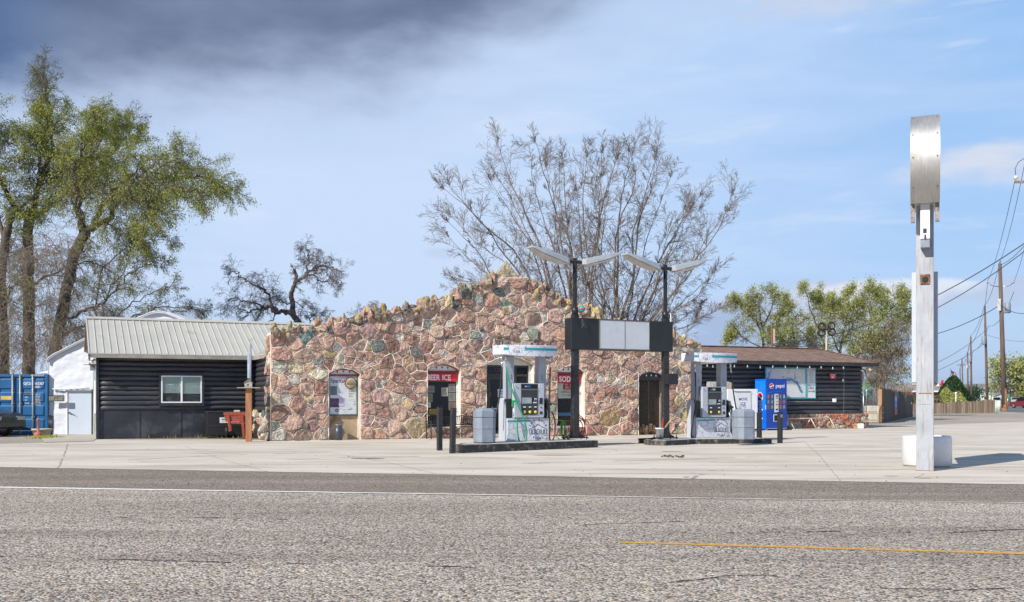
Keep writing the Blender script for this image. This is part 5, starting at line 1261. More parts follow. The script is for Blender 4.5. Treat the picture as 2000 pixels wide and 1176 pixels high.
# ------------------------------------------------------------------ bollards, bins, buckets
def bollard(p, h, w_, lean, label):
    t = thing('bollard', label, 'bollard', p, IY, 'black square bollards')
    mb = MB(); mb.beam((0,0,0), (lean,0,h), w_, w_, (0,1,0)); mb.build('post', M['black_paint'], t, .008)
    mb = MB(); mb.beam((lean*.98,0,h-.002), (lean,0,h+.012), w_*1.06, w_*1.06, (0,1,0)); mb.build('cap', M['black_metal'], t)
bollard(G(858.5, 880.5), 1.20, .13, 0, 'black square bollard farthest left, in front of the bench')
bollard(G(883.5, 886), 1.18, .13, .03, 'black square bollard at the left tip of the near island, beside the grey bin')
bollard(G(1483, 863.5), .97, .13, 0, 'black square bollard in front of the left edge of the blue vending machine')
bollard(G(1523.5, 866.3), 1.0, .13, 0, 'chipped black square bollard farthest right, past the far island')
tt = [o for o in C.objects if o.get('label', '').startswith('chipped')][0]
mb = MB(); mb.box(-.045, .05, -.070, -.0665, .83, .93); mb.build('torn_sticker', mat('sticker_scrap', (.30,.20,.16), .7, var=.5, scale=20), tt)
def bin_(p, label, sc=1.0):
    t = thing('litter_bin', label, 'litter bin', p, IY-R(8), 'grey octagonal litter bins')
    def octo(w_, c): return [(-w_+c,-w_),(w_-c,-w_),(w_,-w_+c),(w_,w_-c),(w_-c,w_),(-w_+c,w_),(-w_,w_-c),(-w_,-w_+c)]
    def sec(name, z0, z1, wa, wb, m):
        mb = MB(); a_ = octo(wa, wa*.42); b2 = octo(wb, wb*.42)
        mb.v += [(x, y, z0) for x, y in a_]+[(x, y, z1) for x, y in b2]; mb.face(range(8)); mb.face(range(8, 16))
        for i in range(8): mb.face((i, (i+1) % 8, 8+(i+1) % 8, 8+i))
        return mb.build(name, m, t, .008, 2)
    q = .275*sc
    sec('foot', 0, .03, q*.95, q*.95, M['dark_grey']); sec('body', .03, .385, q*.98, q, M['bin_grey']); sec('groove', .385, .392, q*.975, q*.975, M['dark_grey'])
    sec('upper_body', .392, .70, q, q*1.0, M['bin_grey']); sec('rim_gap', .70, .712, q*.96, q*.96, M['black_metal']); ld = sec('lid', .712, .88, q*1.01, q*1.0, M['bin_grey']); sec('lid_top', .8801, .955, q*.99, q*.72, M['bin_grey'])
bin_(on_top(945.5, 866.0, I1H)+Vector((.0, .22, 0)), 'grey octagonal litter bin at the left end of the near island, beside pump 2', 1.0)
bin_(on_top(1455, 860.0, I2H)+Vector((0, .2, 0)), 'grey octagonal litter bin right of pump 4, before the white ice chest', 1.08)
# bucket and broom
t = thing('bucket', 'white plastic bucket at the foot of the far lamp post', 'bucket', on_top(1288.5, 858.5, I2H), 0)
mb = MB(); mb.lathe([(.11,0),(.135,.33),(.145,.33),(.145,.36),(.13,.36),(.125,.34),(.10,.02),(0,.02)], n=20); mb.build('pail', M['white_paint'], t)
q_ = thing('squeegee', 'red handled squeegee standing in the white bucket', 'squeegee', on_top(1288.5, 858.5, I2H)+Vector((0,0,.03)), 0)
mb = MB(); mb.beam((.05,0,0),(.11,0,.66), .035, .025); mb.build('handle', M['red_hose'], q_); mb = MB(); mb.beam((-.04,0,.02),(.10,.0,.0), .03, .05); mb.build('blade', M['dark_grey'], q_)
a = on_top(1303, 857, I2H); t = thing('broom', 'pale wooden broom pole leaning from the far lamp post towards pump 4', 'broom', (a.x+.02, a.y-.02, I2H), 0)
e0 = P(1305, 827, 31.9)-Vector(t.location); e1 = P(1350, 763, 33.1)-Vector(t.location)
mb = MB(); mb.tube([e0, e1], .016, 8); mb.build('pole', mat('broomstick_wood', (.55,.36,.20), .5, var=.2), t); mb = MB(); mb.beam(e0+Vector((0,0,-.0)), e0+(e0-e1)*.12, .05, .035); mb.build('head', mat('broom_head', (.30,.18,.10), .8), t)
# hose coils hanging behind the near lamp post
def coil(p, m, turns, rx, rz, label, seed, yaw=0.5):
    random.seed(seed); t = thing('hose_coil', label, 'air hose', p, 0); mb = MB(); pts = []
    for k in range(turns*14+1):
        a = 2*math.pi*k/14; j = 1+.16*math.sin(k*.37+seed); pts.append((math.cos(a)*rx*j+.03*math.sin(k*.13), .02*math.sin(k*.8)+.002*k, math.sin(a)*rz*j-.03*math.sin(k*.29)))
    mb.tube(pts, .014, 6); mb.build('coil', m, t); return t
cl = coil((LP1.x+.08, LP1.y+.22, I1H+.38), M['red_hose'], 5, .21, .27, 'red air hose coiled behind the foot of the near lamp post', 1)
mb = MB(); mb.tube([(.12,.1,.25),(.34,.1,.14),(.40,.08,-.05),(.34,.06,-.22),(.22,.05,-.3)], .014, 6); mb.build('loose_end', M['red_hose'], cl)
cl = coil((LP1.x-.33, LP1.y+.30, I1H+.28), M['lime_hose'], 4, .055, .25, 'lime green air hose hanging in loops left of the near lamp post', 4)
mb = MB(); mb.tube([(-.42,.2,.42),(-.2,.15,.30),(.05,0,.27),(.3,.0,.26),(.6,.05,.30),(.8,.2,.32)], .012, 6); mb.tube([(-.02,0,.1),(-.16,0,-.04),(-.22,0,-.2),(-.12,0,-.28)], .012, 6); mb.tube([(.05,0,-.1),(.1,0,-.26),(.24,0,-.30)], .012, 6); mb.build('loose_end', M['lime_hose'], cl)

# ------------------------------------------------------------------ white ice chest and soft drink machine
a, b = G(1425, 842.5), None
FI = Frame(FC.world(FC.x(1421, -.95), -.95), TH)
t = thing('ice_chest', 'white ice merchandiser with blue hand-lettered door, between pump 4 and the vending machine', 'ice chest', FI.o, TH)
xe, zt = FI.xz(1480, 761); _, zt = FI.xz(1440, 760)
mb = MB(); mb.box(0, xe, 0, .85, .08, zt); mb.build('body', M['white_paint'], t, .02, 2)
mb = MB(); mb.box(.05, xe-.05, .03, .80, 0, .079); mb.build('base', M['dark_grey'], t)
dx0, dz1 = FI.xz(1434, 765.5); dx1, dz0 = FI.xz(1465.5, 812)
mb = MB(); mb.box(dx0, dx1, -.035, -.002, dz0, dz1); d_ = mb.build('door', mat('ice_door_white', (.72,.72,.70), .4, var=.04), t, .008)
mb = MB(); mb.box(dx0-.02, dx1+.02, -.05, -.036, dz1-.01, dz1+.02); mb.build('door_trim', M['black_metal'], d_)
mb = MB(); mb.box(dx0+.03, dx0+.06, -.08, -.036, (dz0+dz1)/2-.25, (dz0+dz1)/2-.12); mb.build('handle', M['steel'], d_)
cxd = (dx0+dx1)/2+.02
mb = MB(); mb.text('MOVE', .17, (cxd, -.038, dz1-.38), bold=.02); mb.build('lettering', M['ink_blue'], d_)
mb = MB(); mb.text('ICE', .20, (cxd, -.038, dz1-.60), bold=.012); mb.build('lettering', M['ink_blue'], d_)
mb = MB(); random.seed(6)
for k in range(7):
    u = cxd+random.uniform(-.22,.2); z = dz1-.5-random.uniform(0,.4); rr = .05
    for q in range(10): a1 = 2*math.pi*q/10; a2 = a1+.63; ribbon(mb, [(u+rr*math.cos(a1), z+rr*math.sin(a1)), (u+rr*math.cos(a2), z+rr*math.sin(a2))], [.006,.006], -.039)
mb.build('doodle_circles', M['ink_blue'], d_)
# boards leaning on top of the ice chest
t = thing('stacked_boards', 'small pale boards and carton on top of the white ice chest', 'boards', FI.world(-.62, .3, 0), TH)
mb = MB(); mb.box(0, .95, .05, .3, zt+.01, zt+.22) if False else mb.box(.64, 1.1, .05, .3, zt+.001, zt+.30); mb.build('carton', mat('tan_carton', (.42,.34,.25), .8, var=.3, scale=5), t, .01)
t2 = thing('wall_cabinet', 'pale weathered box on the log wall seen through pump 4', 'box', FI.world(0,0,0), TH)
ax, az1 = FI.xz(1386, 745.5, .6); bx2, az0 = FI.xz(1424, 775, .6)
mb = MB(); mb.box(ax, bx2, .6, .85, 0.0, az1); mb.build('body', mat('weathered_white', (.50,.48,.44), .7, var=.25, c2=(.25,.2,.15), amt=.5, c2scale=5), t2, .01)
# vending machine
FV = Frame(FC.world(FC.x(1497.5, -1.15), -1.15), TH)
vx1, vz1 = FV.xz(1537, 740)
t = thing('vending_machine', 'blue soft drink vending machine with round red, white and blue emblem, against the black logs', 'vending machine', FV.o, FV.th)
blue = mat('vending_blue', (.004,.045,.32), .22, var=.12, scale=2); blue2 = mat('vending_bright_blue', (.004,.13,.62), .25, var=.08)
Dv = .85; hv = vz1
mb = MB(); mb.box(0, vx1, .06, Dv, .06, hv-.01); mb.build('cabinet', blue2, t, .015, 2)
mb = MB(); mb.box(.0, vx1, .0, .058, .08, hv); dv = mb.build('door', blue, t, .02, 2)
mb = MB(); mb.box(.05, .12, .1, .2, 0, .06); mb.build('foot', M['steel'], t); mb = MB(); mb.box(vx1-.12, vx1-.05, .1, .2, 0, .06); mb.build('foot', M['steel'], t)
mb = MB(); mb.box(.02, vx1-.02, -.01, .001, .085, .11); mb.build('kick_trim', M['steel'], dv)
def V(px, v): return FV.xz(px, v)
def emblem(parent, cx, cz, r, ax, y):
    """disc with red cap, white wave, blue bowl; ax 'y' = facing -y, ax 'x' = facing -x"""
    def put(pts, m, off, name):
        mb = MB(); mb.poly([((p[0], y-off, p[1]) if ax == 'y' else (y-off, p[0], p[1])) for p in pts]); return mb.build(name, m, parent)
    n = 32; put([(cx+r*math.cos(2*math.pi*k/n), cz+r*math.sin(2*math.pi*k/n)) for k in range(n)], M['white_paint'], .004, 'emblem_disc')
    q = r*.88
    def wave(u, o): return o*q+.16*q*math.sin(u*2.6)+.22*u*q
    top_ = [(cx+q*math.cos(a), cz+q*math.sin(a)) for a in [math.pi*k/20 for k in range(-2, 21)] if q*math.sin(a) > wave(math.cos(a), .12)]
    xs = [p[0] for p in top_]; low_ = [(x, cz+wave((x-cx)/q, .12)) for x in np.linspace(min(xs), max(xs), 10)]
    put(top_+low_, mat('emblem_red_cap', (.62,.01,.01), .3), .006, 'emblem_cap')
    bot = [(cx+q*math.cos(a), cz+q*math.sin(a)) for a in [math.pi+math.pi*k/20 for k in range(-3, 24)] if q*math.sin(a) < wave(math.cos(a), -.34)]
    xs = [p[0] for p in bot]; up = [(x, cz+wave((x-cx)/q, -.34)) for x in np.linspace(max(xs), min(xs), 10)]
    put(bot+up, mat('emblem_blue_bowl', (.005,.03,.25), .3), .006, 'emblem_bowl')
ex, ez = V(1507, 754); emblem(dv, ex, ez, .12, 'y', .0)
lx, lz = V(1523.5, 756.5); mb = MB(); mb.text('pepsi', .24, (lx, -.006, lz-.01), bold=.012); mb.build('lettering', M['white_paint'], dv)
bz0 = V(1515, 797)[1]; bz1 = V(1515, 770)[1]
mb = MB(); mb.tube([(.03, -.004, bz1+.04), (vx1*.3, -.004, bz1+.10), (vx1*.7, -.004, bz1+.10), (vx1-.03, -.004, bz1+.04)], .012, 6); mb.build('arch_trim', blue2, dv)
ux0, uz1 = V(1512.5, 769.5); ux1, uz0 = V(1520, 805.5)
mb = MB(); mb.box(ux0, ux1, -.03, -.001, uz0, uz1); cn = mb.build('coin_panel', mat('cream_plastic', (.55,.54,.50), .4), dv, .006)
for z, h_, m in ((.86,.05,M['glass_dark']),(.76,.03,M['glass_dark']),(.55,.06,M['screen']),(.40,.05,M['red_sign']),(.12,.06,M['glass_dark'])):
    zz = uz0+(uz1-uz0)*z; mb = MB(); mb.box(ux0+.04, ux1-.04, -.034, -.0305, zz, zz+h_); mb.build('coin_slot', m, cn)
can = [(.10,.10,.10),(.35,.03,.03),(.30,.32,.10),(.45,.10,.12),(.5,.5,.5),(.20,.25,.35)]
random.seed(12); cols_ = [V(px, 770)[0] for px in (1500.5, 1507.8, 1524.2, 1531.2)]
for r_ in range(3):
    for c in cols_:
        zt_ = bz1-r_*.235; mb = MB(); mb.box(c-.075, c+.075, -.008, -.001, zt_-.205, zt_); bt = mb.build('drink_button', mat('button_grey', (.08,.09,.12), .3) if 'btn' not in M else M['btn'], dv); M['btn'] = bt.data.materials[0]
        mb = MB(); zc = zt_-.10; mb.prism([(c-.03, zc-.07), (c+.03, zc-.07), (c+.035, zc+.0), (c+.018, zc+.05), (c+.015, zc+.08), (c-.015, zc+.08), (c-.018, zc+.05), (c-.035, zc+.0)], -.0115, -.0085, 'y')
        mb.build('bottle_picture', mat('bottle_print', random.choice(can), .3), bt)
dx0_, dz1_ = V(1511.5, 811); dx1_, dz0_ = V(1521, 822)
mb = MB(); mb.box(dx0_-.03, dx1_+.04, -.02, -.001, dz0_-.03, dz1_+.03); ch = mb.build('delivery_chute', mat('chute_white', (.6,.6,.6), .4), dv, .02, 2); mb = MB(); mb.box(dx0_, dx1_+.01, -.024, -.0205, dz0_, dz1_); mb.build('chute_opening', M['glass_dark'], ch)
sd_ = MB(); sd_.box(-.006, -.001, .10, .80, .9, hv-.10); sp_ = sd_.build('side_graphic', mat('side_light_blue', (.01,.20,.72), .3), t)
emblem(sp_, .47, 1.52, .21, 'x', -.006)
mb = MB(); mb.text('pepsi', .40, (-.011, .36, .92), (0,0,1), (0,1,0), 'C', .014); mb.build('lettering', M['white_paint'], sp_)
mb = MB(); mb.box(-.012, -.002, .05, .075, .95, 1.15); mb.build('door_handle', M['white_paint'], t)

# ------------------------------------------------------------------ bench under the BEER ICE window
FB = Frame(S0+Vector((sT, -cT, 0))*.0, TH); xb0 = FT(842, None, -.75); xb1 = FT(938, None, -.75)
t = thing('bench', 'black slatted metal bench against the rubble wall, half hidden by bollards', 'bench', FB.world(xb0, -.75), TH); WB = xb1-xb0
for x in (0, WB):
    mb = MB(); mb.tube([(x,0,0),(x,0,.62)], .02, 8); mb.build('leg', M['black_metal'], t); mb = MB(); mb.tube([(x,.48,0),(x,.50,.45),(x,.58,.86)], .02, 8); mb.build('leg', M['black_metal'], t)
    mb = MB(); mb.tube([(x,0,.62),(x,.25,.65),(x,.52,.62)], .02, 8); mb.build('armrest', M['black_metal'], t)
mb = MB()
for k in range(7): mb.box(0, WB, .03+k*.065, .075+k*.065, .42, .435)
mb.box(0, .02, .0, .5, .40, .42); mb.box(WB-.02, WB, .0, .5, .40, .42); mb.build('seat', M['black_metal'], t)
mb = MB(); n = 26
def bt_(f): return .80+.12*(1-abs(math.sin(2*math.pi*f)))*0+.10*math.cos(2*math.pi*f)*.6+.03
for k in range(n+1): f = k/n; mb.beam((f*WB, .52, .50), (f*WB, .575, bt_(f)), .018, .012)
mb.tube([(f/20*WB, .577, bt_(f/20)) for f in range(21)], .014, 6); mb.tube([(0,.52,.50),(WB,.52,.50)], .014, 6); mb.build('backrest', M['black_metal'], t)
mb = MB(); mb.tube([(WB*.5-.3,.3,.40),(WB*.5+.3,.1,.06)], .008, 5); mb.tube([(WB*.5+.3,.3,.40),(WB*.5-.3,.1,.06)], .008, 5); mb.build('brace', M['black_metal'], t)

# ------------------------------------------------------------------ bulletin board, plaque, ash bin
o = ops['board']; x0, z1 = FT(642, 732, .10); x1, z0 = FT(701, 811, .10); x0 = o.x0+.05; x1 = o.x1-.06
t = thing('bulletin_board', 'green framed notice board of papers in the arched alcove of the stone wall', 'notice board', FB.world(x0, .095, z0), TH); W_, H_ = x1-x0, z1-z0
gf = mat('dark_green_frame', (.025,.075,.065), .5, var=.2)
mb = MB(); mb.box(.0, W_, -.0, .03, 0, H_); mb.build('board', mat('board_white', (.60,.61,.63), .4, var=.08, scale=4), t)
mb = MB(); f_ = .035
mb.box(-.005, W_+.005, -.025, .032, H_-f_, H_+.005); mb.box(-.005, W_+.005, -.025, .032, -.005, f_); mb.box(-.005, f_, -.025, .032, f_, H_-f_); mb.box(W_-f_, W_+.005, -.025, .032, f_, H_-f_); mb.build('frame', gf, t)
mb = MB(); mb.text('Sparks', .20, (.06, -.003, H_-.27), align='L', bold=.012, width=.85); mb.build('lettering', mat('navy_ink', (.01,.03,.10), .4), t)
mb = MB(); mb.text('AU', .17, (W_*.48, -.003, H_-.27), align='L', bold=.02); mb.build('lettering', M['red_sign'], t)
mb = MB(); mb.text('COMPLIMENTS OF', .045, (W_*.45, -.003, H_-.10)); mb.build('lettering', M['red_sign'], t)
random.seed(14)
ph1 = mat('photo_grey', (.13,.16,.20), .4, var=.3, scale=5); ph2 = mat('photo_dusk', (.12,.03,.09), .4, var=.4, scale=6, c2=(.02,.12,.30), amt=.6, c2scale=3)
for nm, a, b, c, d, m in (('photo', .05, .28, .50, .72, ph1), ('photo', .04, .36, .20, .42, ph2), ('calendar', .65, .95, .38, .72, M['paper']), ('flyer', .34, .55, .24, .44, mat('lilac_flyer', (.55,.52,.66), .6))):
    mb = MB(); mb.box(W_*a, W_*b, -.006, -.001, H_*c, H_*d); pp = mb.build(nm, m, t)
    if nm == 'calendar':
        for r_ in range(6): mb = MB(); zz = H_*(.66-r_*.04); mb.box(W_*.69, W_*(.69+.2*random.uniform(.6,1)), -.008, -.0065, zz, zz+.014); mb.build('print', M['dark_grey'], pp)
mb = MB()
for k in range(26): a = random.uniform(.36,.92)*W_; z = random.uniform(.06,.82)*H_; l_ = random.uniform(.03,.14); mb.box(a, min(a+l_, W_-.05), -.004, -.001, z, z+random.uniform(.004,.012))
mb.build('print', M['dark_grey'], t)
mb = MB(); n = 16
for q in range(n): a1 = 2*math.pi*q/n; a2 = 2*math.pi*(q+1)/n; ribbon(mb, [(W_*.27+.045*math.cos(a1), H_*.12+.045*math.sin(a1)), (W_*.27+.045*math.cos(a2), H_*.12+.045*math.sin(a2))], [.014,.014], -.008)
mb.build('round_print', mat('navy_ink2', (.01,.03,.15), .4), t)
xq, zq = FT(686, 748, .0); t = thing('round_plaque', 'round tan wooden plaque over the top of the notice board', 'plaque', FB.world(xq, .05, zq), TH)
rotx = Matrix.Rotation(R(90), 4, 'X')
mb = MB(); mb.lathe([(0,-.015),(.20,-.015),(.20,.015),(0,.015)], n=28); mb.build('disc', mat('plaque_wood', (.42,.33,.20), .6, var=.25, scale=5), t, .004, 1, rotx)
mb = MB(); mb.lathe([(.185,.016),(.20,.022),(.21,.016),(.21,-.016),(.2,-.02)], n=28, cap=False); mb.build('rim', M['dark_grey'], t, 0, 1, rotx)
mb = MB(); house_logo(mb, 0, -.06, .26, -.018, .012, False); mb.build('engraving', mat('engraved_brown', (.12,.08,.05), .7), t)
pb = G(661.5, 860); t = thing('ash_bin', 'dark grey steel cylinder on the ground under the notice board', 'ash bin', (pb.x, pb.y-.05, 0), 0)
mb = MB(); mb.lathe([(.13,0),(.13,.52),(.12,.52),(.12,.48),(0,.48)], n=24); mb.build('drum', mat('grey_steel_drum', (.075,.085,.11), .4, .3, var=.2), t)
mb = MB(); mb.lathe([(.12,.522),(.135,.525),(.135,.54),(.12,.54)], n=24, cap=False); mb.build('rim', M['steel'], t)

# ------------------------------------------------------------------ bird house on a post, with a grey pole
pp_ = G(486, 863.3); t = thing('birdhouse_post', 'square cedar post carrying a small board with a tiny bird house, before the log wing', 'birdhouse', (pp_.x, pp_.y, 0), R(10))
mb = MB(); mb.box(-.10, .10, -.09, .09, 0, 1.78); mb.build('post', M['wood_new'], t, .006)
mb = MB(); mb.box(-.37, .37, -.22, .22, 1.785, 1.815); mb.build('platform', mat('mossy_board', (.30,.29,.19), .9, var=.3), t)
mb = MB(); mb.box(-.13, .11, -.12, .12, 1.816, 1.96); bh = mb.build('birdhouse', mat('birdhouse_grey', (.38,.36,.33), .9, var=.3, scale=8), t)
mb = MB(); mb.prism([(-.17,1.95),(-.01,2.08),(.15,1.95),(.12,1.95),(-.01,2.05),(-.14,1.95)], -.14, .14, 'y'); mb.prism([(-.13,1.96),(-.01,2.05),(.11,1.96)], -.119, .119, 'y'); mb.build('roof', mat('mossy_roof', (.24,.22,.14), .9, var=.3), bh)
mb = MB(); mb.lathe([(.03,0),(.03,.004),(0,.004)], n=12); mb.build('entrance', M['black_metal'], bh, 0, 1, Matrix.Translation((-.02,-.121,1.90)) @ rotx)
t = thing('sign_post', 'thin grey metal pole with a narrow bluish strip sign, rising behind the bird house', 'pole', (pp_.x+.02, pp_.y+.14, 0), 0)
mb = MB(); mb.tube([(0,0,1.45),(0,0,3.27)], .032, 8); mb.box(-.03,.03,-.0,.03,0,1.45); mb.build('pole', M['bin_grey'], t)
mb = MB(); mb.box(-.10,-.03,-.02,.0,2.12,2.98); mb.build('strip_sign', mat('pale_blue_strip', (.36,.40,.52), .6, var=.25, scale=9), t)
# ------------------------------------------------------------------ black tool chest, red planter, by the wing
FQ = Frame(FW.world(FW.x(405, -.75), -.75), TH); t = thing('storage_trailer', 'low black wheeled box with a white label, against the log wing', 'storage box', FQ.o, TH)
xq1, zq1 = FQ.xz(482, 812); zq1 = .98
mb = MB(); mb.box(0, xq1, 0, .6, .10, zq1-.04); mb.build('body', M['black_metal'], t, .015, 2); mb = MB(); mb.box(-.01, xq1+.01, -.02, .62, zq1-.039, zq1); mb.build('lid', M['dark_grey'], t, .008)
mb = MB(); mb.box(-.005, xq1+.0, -.01, -.001, .46, .49); mb.build('rib', M['dark_grey'], t)
for x in (.04, xq1-.25): mb = MB(); mb.box(x, x+.2, .0, .5, 0, .099); mb.build('skid', M['black_metal'], t)
lx0 = FQ.x(429); lx1 = min(xq1-.02, FQ.x(467)); mb = MB(); mb.box(lx0, lx1, -.008, -.001, .56, .76); lb = mb.build('label', M['white_paint'], t)
mb = MB(); mb.text('Aamco', .09, (lx0+.06, -.010, .665), align='L', bold=.02) if False else mb.text('Aam', .09, (lx0+.06, -.010, .665), align='L', bold=.02); mb.build('lettering', M['ink_black'], lb)
mb = MB(); mb.box(lx0+.08, lx1-.1, -.010, -.0085, .62, .63); mb.build('print', M['dark_grey'], lb); mb = MB(); mb.box(lx0+.25, lx1-.06, -.010, -.0085, .59, .60); mb.build('print', M['dark_grey'], lb)
mb = MB(); mb.lathe([(.05,-.04),(.17,-.04),(.19,-.02),(.19,.02),(.17,.04),(.05,.04)], n=20); mb.build('wheel', M['rubber'], t, 0, 1, Matrix.Translation((FQ.x(441),-.10,.24)) @ Matrix.Rotation(R(90), 4, 'Y'))
px0 = FW.x(441, -1.7); px1 = FW.x(482, -1.7)
t = thing('planter_trough', 'red stained wooden planter trough on splayed legs, in front of the black box', 'planter', FW.world(px0, -1.7), TH-R(12)); Wt = px1-px0+.05
mb = MB()
for k in range(3): mb.prism([(.0+.03*k-.09, .95-.11*k), (Wt-.0-.03*k, .95-.11*k), (Wt-.02-.03*k, .95-.11*k-.10), (.02+.03*k-.09, .95-.11*k-.10)], -.002*k, .40, 'y')
mb.build('trough', M['red_wood'], t, .006)
for x, y, l_ in ((.14,-.03,.10),(.62,-.03,-.0),(.14,.42,.1),(.62,.42,0)): mb = MB(); mb.beam((x-.06,y,.85),(x+l_*.0,y,.02 if x > .3 else .28), .085, .05, (0,1,0)); mb.build('leg', M['red_wood'], t, .004)
mb = MB(); mb.box(.2, Wt, -.035, -.005, .55, .61); mb.build('crosspiece', M['red_wood'], t)
mb = MB(); mb.box(.0, Wt-.1, .03, .37, .90, .955); mb.build('soil', mat('dry_soil', (.16,.13,.10), .95, var=.4, bump=.03, bscale=20), t)
t_ = FW.world(px0+.42, -1.58); mb = MB(); mb.box(t_.x-.11, t_.x+.11, t_.y-.06, t_.y+.06, .957, 1.03); tag(mb.build('paving_scrap', M['conc_old'], None, .01), 'small pale block lying on the red planter trough', 'block')
# ------------------------------------------------------------------ trees
class Tree:
    """limbs and twigs as tapered segments, leaves as small quads; all in world metres"""
    def __init__(s, seed, Y0): s.r = random.Random(seed); s.Y0 = Y0; s.seg = {0: [], 1: [], 2: []}; s.tips = []
    def w(s, px, v, dy=0.0): Y = s.Y0+dy; return ((px-1000)/FP*s.Y0, Y, CH-(v-HV)/FP*s.Y0)
    def limb(s, pts, r0, r1, wig=.12, k=4):
        """pts: (px, v) or (px, v, dy); returns a resampled polyline with radii"""
        P_ = [Vector(s.w(*p)) for p in pts]; Q = [P_[0]*2-P_[1]]+P_+[P_[-1]*2-P_[-2]]; out = []
        for i in range(1, len(Q)-2):
            for j in range(k):
                u = j/k; a, b, c, d = Q[i-1], Q[i], Q[i+1], Q[i+2]
                p = .5*((2*b)+(-a+c)*u+(2*a-5*b+4*c-d)*u*u+(-a+3*b-3*c+d)*u**3)
                if out: p += Vector((s.r.uniform(-wig, wig), s.r.uniform(-wig, wig), s.r.uniform(-wig, wig)))
                out.append(p)
        out.append(P_[-1]); n = len(out); r0 *= .60; r1 *= .6; rs = [r0+(r1-r0)*(i/(n-1))**.85 for i in range(n)]
        for i in range(n-1): s.add(out[i], out[i+1], rs[i], rs[i+1])
        return out, rs
    def add(s, a, b, r, q): s.seg[0 if r > .05 else (1 if r > .018 else 2)].append((a.x, a.y, a.z, b.x, b.y, b.z, r, q))
    def grow(s, p, d, L, r, lev, o):
        rr = s.r; n = o['n'][lev]; st = L/n; d = d.normalized(); q = p.copy(); prev = r; rmin = o.get('rmin', .006)
        for i in range(n):
            j = o['wig'][lev]; d = (d+Vector((rr.uniform(-j, j), rr.uniform(-j, j), rr.uniform(-j, j)+o['trop'][lev]))).normalized()
            e = q+d*st; r2 = max(rmin, r*(1-(i+1)/n*.8)); s.add(q, e, prev, r2)
            if lev < o['levels']:
                f = (i+1)/n
                if f > o.get('bare', .15):
                    kk = o['kids'][lev]; k = int(kk)+(rr.random() < kk-int(kk))
                    for _ in range(k):
                        ax = Vector((rr.gauss(0,1), rr.gauss(0,1), rr.gauss(0,1))); perp = ax-d*ax.dot(d)
                        if perp.length < .01: continue
                        an = rr.uniform(*o['ang']); nd = d*math.cos(an)+perp.normalized()*math.sin(an)
                        s.grow(e, nd, L*rr.uniform(*o['ratio'])*(1.1-.5*f), r2*.7, lev+1, o)
            if lev >= o['levels']-o.get('leaflev', 0): s.tips.append((e.x, e.y, e.z, d.x, d.y, d.z))
            q, prev = e, r2
    def dress(s, line, L, o, every=1, start=.2, r=.03, updir=None, taper=.6):
        """side branches along a limb"""
        out, rs = line; n = len(out)
        for i in range(n):
            f = i/(n-1)
            if f < start or i % every: continue
            d = (out[min(i+1, n-1)]-out[max(i-1, 0)]).normalized()
            for _ in range(o.get('per', 2)):
                ax = Vector((s.r.gauss(0,1), s.r.gauss(0,1)*.8, s.r.gauss(0,1)+(updir or 0))); perp = ax-d*ax.dot(d)
                if perp.length < .05: continue
                an = s.r.uniform(*o['ang']); nd = d*math.cos(an)+perp.normalized()*math.sin(an)
                s.grow(out[i], nd, L*s.r.uniform(.55, 1.15)*(1-o.get('tap', .55)*f), min(rs[i]*.6, r), 0, o)
        s.grow(out[-1], (out[-1]-out[-2]), L*.42, min(rs[-1], r), 0, o)
    def mesh(s, name, groups, m, parent=None):
        V = []; F = []; base = 0
        for g in groups:
            A = np.array(s.seg[g], dtype=np.float64)
            if not len(A): continue
            ns = {0: 8, 1: 5, 2: 3}[g]; a = A[:, :3]; b = A[:, 3:6]; d = b-a; d /= np.maximum(np.linalg.norm(d, axis=1, keepdims=True), 1e-9)
            ref = np.where(np.abs(d[:, 2:3]) > .9, np.array([[1., 0, 0]]), np.array([[0, 0, 1.]])); u = np.cross(d, ref); u /= np.linalg.norm(u, axis=1, keepdims=True); w_ = np.cross(d, u)
            t = np.arange(ns)*2*np.pi/ns; c_, s_ = np.cos(t)[None, :, None], np.sin(t)[None, :, None]
            off = u[:, None, :]*c_+w_[:, None, :]*s_
            ra = a[:, None, :]+off*A[:, 6][:, None, None]; rb = (b+d*A[:, 7:8]*.3)[:, None, :]+off*A[:, 7][:, None, None]
            vv = np.concatenate([ra, rb], axis=1).reshape(-1, 3); k = len(A); idx = np.arange(ns)
            q = np.stack([idx, (idx+1) % ns, ns+(idx+1) % ns, ns+idx], axis=1); f = (base+np.arange(k)[:, None, None]*2*ns+q[None]).reshape(-1, 4)
            V.append(vv); F.append(f); base += len(vv)
        V = np.concatenate(V); F = np.concatenate(F); return np_mesh(name, V, F, m, parent, True)
def np_mesh(name, V, F, m, parent=None, smooth=False, n=4):
    me = bpy.data.meshes.new(name); me.vertices.add(len(V)); me.vertices.foreach_set('co', V.astype(np.float32).ravel())
    me.loops.add(F.size); me.loops.foreach_set('vertex_index', F.astype(np.int32).ravel()); me.polygons.add(len(F))
    me.polygons.foreach_set('loop_start', np.arange(len(F), dtype=np.int32)*n); me.polygons.foreach_set('loop_total', np.full(len(F), n, dtype=np.int32))
    if smooth: me.polygons.foreach_set('use_smooth', np.ones(len(F), dtype=bool))
    me.materials.append(m); me.update(); me.validate(); o = bpy.data.objects.new(name, me); C.objects.link(o)
    if parent: o.parent = parent
    return o
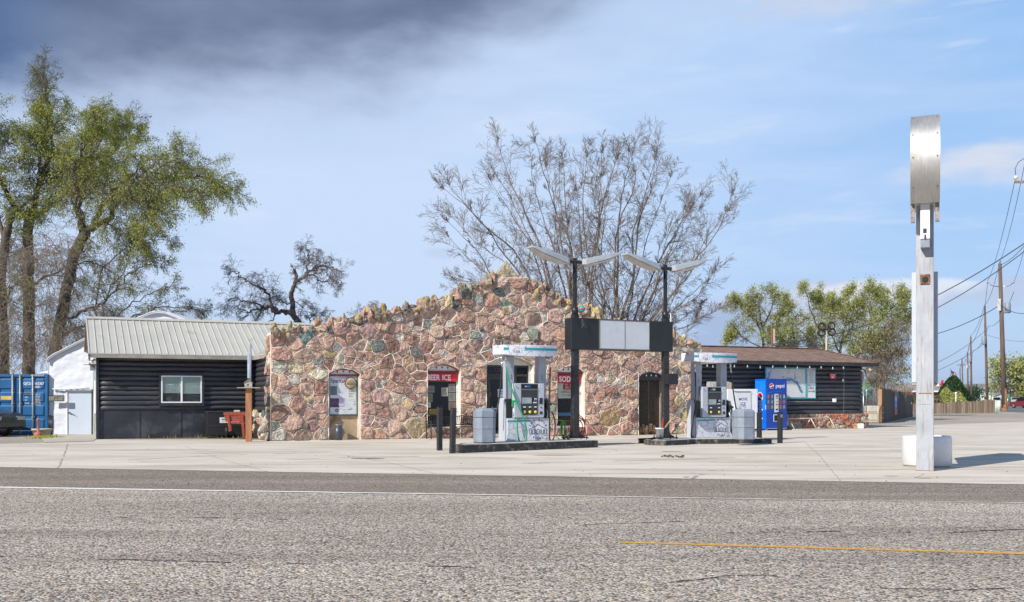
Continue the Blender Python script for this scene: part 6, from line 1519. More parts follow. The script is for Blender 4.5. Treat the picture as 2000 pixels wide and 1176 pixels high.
def leaves(name, tips, m, parent, size, per, spread, seed, droop=.0, keep=None, asp=.35):
    rng = np.random.default_rng(seed); T = np.array(tips)
    if keep is not None: T = T[keep(T, rng)]
    T = np.repeat(T, per, axis=0); n = len(T)
    if n == 0: return None
    c = T[:, :3]+rng.normal(0, spread, (n, 3)); d = T[:, 3:6]+rng.normal(0, .7, (n, 3)); d[:, 2] -= droop; d /= np.linalg.norm(d, axis=1, keepdims=True)
    x = rng.normal(0, 1, (n, 3)); u = np.cross(d, x); u /= np.linalg.norm(u, axis=1, keepdims=True)
    sz = size*rng.uniform(.6, 1.3, (n, 1)); L = d*sz; W = u*sz*asp
    V = np.stack([c-L*.5, c+W*.5, c+L*.5, c-W*.5], axis=1).reshape(-1, 3); F = np.arange(4*n).reshape(-1, 4)
    return np_mesh(name, V, F, m, parent)
def finish(T, name, label, cat, trunk_m, twig_m, group=None, leafspec=()):
    t = thing(name, label, cat, (0,0,0), 0, group)
    if len(T.seg[0]): T.mesh('trunk', [0], trunk_m, t); cr = T.mesh('crown', [1, 2], twig_m, t)
    else: T.mesh('stem', [1], trunk_m, t); cr = T.mesh('crown', [2], twig_m, t)
    for k, (nm, m, size, per, spread, seed, droop, keep, asp) in enumerate(leafspec): leaves(nm, T.tips, m, cr, size, per, spread, seed, droop, keep, asp)
    return t
WIL = dict(levels=2, n=[7, 6, 5], wig=[.22, .26, .25], trop=[-.02, -.05, -.12], kids=[1.3, 1.0, 0], ang=(.4, 1.1), ratio=(.45, .75), per=1, rmin=.006, leaflev=1)
WIL2 = dict(WIL, per=2)
DROOP = dict(levels=2, n=[6, 6, 5], wig=[.25, .28, .25], trop=[-.05, -.16, -.30], kids=[1.2, .9, 0], ang=(.5, 1.3), ratio=(.45, .8), per=1, rmin=.007, leaflev=1)
def gkeep(p, z=None):
    def k(T_, rng): n = np.sin(T_[:, 0]*.9)*np.sin(T_[:, 2]*1.0+T_[:, 1]*.7); return rng.random(len(T_)) < p+.3*n
    return k
def willow_green(zlo, zhi, lo=.15, hi=.75):
    def k(T, rng): f = np.clip((T[:, 2]-zlo)/(zhi-zlo), 0, 1); n = np.sin(T[:, 0]*1.1)*np.sin(T[:, 2]*1.3+T[:, 1]); return rng.random(len(T)) < lo+(hi-lo)*f+.18*n
    return k
zv = lambda v, Y: CH-(v-HV)/FP*Y
# left willow with the big right-leaning trunk
T = Tree(101, 54)
tr = T.limb([(92, 832), (98, 770), (108, 690), (120, 620), (133, 560), (143, 504), (157, 470), (168, 452)], .62, .42, .06)
l1 = T.limb([(165, 456), (190, 425, 1), (225, 385, 1), (256, 356, 2), (290, 334, 2), (330, 322, 3), (375, 325, 3), (420, 345, 3)], .30, .05)
l2 = T.limb([(165, 460), (205, 430, -1), (242, 395, -2), (271, 366, -2), (310, 368, -3), (345, 380, -3), (400, 396, -4), (450, 405, -4)], .26, .05)
l3 = T.limb([(160, 465), (150, 420), (148, 366), (150, 310, 1), (165, 260, 2), (190, 215, 2)], .22, .04)
l4 = T.limb([(168, 455), (170, 400, -1), (176, 350, -2), (195, 300, -2), (230, 268, -3)], .20, .04)
l5 = T.limb([(118, 626), (145, 616), (173, 606), (196, 598), (217, 578), (247, 543), (276, 519), (310, 510)], .14, .03)
l6 = T.limb([(108, 690), (122, 660), (138, 644), (163, 636), (190, 640), (225, 650)], .20, .07)
l7 = T.limb([(256, 356, 2), (275, 320, 2), (300, 290, 3), (320, 270, 3)], .12, .03)
l8 = T.limb([(290, 370, -2), (300, 410, -3), (330, 440, -3), (345, 470, -4)], .09, .03)
l9 = T.limb([(205, 430), (235, 450, -1), (270, 470, -2), (300, 480, -2)], .09, .03)
for l, L, e in ((l1, 2.8, 1), (l2, 2.6, 1), (l3, 2.7, 1), (l4, 2.6, 1), (l7, 2.2, 1), (l8, 2.0, 1), (l9, 2.0, 1)): T.dress(l, L*.98, WIL, e, .15, .03, .2)
for l, L, e in ((l5, 1.9, 1),): T.dress(l, L*.95, WIL, e, .25, .025)
T.dress(l6, 1.8, DROOP, 2, .3, .03)
for l in (l1, l2, l7, l8, l9): T.dress(l, 2.3, DROOP, 1, .1, .016)
for l in (l3, l4): T.dress(l, 2.2, WIL, 1, .1, .02, .3)
T.dress(tr, 2.0, DROOP, 2, .35, .03)
LW = lambda: [('leaves', M['leaf_willow'], .11, 2, .10, 1, .6, willow_green(zv(600, 54), zv(330, 54), .12, .40), .34), ('dull_leaves', M['leaf_grey'], .11, 1, .12, 2, .3, willow_green(zv(640, 54), zv(420, 54), .22, .18), .4)]
finish(T, 'willow_tree', 'old willow leaning right over the black log building, long right limb in yellow-green leaf', 'tree', M['bark'], M['bark'], 'old willows behind the blue container', LW())
# second trunk, straight
T = Tree(102, 58)
tr = T.limb([(56, 832), (56, 760), (57, 680), (56, 600), (54, 520), (54, 440), (62, 410)], .66, .45, .05)
a1 = T.limb([(58, 425), (74, 376), (88, 330), (104, 272), (98, 220), (90, 183), (88, 130)], .30, .03)
a2 = T.limb([(56, 430), (70, 390, 2), (110, 330, 3), (150, 285, 4), (185, 240, 4), (205, 210, 4)], .22, .03)
a3 = T.limb([(55, 440), (25, 376, -1), (12, 320, -2), (10, 282, -2), (14, 230, -3), (20, 190, -3)], .26, .03)
a4 = T.limb([(80, 350), (110, 300, -2), (125, 250, -2), (135, 200, -3)], .14, .03)
a5 = T.limb([(56, 560), (85, 520, 2), (110, 500, 3), (140, 500, 4)], .14, .03)
a6 = T.limb([(55, 520), (30, 490, 2), (0, 480, 2), (-40, 480, 3)], .14, .03)
for l, L in ((a1, 2.6), (a2, 2.8), (a3, 2.6), (a4, 2.4)): T.dress(l, L*.9, WIL2, 1, .15, .028, .3)
for l, L in ((a5, 2.6), (a6, 2.6)): T.dress(l, L, DROOP, 1, .2, .035)
T.dress(tr, 2.6, DROOP, 1, .2, .03)
def topkeep(T, rng):
    f = (T[:, 2] > zv(430, 56)) & (T[:, 2] < zv(205, 58)); n = np.sin(T[:, 0]*1.3)*np.sin(T[:, 2]*1.1+1); return (rng.random(len(T)) < .62+.25*n) & f
finish(T, 'willow_tree', 'old willow standing straight behind the blue container, with bare twigs at its top', 'tree', M['bark'], M['bark'], 'old willows behind the blue container',
       [('leaves', M['leaf_willow'], .11, 2, .11, 3, .2, topkeep, .4), ('dull_leaves', M['leaf_grey'], .11, 1, .09, 4, .3, willow_green(zv(700, 58), zv(520, 58), .22, .25), .4)])
# third trunk at the left edge
T = Tree(103, 56)
tr = T.limb([(6, 832), (8, 760), (6, 690), (4, 620), (2, 540), (8, 480), (22, 420)], .72, .34, .05)
b1 = T.limb([(8, 480), (-20, 420, 1), (-50, 360, 1), (-70, 290, 2)], .25, .04); b2 = T.limb([(22, 420), (30, 370, 2), (45, 310, 3), (40, 250, 3)], .2, .03)
b3 = T.limb([(4, 600), (30, 590, -1), (60, 570, -2), (95, 565, -3)], .13, .03)
for l, L in ((b1, 3.0), (b2, 2.6)): T.dress(l, L*.95, WIL2, 1, .1, .028, .3)
T.dress(b3, 2.2, DROOP, 1, .2, .03); T.dress(tr, 2.6, DROOP, 1, .15, .03)
finish(T, 'willow_tree', 'broad willow trunk at the left edge of the picture, wrapped in dry hanging twigs', 'tree', M['bark'], M['bark'], 'old willows behind the blue container',
       [('leaves', M['leaf_willow'], .11, 2, .11, 5, .2, willow_green(zv(520, 56), zv(250, 56), .08, .55), .4), ('dull_leaves', M['leaf_grey'], .11, 1, .09, 6, .3, willow_green(zv(700, 56), zv(400, 56), .2, .2), .4)])
# tangle of dry suckers hanging on the trunks
T = Tree(104, 52)
for k in range(120):
    px = T.r.uniform(0, 165); v = T.r.uniform(470, 690); T.grow(Vector(T.w(px, v, T.r.uniform(-1, 2))), Vector((T.r.uniform(-1, 1), T.r.uniform(-1, 1), T.r.uniform(-.6, .8))), T.r.uniform(1.2, 2.4), .018, 0, DROOP)
o = T.mesh('dry_suckers', [1, 2], M['twig_tan']); tag(o, 'tangle of dry tan suckers hanging round the willow trunks above the container', 'twigs', None, 'stuff')
# lower leafy willow shrub branches right of the leaning trunk, behind the tent and metal roof
T = Tree(105, 60)
for pts in ([(225, 640), (250, 600), (290, 575), (330, 560)], [(240, 640), (290, 610), (340, 598), (380, 600)], [(200, 620), (220, 560), (250, 520), (290, 500)], [(190, 560), (230, 500), (280, 470), (330, 470)], [(300, 640), (330, 612), (365, 606), (395, 612)]):
    l = T.limb([(210, 760)]+pts if pts[0][0] < 260 else [(260, 760)]+pts, .10, .025); T.dress(l, 1.8, WIL, 1, .35, .02)
finish(T, 'willow_shrub', 'low thin willow with small dark leaves showing over the pale metal roof', 'tree', M['bark'], M['bark'], None, [('leaves', M['leaf_grey'], .11, 1, .10, 7, .4, gkeep(.4), .35)])
# crooked bare tree between the roof and the gable
CRK = dict(levels=2, n=[6, 6, 6], wig=[.35, .38, .32], trop=[-.01, -.06, -.12], kids=[1.2, 1.0, 0], ang=(.5, 1.3), ratio=(.48, .75), per=1, rmin=.0065, tap=.3)
T = Tree(110, 60)
t1 = T.limb([(596, 826), (594, 700), (588, 645), (584, 632), (573, 614), (571, 594), (569, 576), (574, 560), (578, 544), (575, 527)], .42, .14, .03)
c1 = T.limb([(578, 550), (594, 538), (607, 531), (625, 522), (648, 522), (660, 528)], .17, .03); c2 = T.limb([(600, 536), (603, 510), (601, 490), (592, 480)], .09, .02)
c3 = T.limb([(600, 536), (625, 544), (643, 553), (658, 560)], .09, .02); c4 = T.limb([(572, 616), (560, 609), (540, 608), (526, 601), (512, 601), (494, 608), (478, 620)], .24, .05)
c5 = T.limb([(541, 608), (528, 583), (515, 567), (501, 559), (481, 547), (465, 535), (455, 530)], .15, .025); c6 = T.limb([(510, 602), (490, 590), (472, 589), (450, 583), (438, 592)], .09, .02)
c7 = T.limb([(575, 590), (585, 595), (589, 606), (583, 622)], .06, .02); c8 = T.limb([(605, 640), (608, 620), (618, 611), (635, 613)], .07, .02); c9 = T.limb([(570, 594), (558, 592), (545, 584), (535, 578)], .07, .02); c10 = T.limb([(540, 610), (532, 622), (522, 630)], .08, .03); c11 = T.limb([(612, 530), (630, 512), (640, 500)], .06, .02)
for l, L in ((c1, 1.3), (c2, 1.2), (c3, 1.2), (c5, 1.3), (c6, 1.2), (c7, .9), (c8, 1.0), (c9, .9), (c11, 1.0)): T.dress(l, L*.95, CRK, 1, .1, .02, .1)
T.dress(c4, 1.3, CRK, 1, .35, .03, .2); T.dress(t1, .8, CRK, 2, .75, .025)
finish(T, 'bare_crooked_tree', 'crooked dark bare tree with a broken trunk, over the metal roof left of the gable', 'tree', M['bark_dark'], M['crooked_twig'])
T = Tree(111, 66)
for px in (690, 700, 722, 742): l = T.limb([(px-2, 826), (px, 700), (px+2, 640), (px+T.r.uniform(-12, 12), 606)], .09, .02, .05); T.dress(l, 1.1, CRK, 1, .7, .02, .4)
finish(T, 'bare_sapling', 'thin bare treetops just showing over the left slope of the stone gable', 'tree', M['bark_grey'], M['bark_grey'])
# large bare trees behind the gable
POP = dict(levels=2, n=[7, 6, 3], wig=[.10, .13, .18], trop=[.07, .05, .03], kids=[1.15, 1.15, 0], ang=(.4, .9), ratio=(.36, .62), per=1, rmin=.007, bare=.1, tap=.45)
POPB = dict(levels=2, n=[12, 7, 3], wig=[.07, .10, .14], trop=[.015, .01, .0], kids=[.85, .75, 0], ang=(.45, 1.0), ratio=(.34, .62), per=1, rmin=.0075, bare=.08, tap=.35)
def bare_tree(seed, base, limbs, label, Y0=60):
    T = Tree(seed, Y0)
    ex = []
    for (pa, ra, La), (pb, rb, Lb) in zip(limbs, limbs[1:]):
        m_ = min(len(pa), len(pb)); f = T.r.uniform(.35, .65)
        ex.append(([(a[0]+(b[0]-a[0])*f+T.r.uniform(-8, 8), a[1]+(b[1]-a[1])*f+T.r.uniform(-6, 12)) for a, b in zip(pa[:m_], pb[:m_])], ra*.5, La*.9))
    ex += [([(x+T.r.uniform(-16, 16), v+T.r.uniform(-4, 16)) for x, v in p_], r_*.8, l_*.8) for p_, r_, l_ in limbs]
    for pts, r0, L in limbs+ex:
        l = T.limb([(base, 828), (base+(pts[0][0]-base)*.5, 740)]+[(1160+(p[0]-1160)*.91, 700+(p[1]-700)*.94, (i+1)*(hash((seed, pts[0])) % 5-2)*.5) for i, p in enumerate(pts)], r0, .022, .05)
        T.dress(l, L*.35, POP, 3, .28, .014, .5); T.dress(l, L*1.05, POPB, 2, .15, .024, .3)
    return finish(T, 'bare_poplar_tree', label, 'tree', M['bark_grey'], M['poplar_twig'], 'tall bare poplars behind the gable', [])
bare_tree(201, 1108, [([(1100, 640), (1075, 570), (1050, 480), (1015, 400), (980, 330), (955, 255)], .26, 3.0), ([(1095, 640), (1040, 575), (985, 490), (920, 440), (862, 380)], .20, 2.8), ([(1092, 655), (1030, 600), (960, 545), (900, 500), (850, 450)], .16, 2.7),
          ([(1085, 665), (1010, 610), (940, 565), (870, 545)], .10, 2.0), ([(1113, 650), (1113, 560), (1112, 470), (1104, 380), (1098, 270)], .26, 3.0), ([(1112, 650), (1090, 520), (1060, 420), (1035, 340), (1028, 290)], .16, 2.8)], 'leftmost of the tall bare poplars behind the gable, fanning out to the left')
bare_tree(202, 1180, [([(1150, 650), (1150, 560), (1162, 470), (1172, 400), (1195, 320)], .22, 2.9), ([(1175, 660), (1160, 570), (1145, 490), (1140, 400), (1135, 320)], .18, 2.8), ([(1207, 660), (1207, 540), (1205, 440), (1215, 360), (1232, 300)], .24, 2.9), ([(1185, 660), (1180, 600), (1140, 540), (1110, 480), (1090, 420)], .14, 2.2)], 'middle one of the tall bare poplars, rising between the two lamp posts')
bare_tree(203, 1250, [([(1215, 640), (1240, 540), (1248, 440), (1262, 370), (1280, 300)], .20, 2.8), ([(1240, 660), (1255, 600), (1300, 500), (1340, 430), (1385, 365)], .20, 2.8), ([(1262, 660), (1300, 600), (1350, 520), (1395, 460), (1415, 400)], .17, 2.6), ([(1270, 665), (1325, 610), (1380, 560), (1425, 520)], .13, 2.2),
          ([(1280, 680), (1340, 640), (1390, 620), (1415, 590)], .10, 1.9), ([(1245, 650), (1280, 560), (1300, 470), (1325, 420)], .12, 2.3)], 'rightmost of the tall bare poplars, spreading low to the right over the log annex')
# feathery green trees right
GRN = dict(levels=2, n=[6, 5, 4], wig=[.2, .25, .3], trop=[.03, -.03, -.10], kids=[1.3, 1.1, 0], ang=(.4, 1.1), ratio=(.45, .75), per=1, rmin=.011, leaflev=1)
def green_tree(seed, Y0, limbs, label, L=2.6, p=.6, m='leaf_olive', size=.26, grp='feathery green trees behind the log annex', name='willow_tree'):
    T = Tree(seed, Y0)
    for pts, r0 in limbs: l = T.limb(pts, r0, .03, .06); T.dress(l, L*.85, GRN, 1, .25, .022, .2)
    return finish(T, name, label, 'tree', M['bark'], M['bark'], grp, [('leaves', M[m], size*.52, 3, .17, seed, .5, gkeep(p-.12), .42)] if p else [])
g = 814
green_tree(301, 80, [([(1493, g), (1492, 700), (1490, 650), (1484, 610), (1472, 585)], .26), ([(1492, 660), (1480, 625, 1), (1462, 600, 2), (1450, 585, 2)], .14), ([(1491, 640), (1500, 605, -1), (1502, 580, -1)], .12), ([(1490, 680), (1470, 660, 2), (1452, 645, 2), (1442, 650, 2)], .1), ([(1500, 700), (1515, 660), (1520, 625)], .1)], 'leftmost feathery green tree, narrow, over the left end of the brown shingle roof', 2.2)
green_tree(302, 84, [([(1622, g), (1618, 700), (1600, 650), (1585, 610), (1575, 575)], .26), ([(1618, 700), (1590, 665, 1), (1565, 630, 2), (1548, 600, 2)], .15), ([(1600, 650), (1605, 610), (1600, 580)], .13), ([(1560, g), (1555, 700), (1548, 650), (1535, 600)], .14), ([(1600, 700), (1560, 680), (1530, 660)], .1)], 'feathery green tree left of the tyre pole, behind the middle of the brown roof', 2.5)
green_tree(303, 82, [([(1640, g), (1640, 700), (1648, 650), (1655, 610), (1660, 580)], .24), ([(1640, 690), (1620, 640), (1625, 600)], .13), ([(1645, 670), (1668, 630), (1680, 600)], .13), ([(1640, 710), (1600, 690), (1590, 660)], .1)], 'feathery green tree right of the tyre pole, over the roof hip', 2.2)
green_tree(304, 80, [([(1668, g), (1668, 740), (1672, 700), (1690, 665), (1716, 628), (1722, 590), (1712, 570)], .30), ([(1690, 665), (1700, 620), (1690, 585)], .14), ([(1716, 628), (1745, 600), (1758, 590)], .13), ([(1722, 640), (1750, 640), (1775, 630)], .1), ([(1675, 700), (1660, 650), (1665, 610)], .11)], 'feathery green tree farthest right of the row, beside the tall blank sign pole', 2.5)
# brown thicket behind the grey fence
T = Tree(305, 66)
for k in range(16):
    bx = 1712+T.r.uniform(-8, 14); tx = 1690+T.r.random()*100; l = T.limb([(bx, 818), (bx+(tx-bx)*.15, 760), (bx+(tx-bx)*.6, 700), (tx, T.r.uniform(630, 680))], .10, .02, .06); T.dress(l, 1.9, DROOP, 1, .35, .022)
l = T.limb([(1712, 760), (1690, 728), (1672, 720), (1655, 722)], .12, .03); T.dress(l, 1.2, DROOP, 2, .3, .02)
finish(T, 'thicket_tree', 'brown many-stemmed thicket rising behind the grey board fence', 'tree', M['bark'], M['twig_tan'], None, [('leaves', M['leaf_dry'], .15, 1, .2, 9, .2, gkeep(.05), .4), ('green_leaves', M['leaf_olive'], .16, 1, .2, 10, .2, gkeep(.05), .4)])
T = Tree(306, 78)
for k in range(8): l = T.limb([(1552+k*2, g), (1548+k*5, 720), (1540+k*9, 668+abs(k-4)*3)], .05, .015); T.dress(l, 1.2, DROOP, 1, .5, .02)
finish(T, 'bare_bush', 'dark leafless bush poking over the middle of the brown roof', 'bush', M['bark_dark'], M['bark_dark'])
# far right tree
T = Tree(307, 190)
for pts, r0 in (([(1969, 793), (1973, 770), (1982, 745), (1990, 720)], .6), ([(1972, 772), (1960, 745), (1950, 725)], .35), ([(1980, 750), (2005, 735), (2030, 725)], .35), ([(1975, 765), (2000, 760), (2030, 755)], .3)):
    l = T.limb(pts, r0, .08, .1); T.dress(l, 5.0, GRN, 1, .25, .09, .3)
finish(T, 'roadside_tree', 'wide pale green tree at the right edge, behind the nearest utility pole', 'tree', M['bark'], M['bark'], None, [('leaves', M['leaf_olive'], .55, 1, .5, 8, .2, gkeep(.6), .6)])
# cone evergreen and hedge
def blob_leaves(name, label, cat, pts_fn, n, size, m, seed, trunk=None, branches=None):
    rng = np.random.default_rng(seed); P_ = pts_fn(rng, n); t = thing(name, label, cat)
    tips = np.concatenate([P_, rng.normal(0, 1, (len(P_), 3))], axis=1); leaves('foliage', tips, m, t, size, 1, .03, seed, 0, None, .6)
    if trunk:
        for a, b, r in trunk: mb = MB(); mb.tube([a, b], [r, r*.4], 7); mb.build('trunk', M['bark'], t)
    return t
Yc = 112; cx = (1862-1000)/FP*Yc
def cone(rng, n):
    h = rng.random(n)**1.2; a = rng.random(n)*2*np.pi; R_ = 2.3*(1-h)**.62*(1+.10*np.sin(a*5+h*9))*rng.uniform(.86, 1.02, n)
    return np.stack([cx+R_*np.cos(a), Yc+R_*np.sin(a), 0.1+h*3.8], 1)
blob_leaves('cone_evergreen', 'dark green cone-shaped evergreen under the flag', 'shrub', cone, 9000, .20, M['leaf_dark'], 1, [((cx, Yc, 0), (cx, Yc, 2.8), .15)])
def hedge_pts(x0, x1, Y, h0):
    def f(rng, n):
        u = rng.random(n); x = x0+(x1-x0)*u; top = h0*(.8+.2*np.sin(x*1.7)+.12*np.sin(x*4.1)); z = top*rng.random(n)**.6; q = (1-(z/top)**3)
        return np.stack([x, Y+rng.uniform(-1, 1, n)*q*1.0, z+.05], 1)
    return f
X = lambda px, Y: (px-1000)/FP*Y
blob_leaves('hedge', 'scruffy grey-green hedge between the picket fence and the red house', 'hedge', hedge_pts(X(1783, 104), X(1836, 104), 104, 2.3), 6000, .22, M['leaf_dry'], 2, [((X(1790+k*9, 104), 104, 0), (X(1792+k*9, 104), 104, 1.6), .05) for k in range(6)])
blob_leaves('hedge', 'yellow-green bush in front of the cone evergreen', 'bush', hedge_pts(X(1834, 106), X(1888, 106), 106, 2.3), 7000, .22, M['leaf_olive'], 3, [((X(1842+k*9, 106), 106, 0), (X(1844+k*9, 106), 106, 1.5), .05) for k in range(5)])
blob_leaves('far_dark_tree', 'small dark round tree on the far plain below the hills', 'tree', lambda rng, n: np.stack([X(1903, 420)+rng.normal(0, 1.5, n), 420+rng.normal(0, 1.5, n), 3+rng.normal(0, 1.6, n)], 1), 1500, .8, M['leaf_dark'], 4, [((X(1903, 420), 420, 0), (X(1903, 420), 420, 3), .3)])
rng = np.random.default_rng(5); n = 9000; xs = rng.uniform(150, 900, n); Yr = rng.uniform(600, 1200, n)
bz = np.stack([xs*Yr/1000*1.0, Yr, rng.random(n)**1.5*7*(.5+.5*np.abs(np.sin(xs*.03)))], 1)
tips = np.concatenate([bz, rng.normal(0, 1, (n, 3))], axis=1); o = leaves('far_tree_line', tips, mat('far_bare_trees', (.14,.12,.11), .9), None, 3.2, 1, .5, 6, 0, None, .7); tag(o, 'distant line of bare trees and scrub at the foot of the hills', 'tree line', None, 'stuff')

# ------------------------------------------------------------------ left side: container, tent, small things
yaw = R(6); FK = Frame(G(93, 849.5), yaw)
hK = FK.xz(92, 731)[1]; wK = 2.44
t = thing('shipping_container', 'blue steel shipping container showing its double doors, left of the white tent', 'container', FK.o, yaw)
cb = mat('container_blue', (.008,.105,.27), .5, var=.2, scale=2, c2=(.12,.06,.03), amt=.12, c2scale=7); cb2 = mat('container_deep_blue', (.006,.07,.20), .5, var=.2)
mb = MB(); mb.box(-wK, -wK+.05, .12, 6.0, 0.08, hK); mb.box(-.05, 0, .12, 6.0, .08, hK); mb.box(-wK+.051, -.051, .14, 6.0, hK-.05, hK-.01); mb.box(-wK+.051, -.051, 5.9, 6.0, .08, hK-.051); mb.build('shell', cb2, t)
mb = MB(); mb.box(-wK, -wK+.10, 0, .119, .02, hK); mb.box(-.10, 0, 0, .119, .02, hK); mb.box(-wK+.101, -.101, 0, .119, hK-.11, hK); mb.box(-wK+.101, -.101, 0, .119, .02, .16); mb.build('end_frame', cb, t, .008)
mb = MB()
for k in range(8): mb.prism([(-.62+.062*k, hK-.07), (-.59+.062*k, hK-.07), (-.575+.062*k, hK-.02), (-.605+.062*k, hK-.02)], -.008, -.001, 'y')
mb.build('hazard_stripes', M['yellow'], t)
rodm = mat('cream_locking_rod', (.50,.45,.38), .5, .2, var=.2, c2=(.2,.08,.04), amt=.3, c2scale=9)
for s_, (x0, x1) in enumerate(((-wK+.105, -wK/2-.004), (-wK/2+.004, -.105))):
    zb, ztp = .17, hK-.12; mb = MB(); mb.box(x0, x1, .05, .10, zb, ztp); d_ = mb.build('door', cb, t)
    H = (ztp-zb); n = 4
    for k in range(n):
        mb = MB(); za, z_b = zb+H*k/n+.05, zb+H*(k+1)/n-.05; mb.prism([(za, .0), (za, .0), (z_b, .0)], 0, 0) if False else None
        xa, xb = x0+.06, x1-.06; mb.v += [(xa,.049,za),(xb,.049,za),(xb,.049,z_b),(xa,.049,z_b),(xa+.0,.018,za+.05),(xb,.018,za+.05),(xb,.018,z_b-.05),(xa,.018,z_b-.05)]
        for f in ((4,5,6,7),(0,1,5,4),(1,2,6,5),(2,3,7,6),(3,0,4,7)): mb.face(f)
        mb.build('door_panel', cb, d_)
    for x in ((x0+.42, x1-.10) if s_ == 0 else (x0+.18, x0+.66)):
        mb = MB(); mb.tube([(x,-.03,.05),(x,-.03,hK-.03)], .022, 8); rd_ = mb.build('locking_rod', rodm, d_)
        for z in (.12, .7, 1.25, 1.8, 2.25):
            if z < hK-.05: mb = MB(); mb.box(x-.045, x+.045, -.015, .047, z-.03, z+.03); mb.build('rod_bracket', rodm, rd_)
    mb = MB(); mb.box(x0+.15, x0+.5, -.045, -.03, 1.0, 1.04) if s_ == 0 else mb.box(x0+.25, x0+.6, -.045, -.03, 1.62, 1.66); mb.build('handle', M['dark_grey'], d_)
    if s_ == 1:
        for body, px_, v_, sz, al in (('GJCU', 60.5, 751.5, .155, 'R'), ('563367 0', 67, 751.5, .155, 'L'), ('4G01', 67, 758, .13, 'L')):
            q = FK.xz(px_, v_, 0); mb = MB(); mb.text(body, sz, (q[0], .014, q[1]), align=al, bold=.012, width=.8); mb.build('lettering', M['white_paint'], d_)
        random.seed(3)
        for k, (w1, lines) in enumerate((('MAX.GROSS', ('30480 KG', '67200 LB')), ('TARE', ('3900 KG', '8600 LB')), ('NET', ('26580 KG', '58600 LB')), ('CU.CAP.', ('76.4 CU.M', '2700 CU.F')))):
            q = FK.xz(48, 771.5+k*5.6, 0); mb = MB(); mb.text(w1, .065, (q[0], .014, q[1]), align='L', bold=.012, width=.75); mb.build('lettering', M['white_paint'], d_)
            q = FK.xz(67, 771.5+k*5.6, 0); mb = MB(); mb.text(lines[0], .07, (q[0], .014, q[1]), align='L', width=.8); mb.build('lettering', M['paper'], d_)
            mb = MB(); mb.text(lines[1], .07, (q[0], .014, q[1]-.075), align='L', width=.8); mb.build('lettering', M['paper'], d_)
    else:
        q = FK.xz(1.5, 781, 0); mb = MB(); mb.box(q[0], q[0]+.40, -.0, .014, q[1], q[1]+.15); mb.build('warning_label', mat('label_yellow', (.65,.45,.10), .5), d_)
# tent
FT_ = Frame(G(93.5, 849.2), R(0)); tb = FT_.o
t = thing('storage_tent', 'white tarpaulin garage tent with peaked roof, between the blue container and the black log wing', 'tent', FT_.o, 0)
zt = lambda v: CH-(v-HV)/FP*FT_.o.y
prof = [(0, 0), (0, zt(707)), (.07, zt(700)), (.27, zt(693)), (1.40, zt(665)), (3.4, zt(626)), (4.15, zt(611)), (4.45, zt(609)), (4.75, zt(611)), (5.5, zt(626)), (7.5, zt(665)), (8.63, zt(693)), (8.83, zt(700)), (8.9, zt(707)), (8.9, 0)]
DX0 = FT_.x(132); DX1 = FT_.x(179); DZ = zt(762.5)
# wrinkled front: grid displaced with folds
def wrinkle(x, z):
    return .6*(.02*mnoise.noise(Vector((x*1.1+z*.9, z*2.4-x*.9, 1)))+.045*abs(mnoise.noise(Vector((x*2.2+z*2.8, z*1.1-x*1.6, 5))))+.03*abs(mnoise.noise(Vector((x*5+z*3, z*6-x*3, 2)))))
def ptop(x):
    for (a, za), (b, zb) in zip(prof[1:-1], prof[2:-1]):
        if a <= x <= b and b > a: return za+(zb-za)*(x-a)/(b-a)
    return prof[1][1]
mb = MB(); mb.smooth = True; nx, nz = 110, 60
for j in range(nz+1):
    for i in range(nx+1):
        x = .02+8.86*i/nx; z = ptop(x)*j/nz*.995; e = min(1, x*3)*min(1, (8.9-x)*3); mb.v.append((x, .02-wrinkle(x, z)*1.5*e, z))
for j in range(nz):
    for i in range(nx):
        a = j*(nx+1)+i; x = mb.v[a][0]; z = mb.v[a][2]
        if DX0-.05 < x < DX1-.0 and z < DZ-.02: continue
        mb.face((a, a+1, a+nx+2, a+nx+1))
mb.build('front_wall', M['tent'], t)
mb = MB(); mb.smooth = True; n = len(prof); ny = 26; pr = []
for i, (x, z) in enumerate(prof[1:-1]):
    pr.append((x, z))
    if i < n-3: x2, z2 = prof[i+2]; [pr.append((x+(x2-x)*k/4, z+(z2-z)*k/4)) for k in (1, 2, 3)]
for j in range(ny+1):
    y = -.16+9.2*j/ny
    for (x, z) in pr: mb.v.append((x+(.02*mnoise.noise(Vector((x, y*2, 3)))), y, z+.05+.008*mnoise.noise(Vector((x*2.2, y*1.2, 0)))-(.02 if j == 0 else 0)))
for j in range(ny):
    for i in range(len(pr)-1): a = j*len(pr)+i; mb.face((a, a+1, a+len(pr)+1, a+len(pr)))
rf = mb.build('roof', M['tent'], t); sm_ = rf.modifiers.new('s', 'SOLIDIFY'); sm_.thickness = .03
mb = MB(); mb.tube([(x, -.10, z-.02) for x, z in pr[:]], .05, 6); mb.build('frame_pipe', M['tent'], rf)
mb = MB(); mb.box(-.02, .02, .0, 9, 0, zt(707)+.03); mb.box(8.88, 8.92, 0, 9, 0, zt(707)+.03); mb.build('side_wall', M['tent'], t)
mb = MB(); mb.v += [(-.62,.4,zt(729)), (.06,.1,zt(722)), (.06,3,zt(722)), (-.62,3,zt(729)), (0.02,.1,zt(729))]; mb.face((0,1,2,3)); mb.face((0,4,1)); mb.build('side_flap', M['tent'], t)
mb = MB(); mb.box(DX0, DX1-.02, .02, .06, .02, DZ-.04); d_ = mb.build('door', mat('tent_door_white', (.47,.53,.62), .45, var=.03, scale=1), t)
mb = MB(); mb.box(DX0-.05, DX0-.004, -.02, .07, 0, DZ); mb.box(DX0-.05, DX1, -.02, .07, DZ-.036, DZ+.02); mb.build('door_frame', M['white_paint'], t)
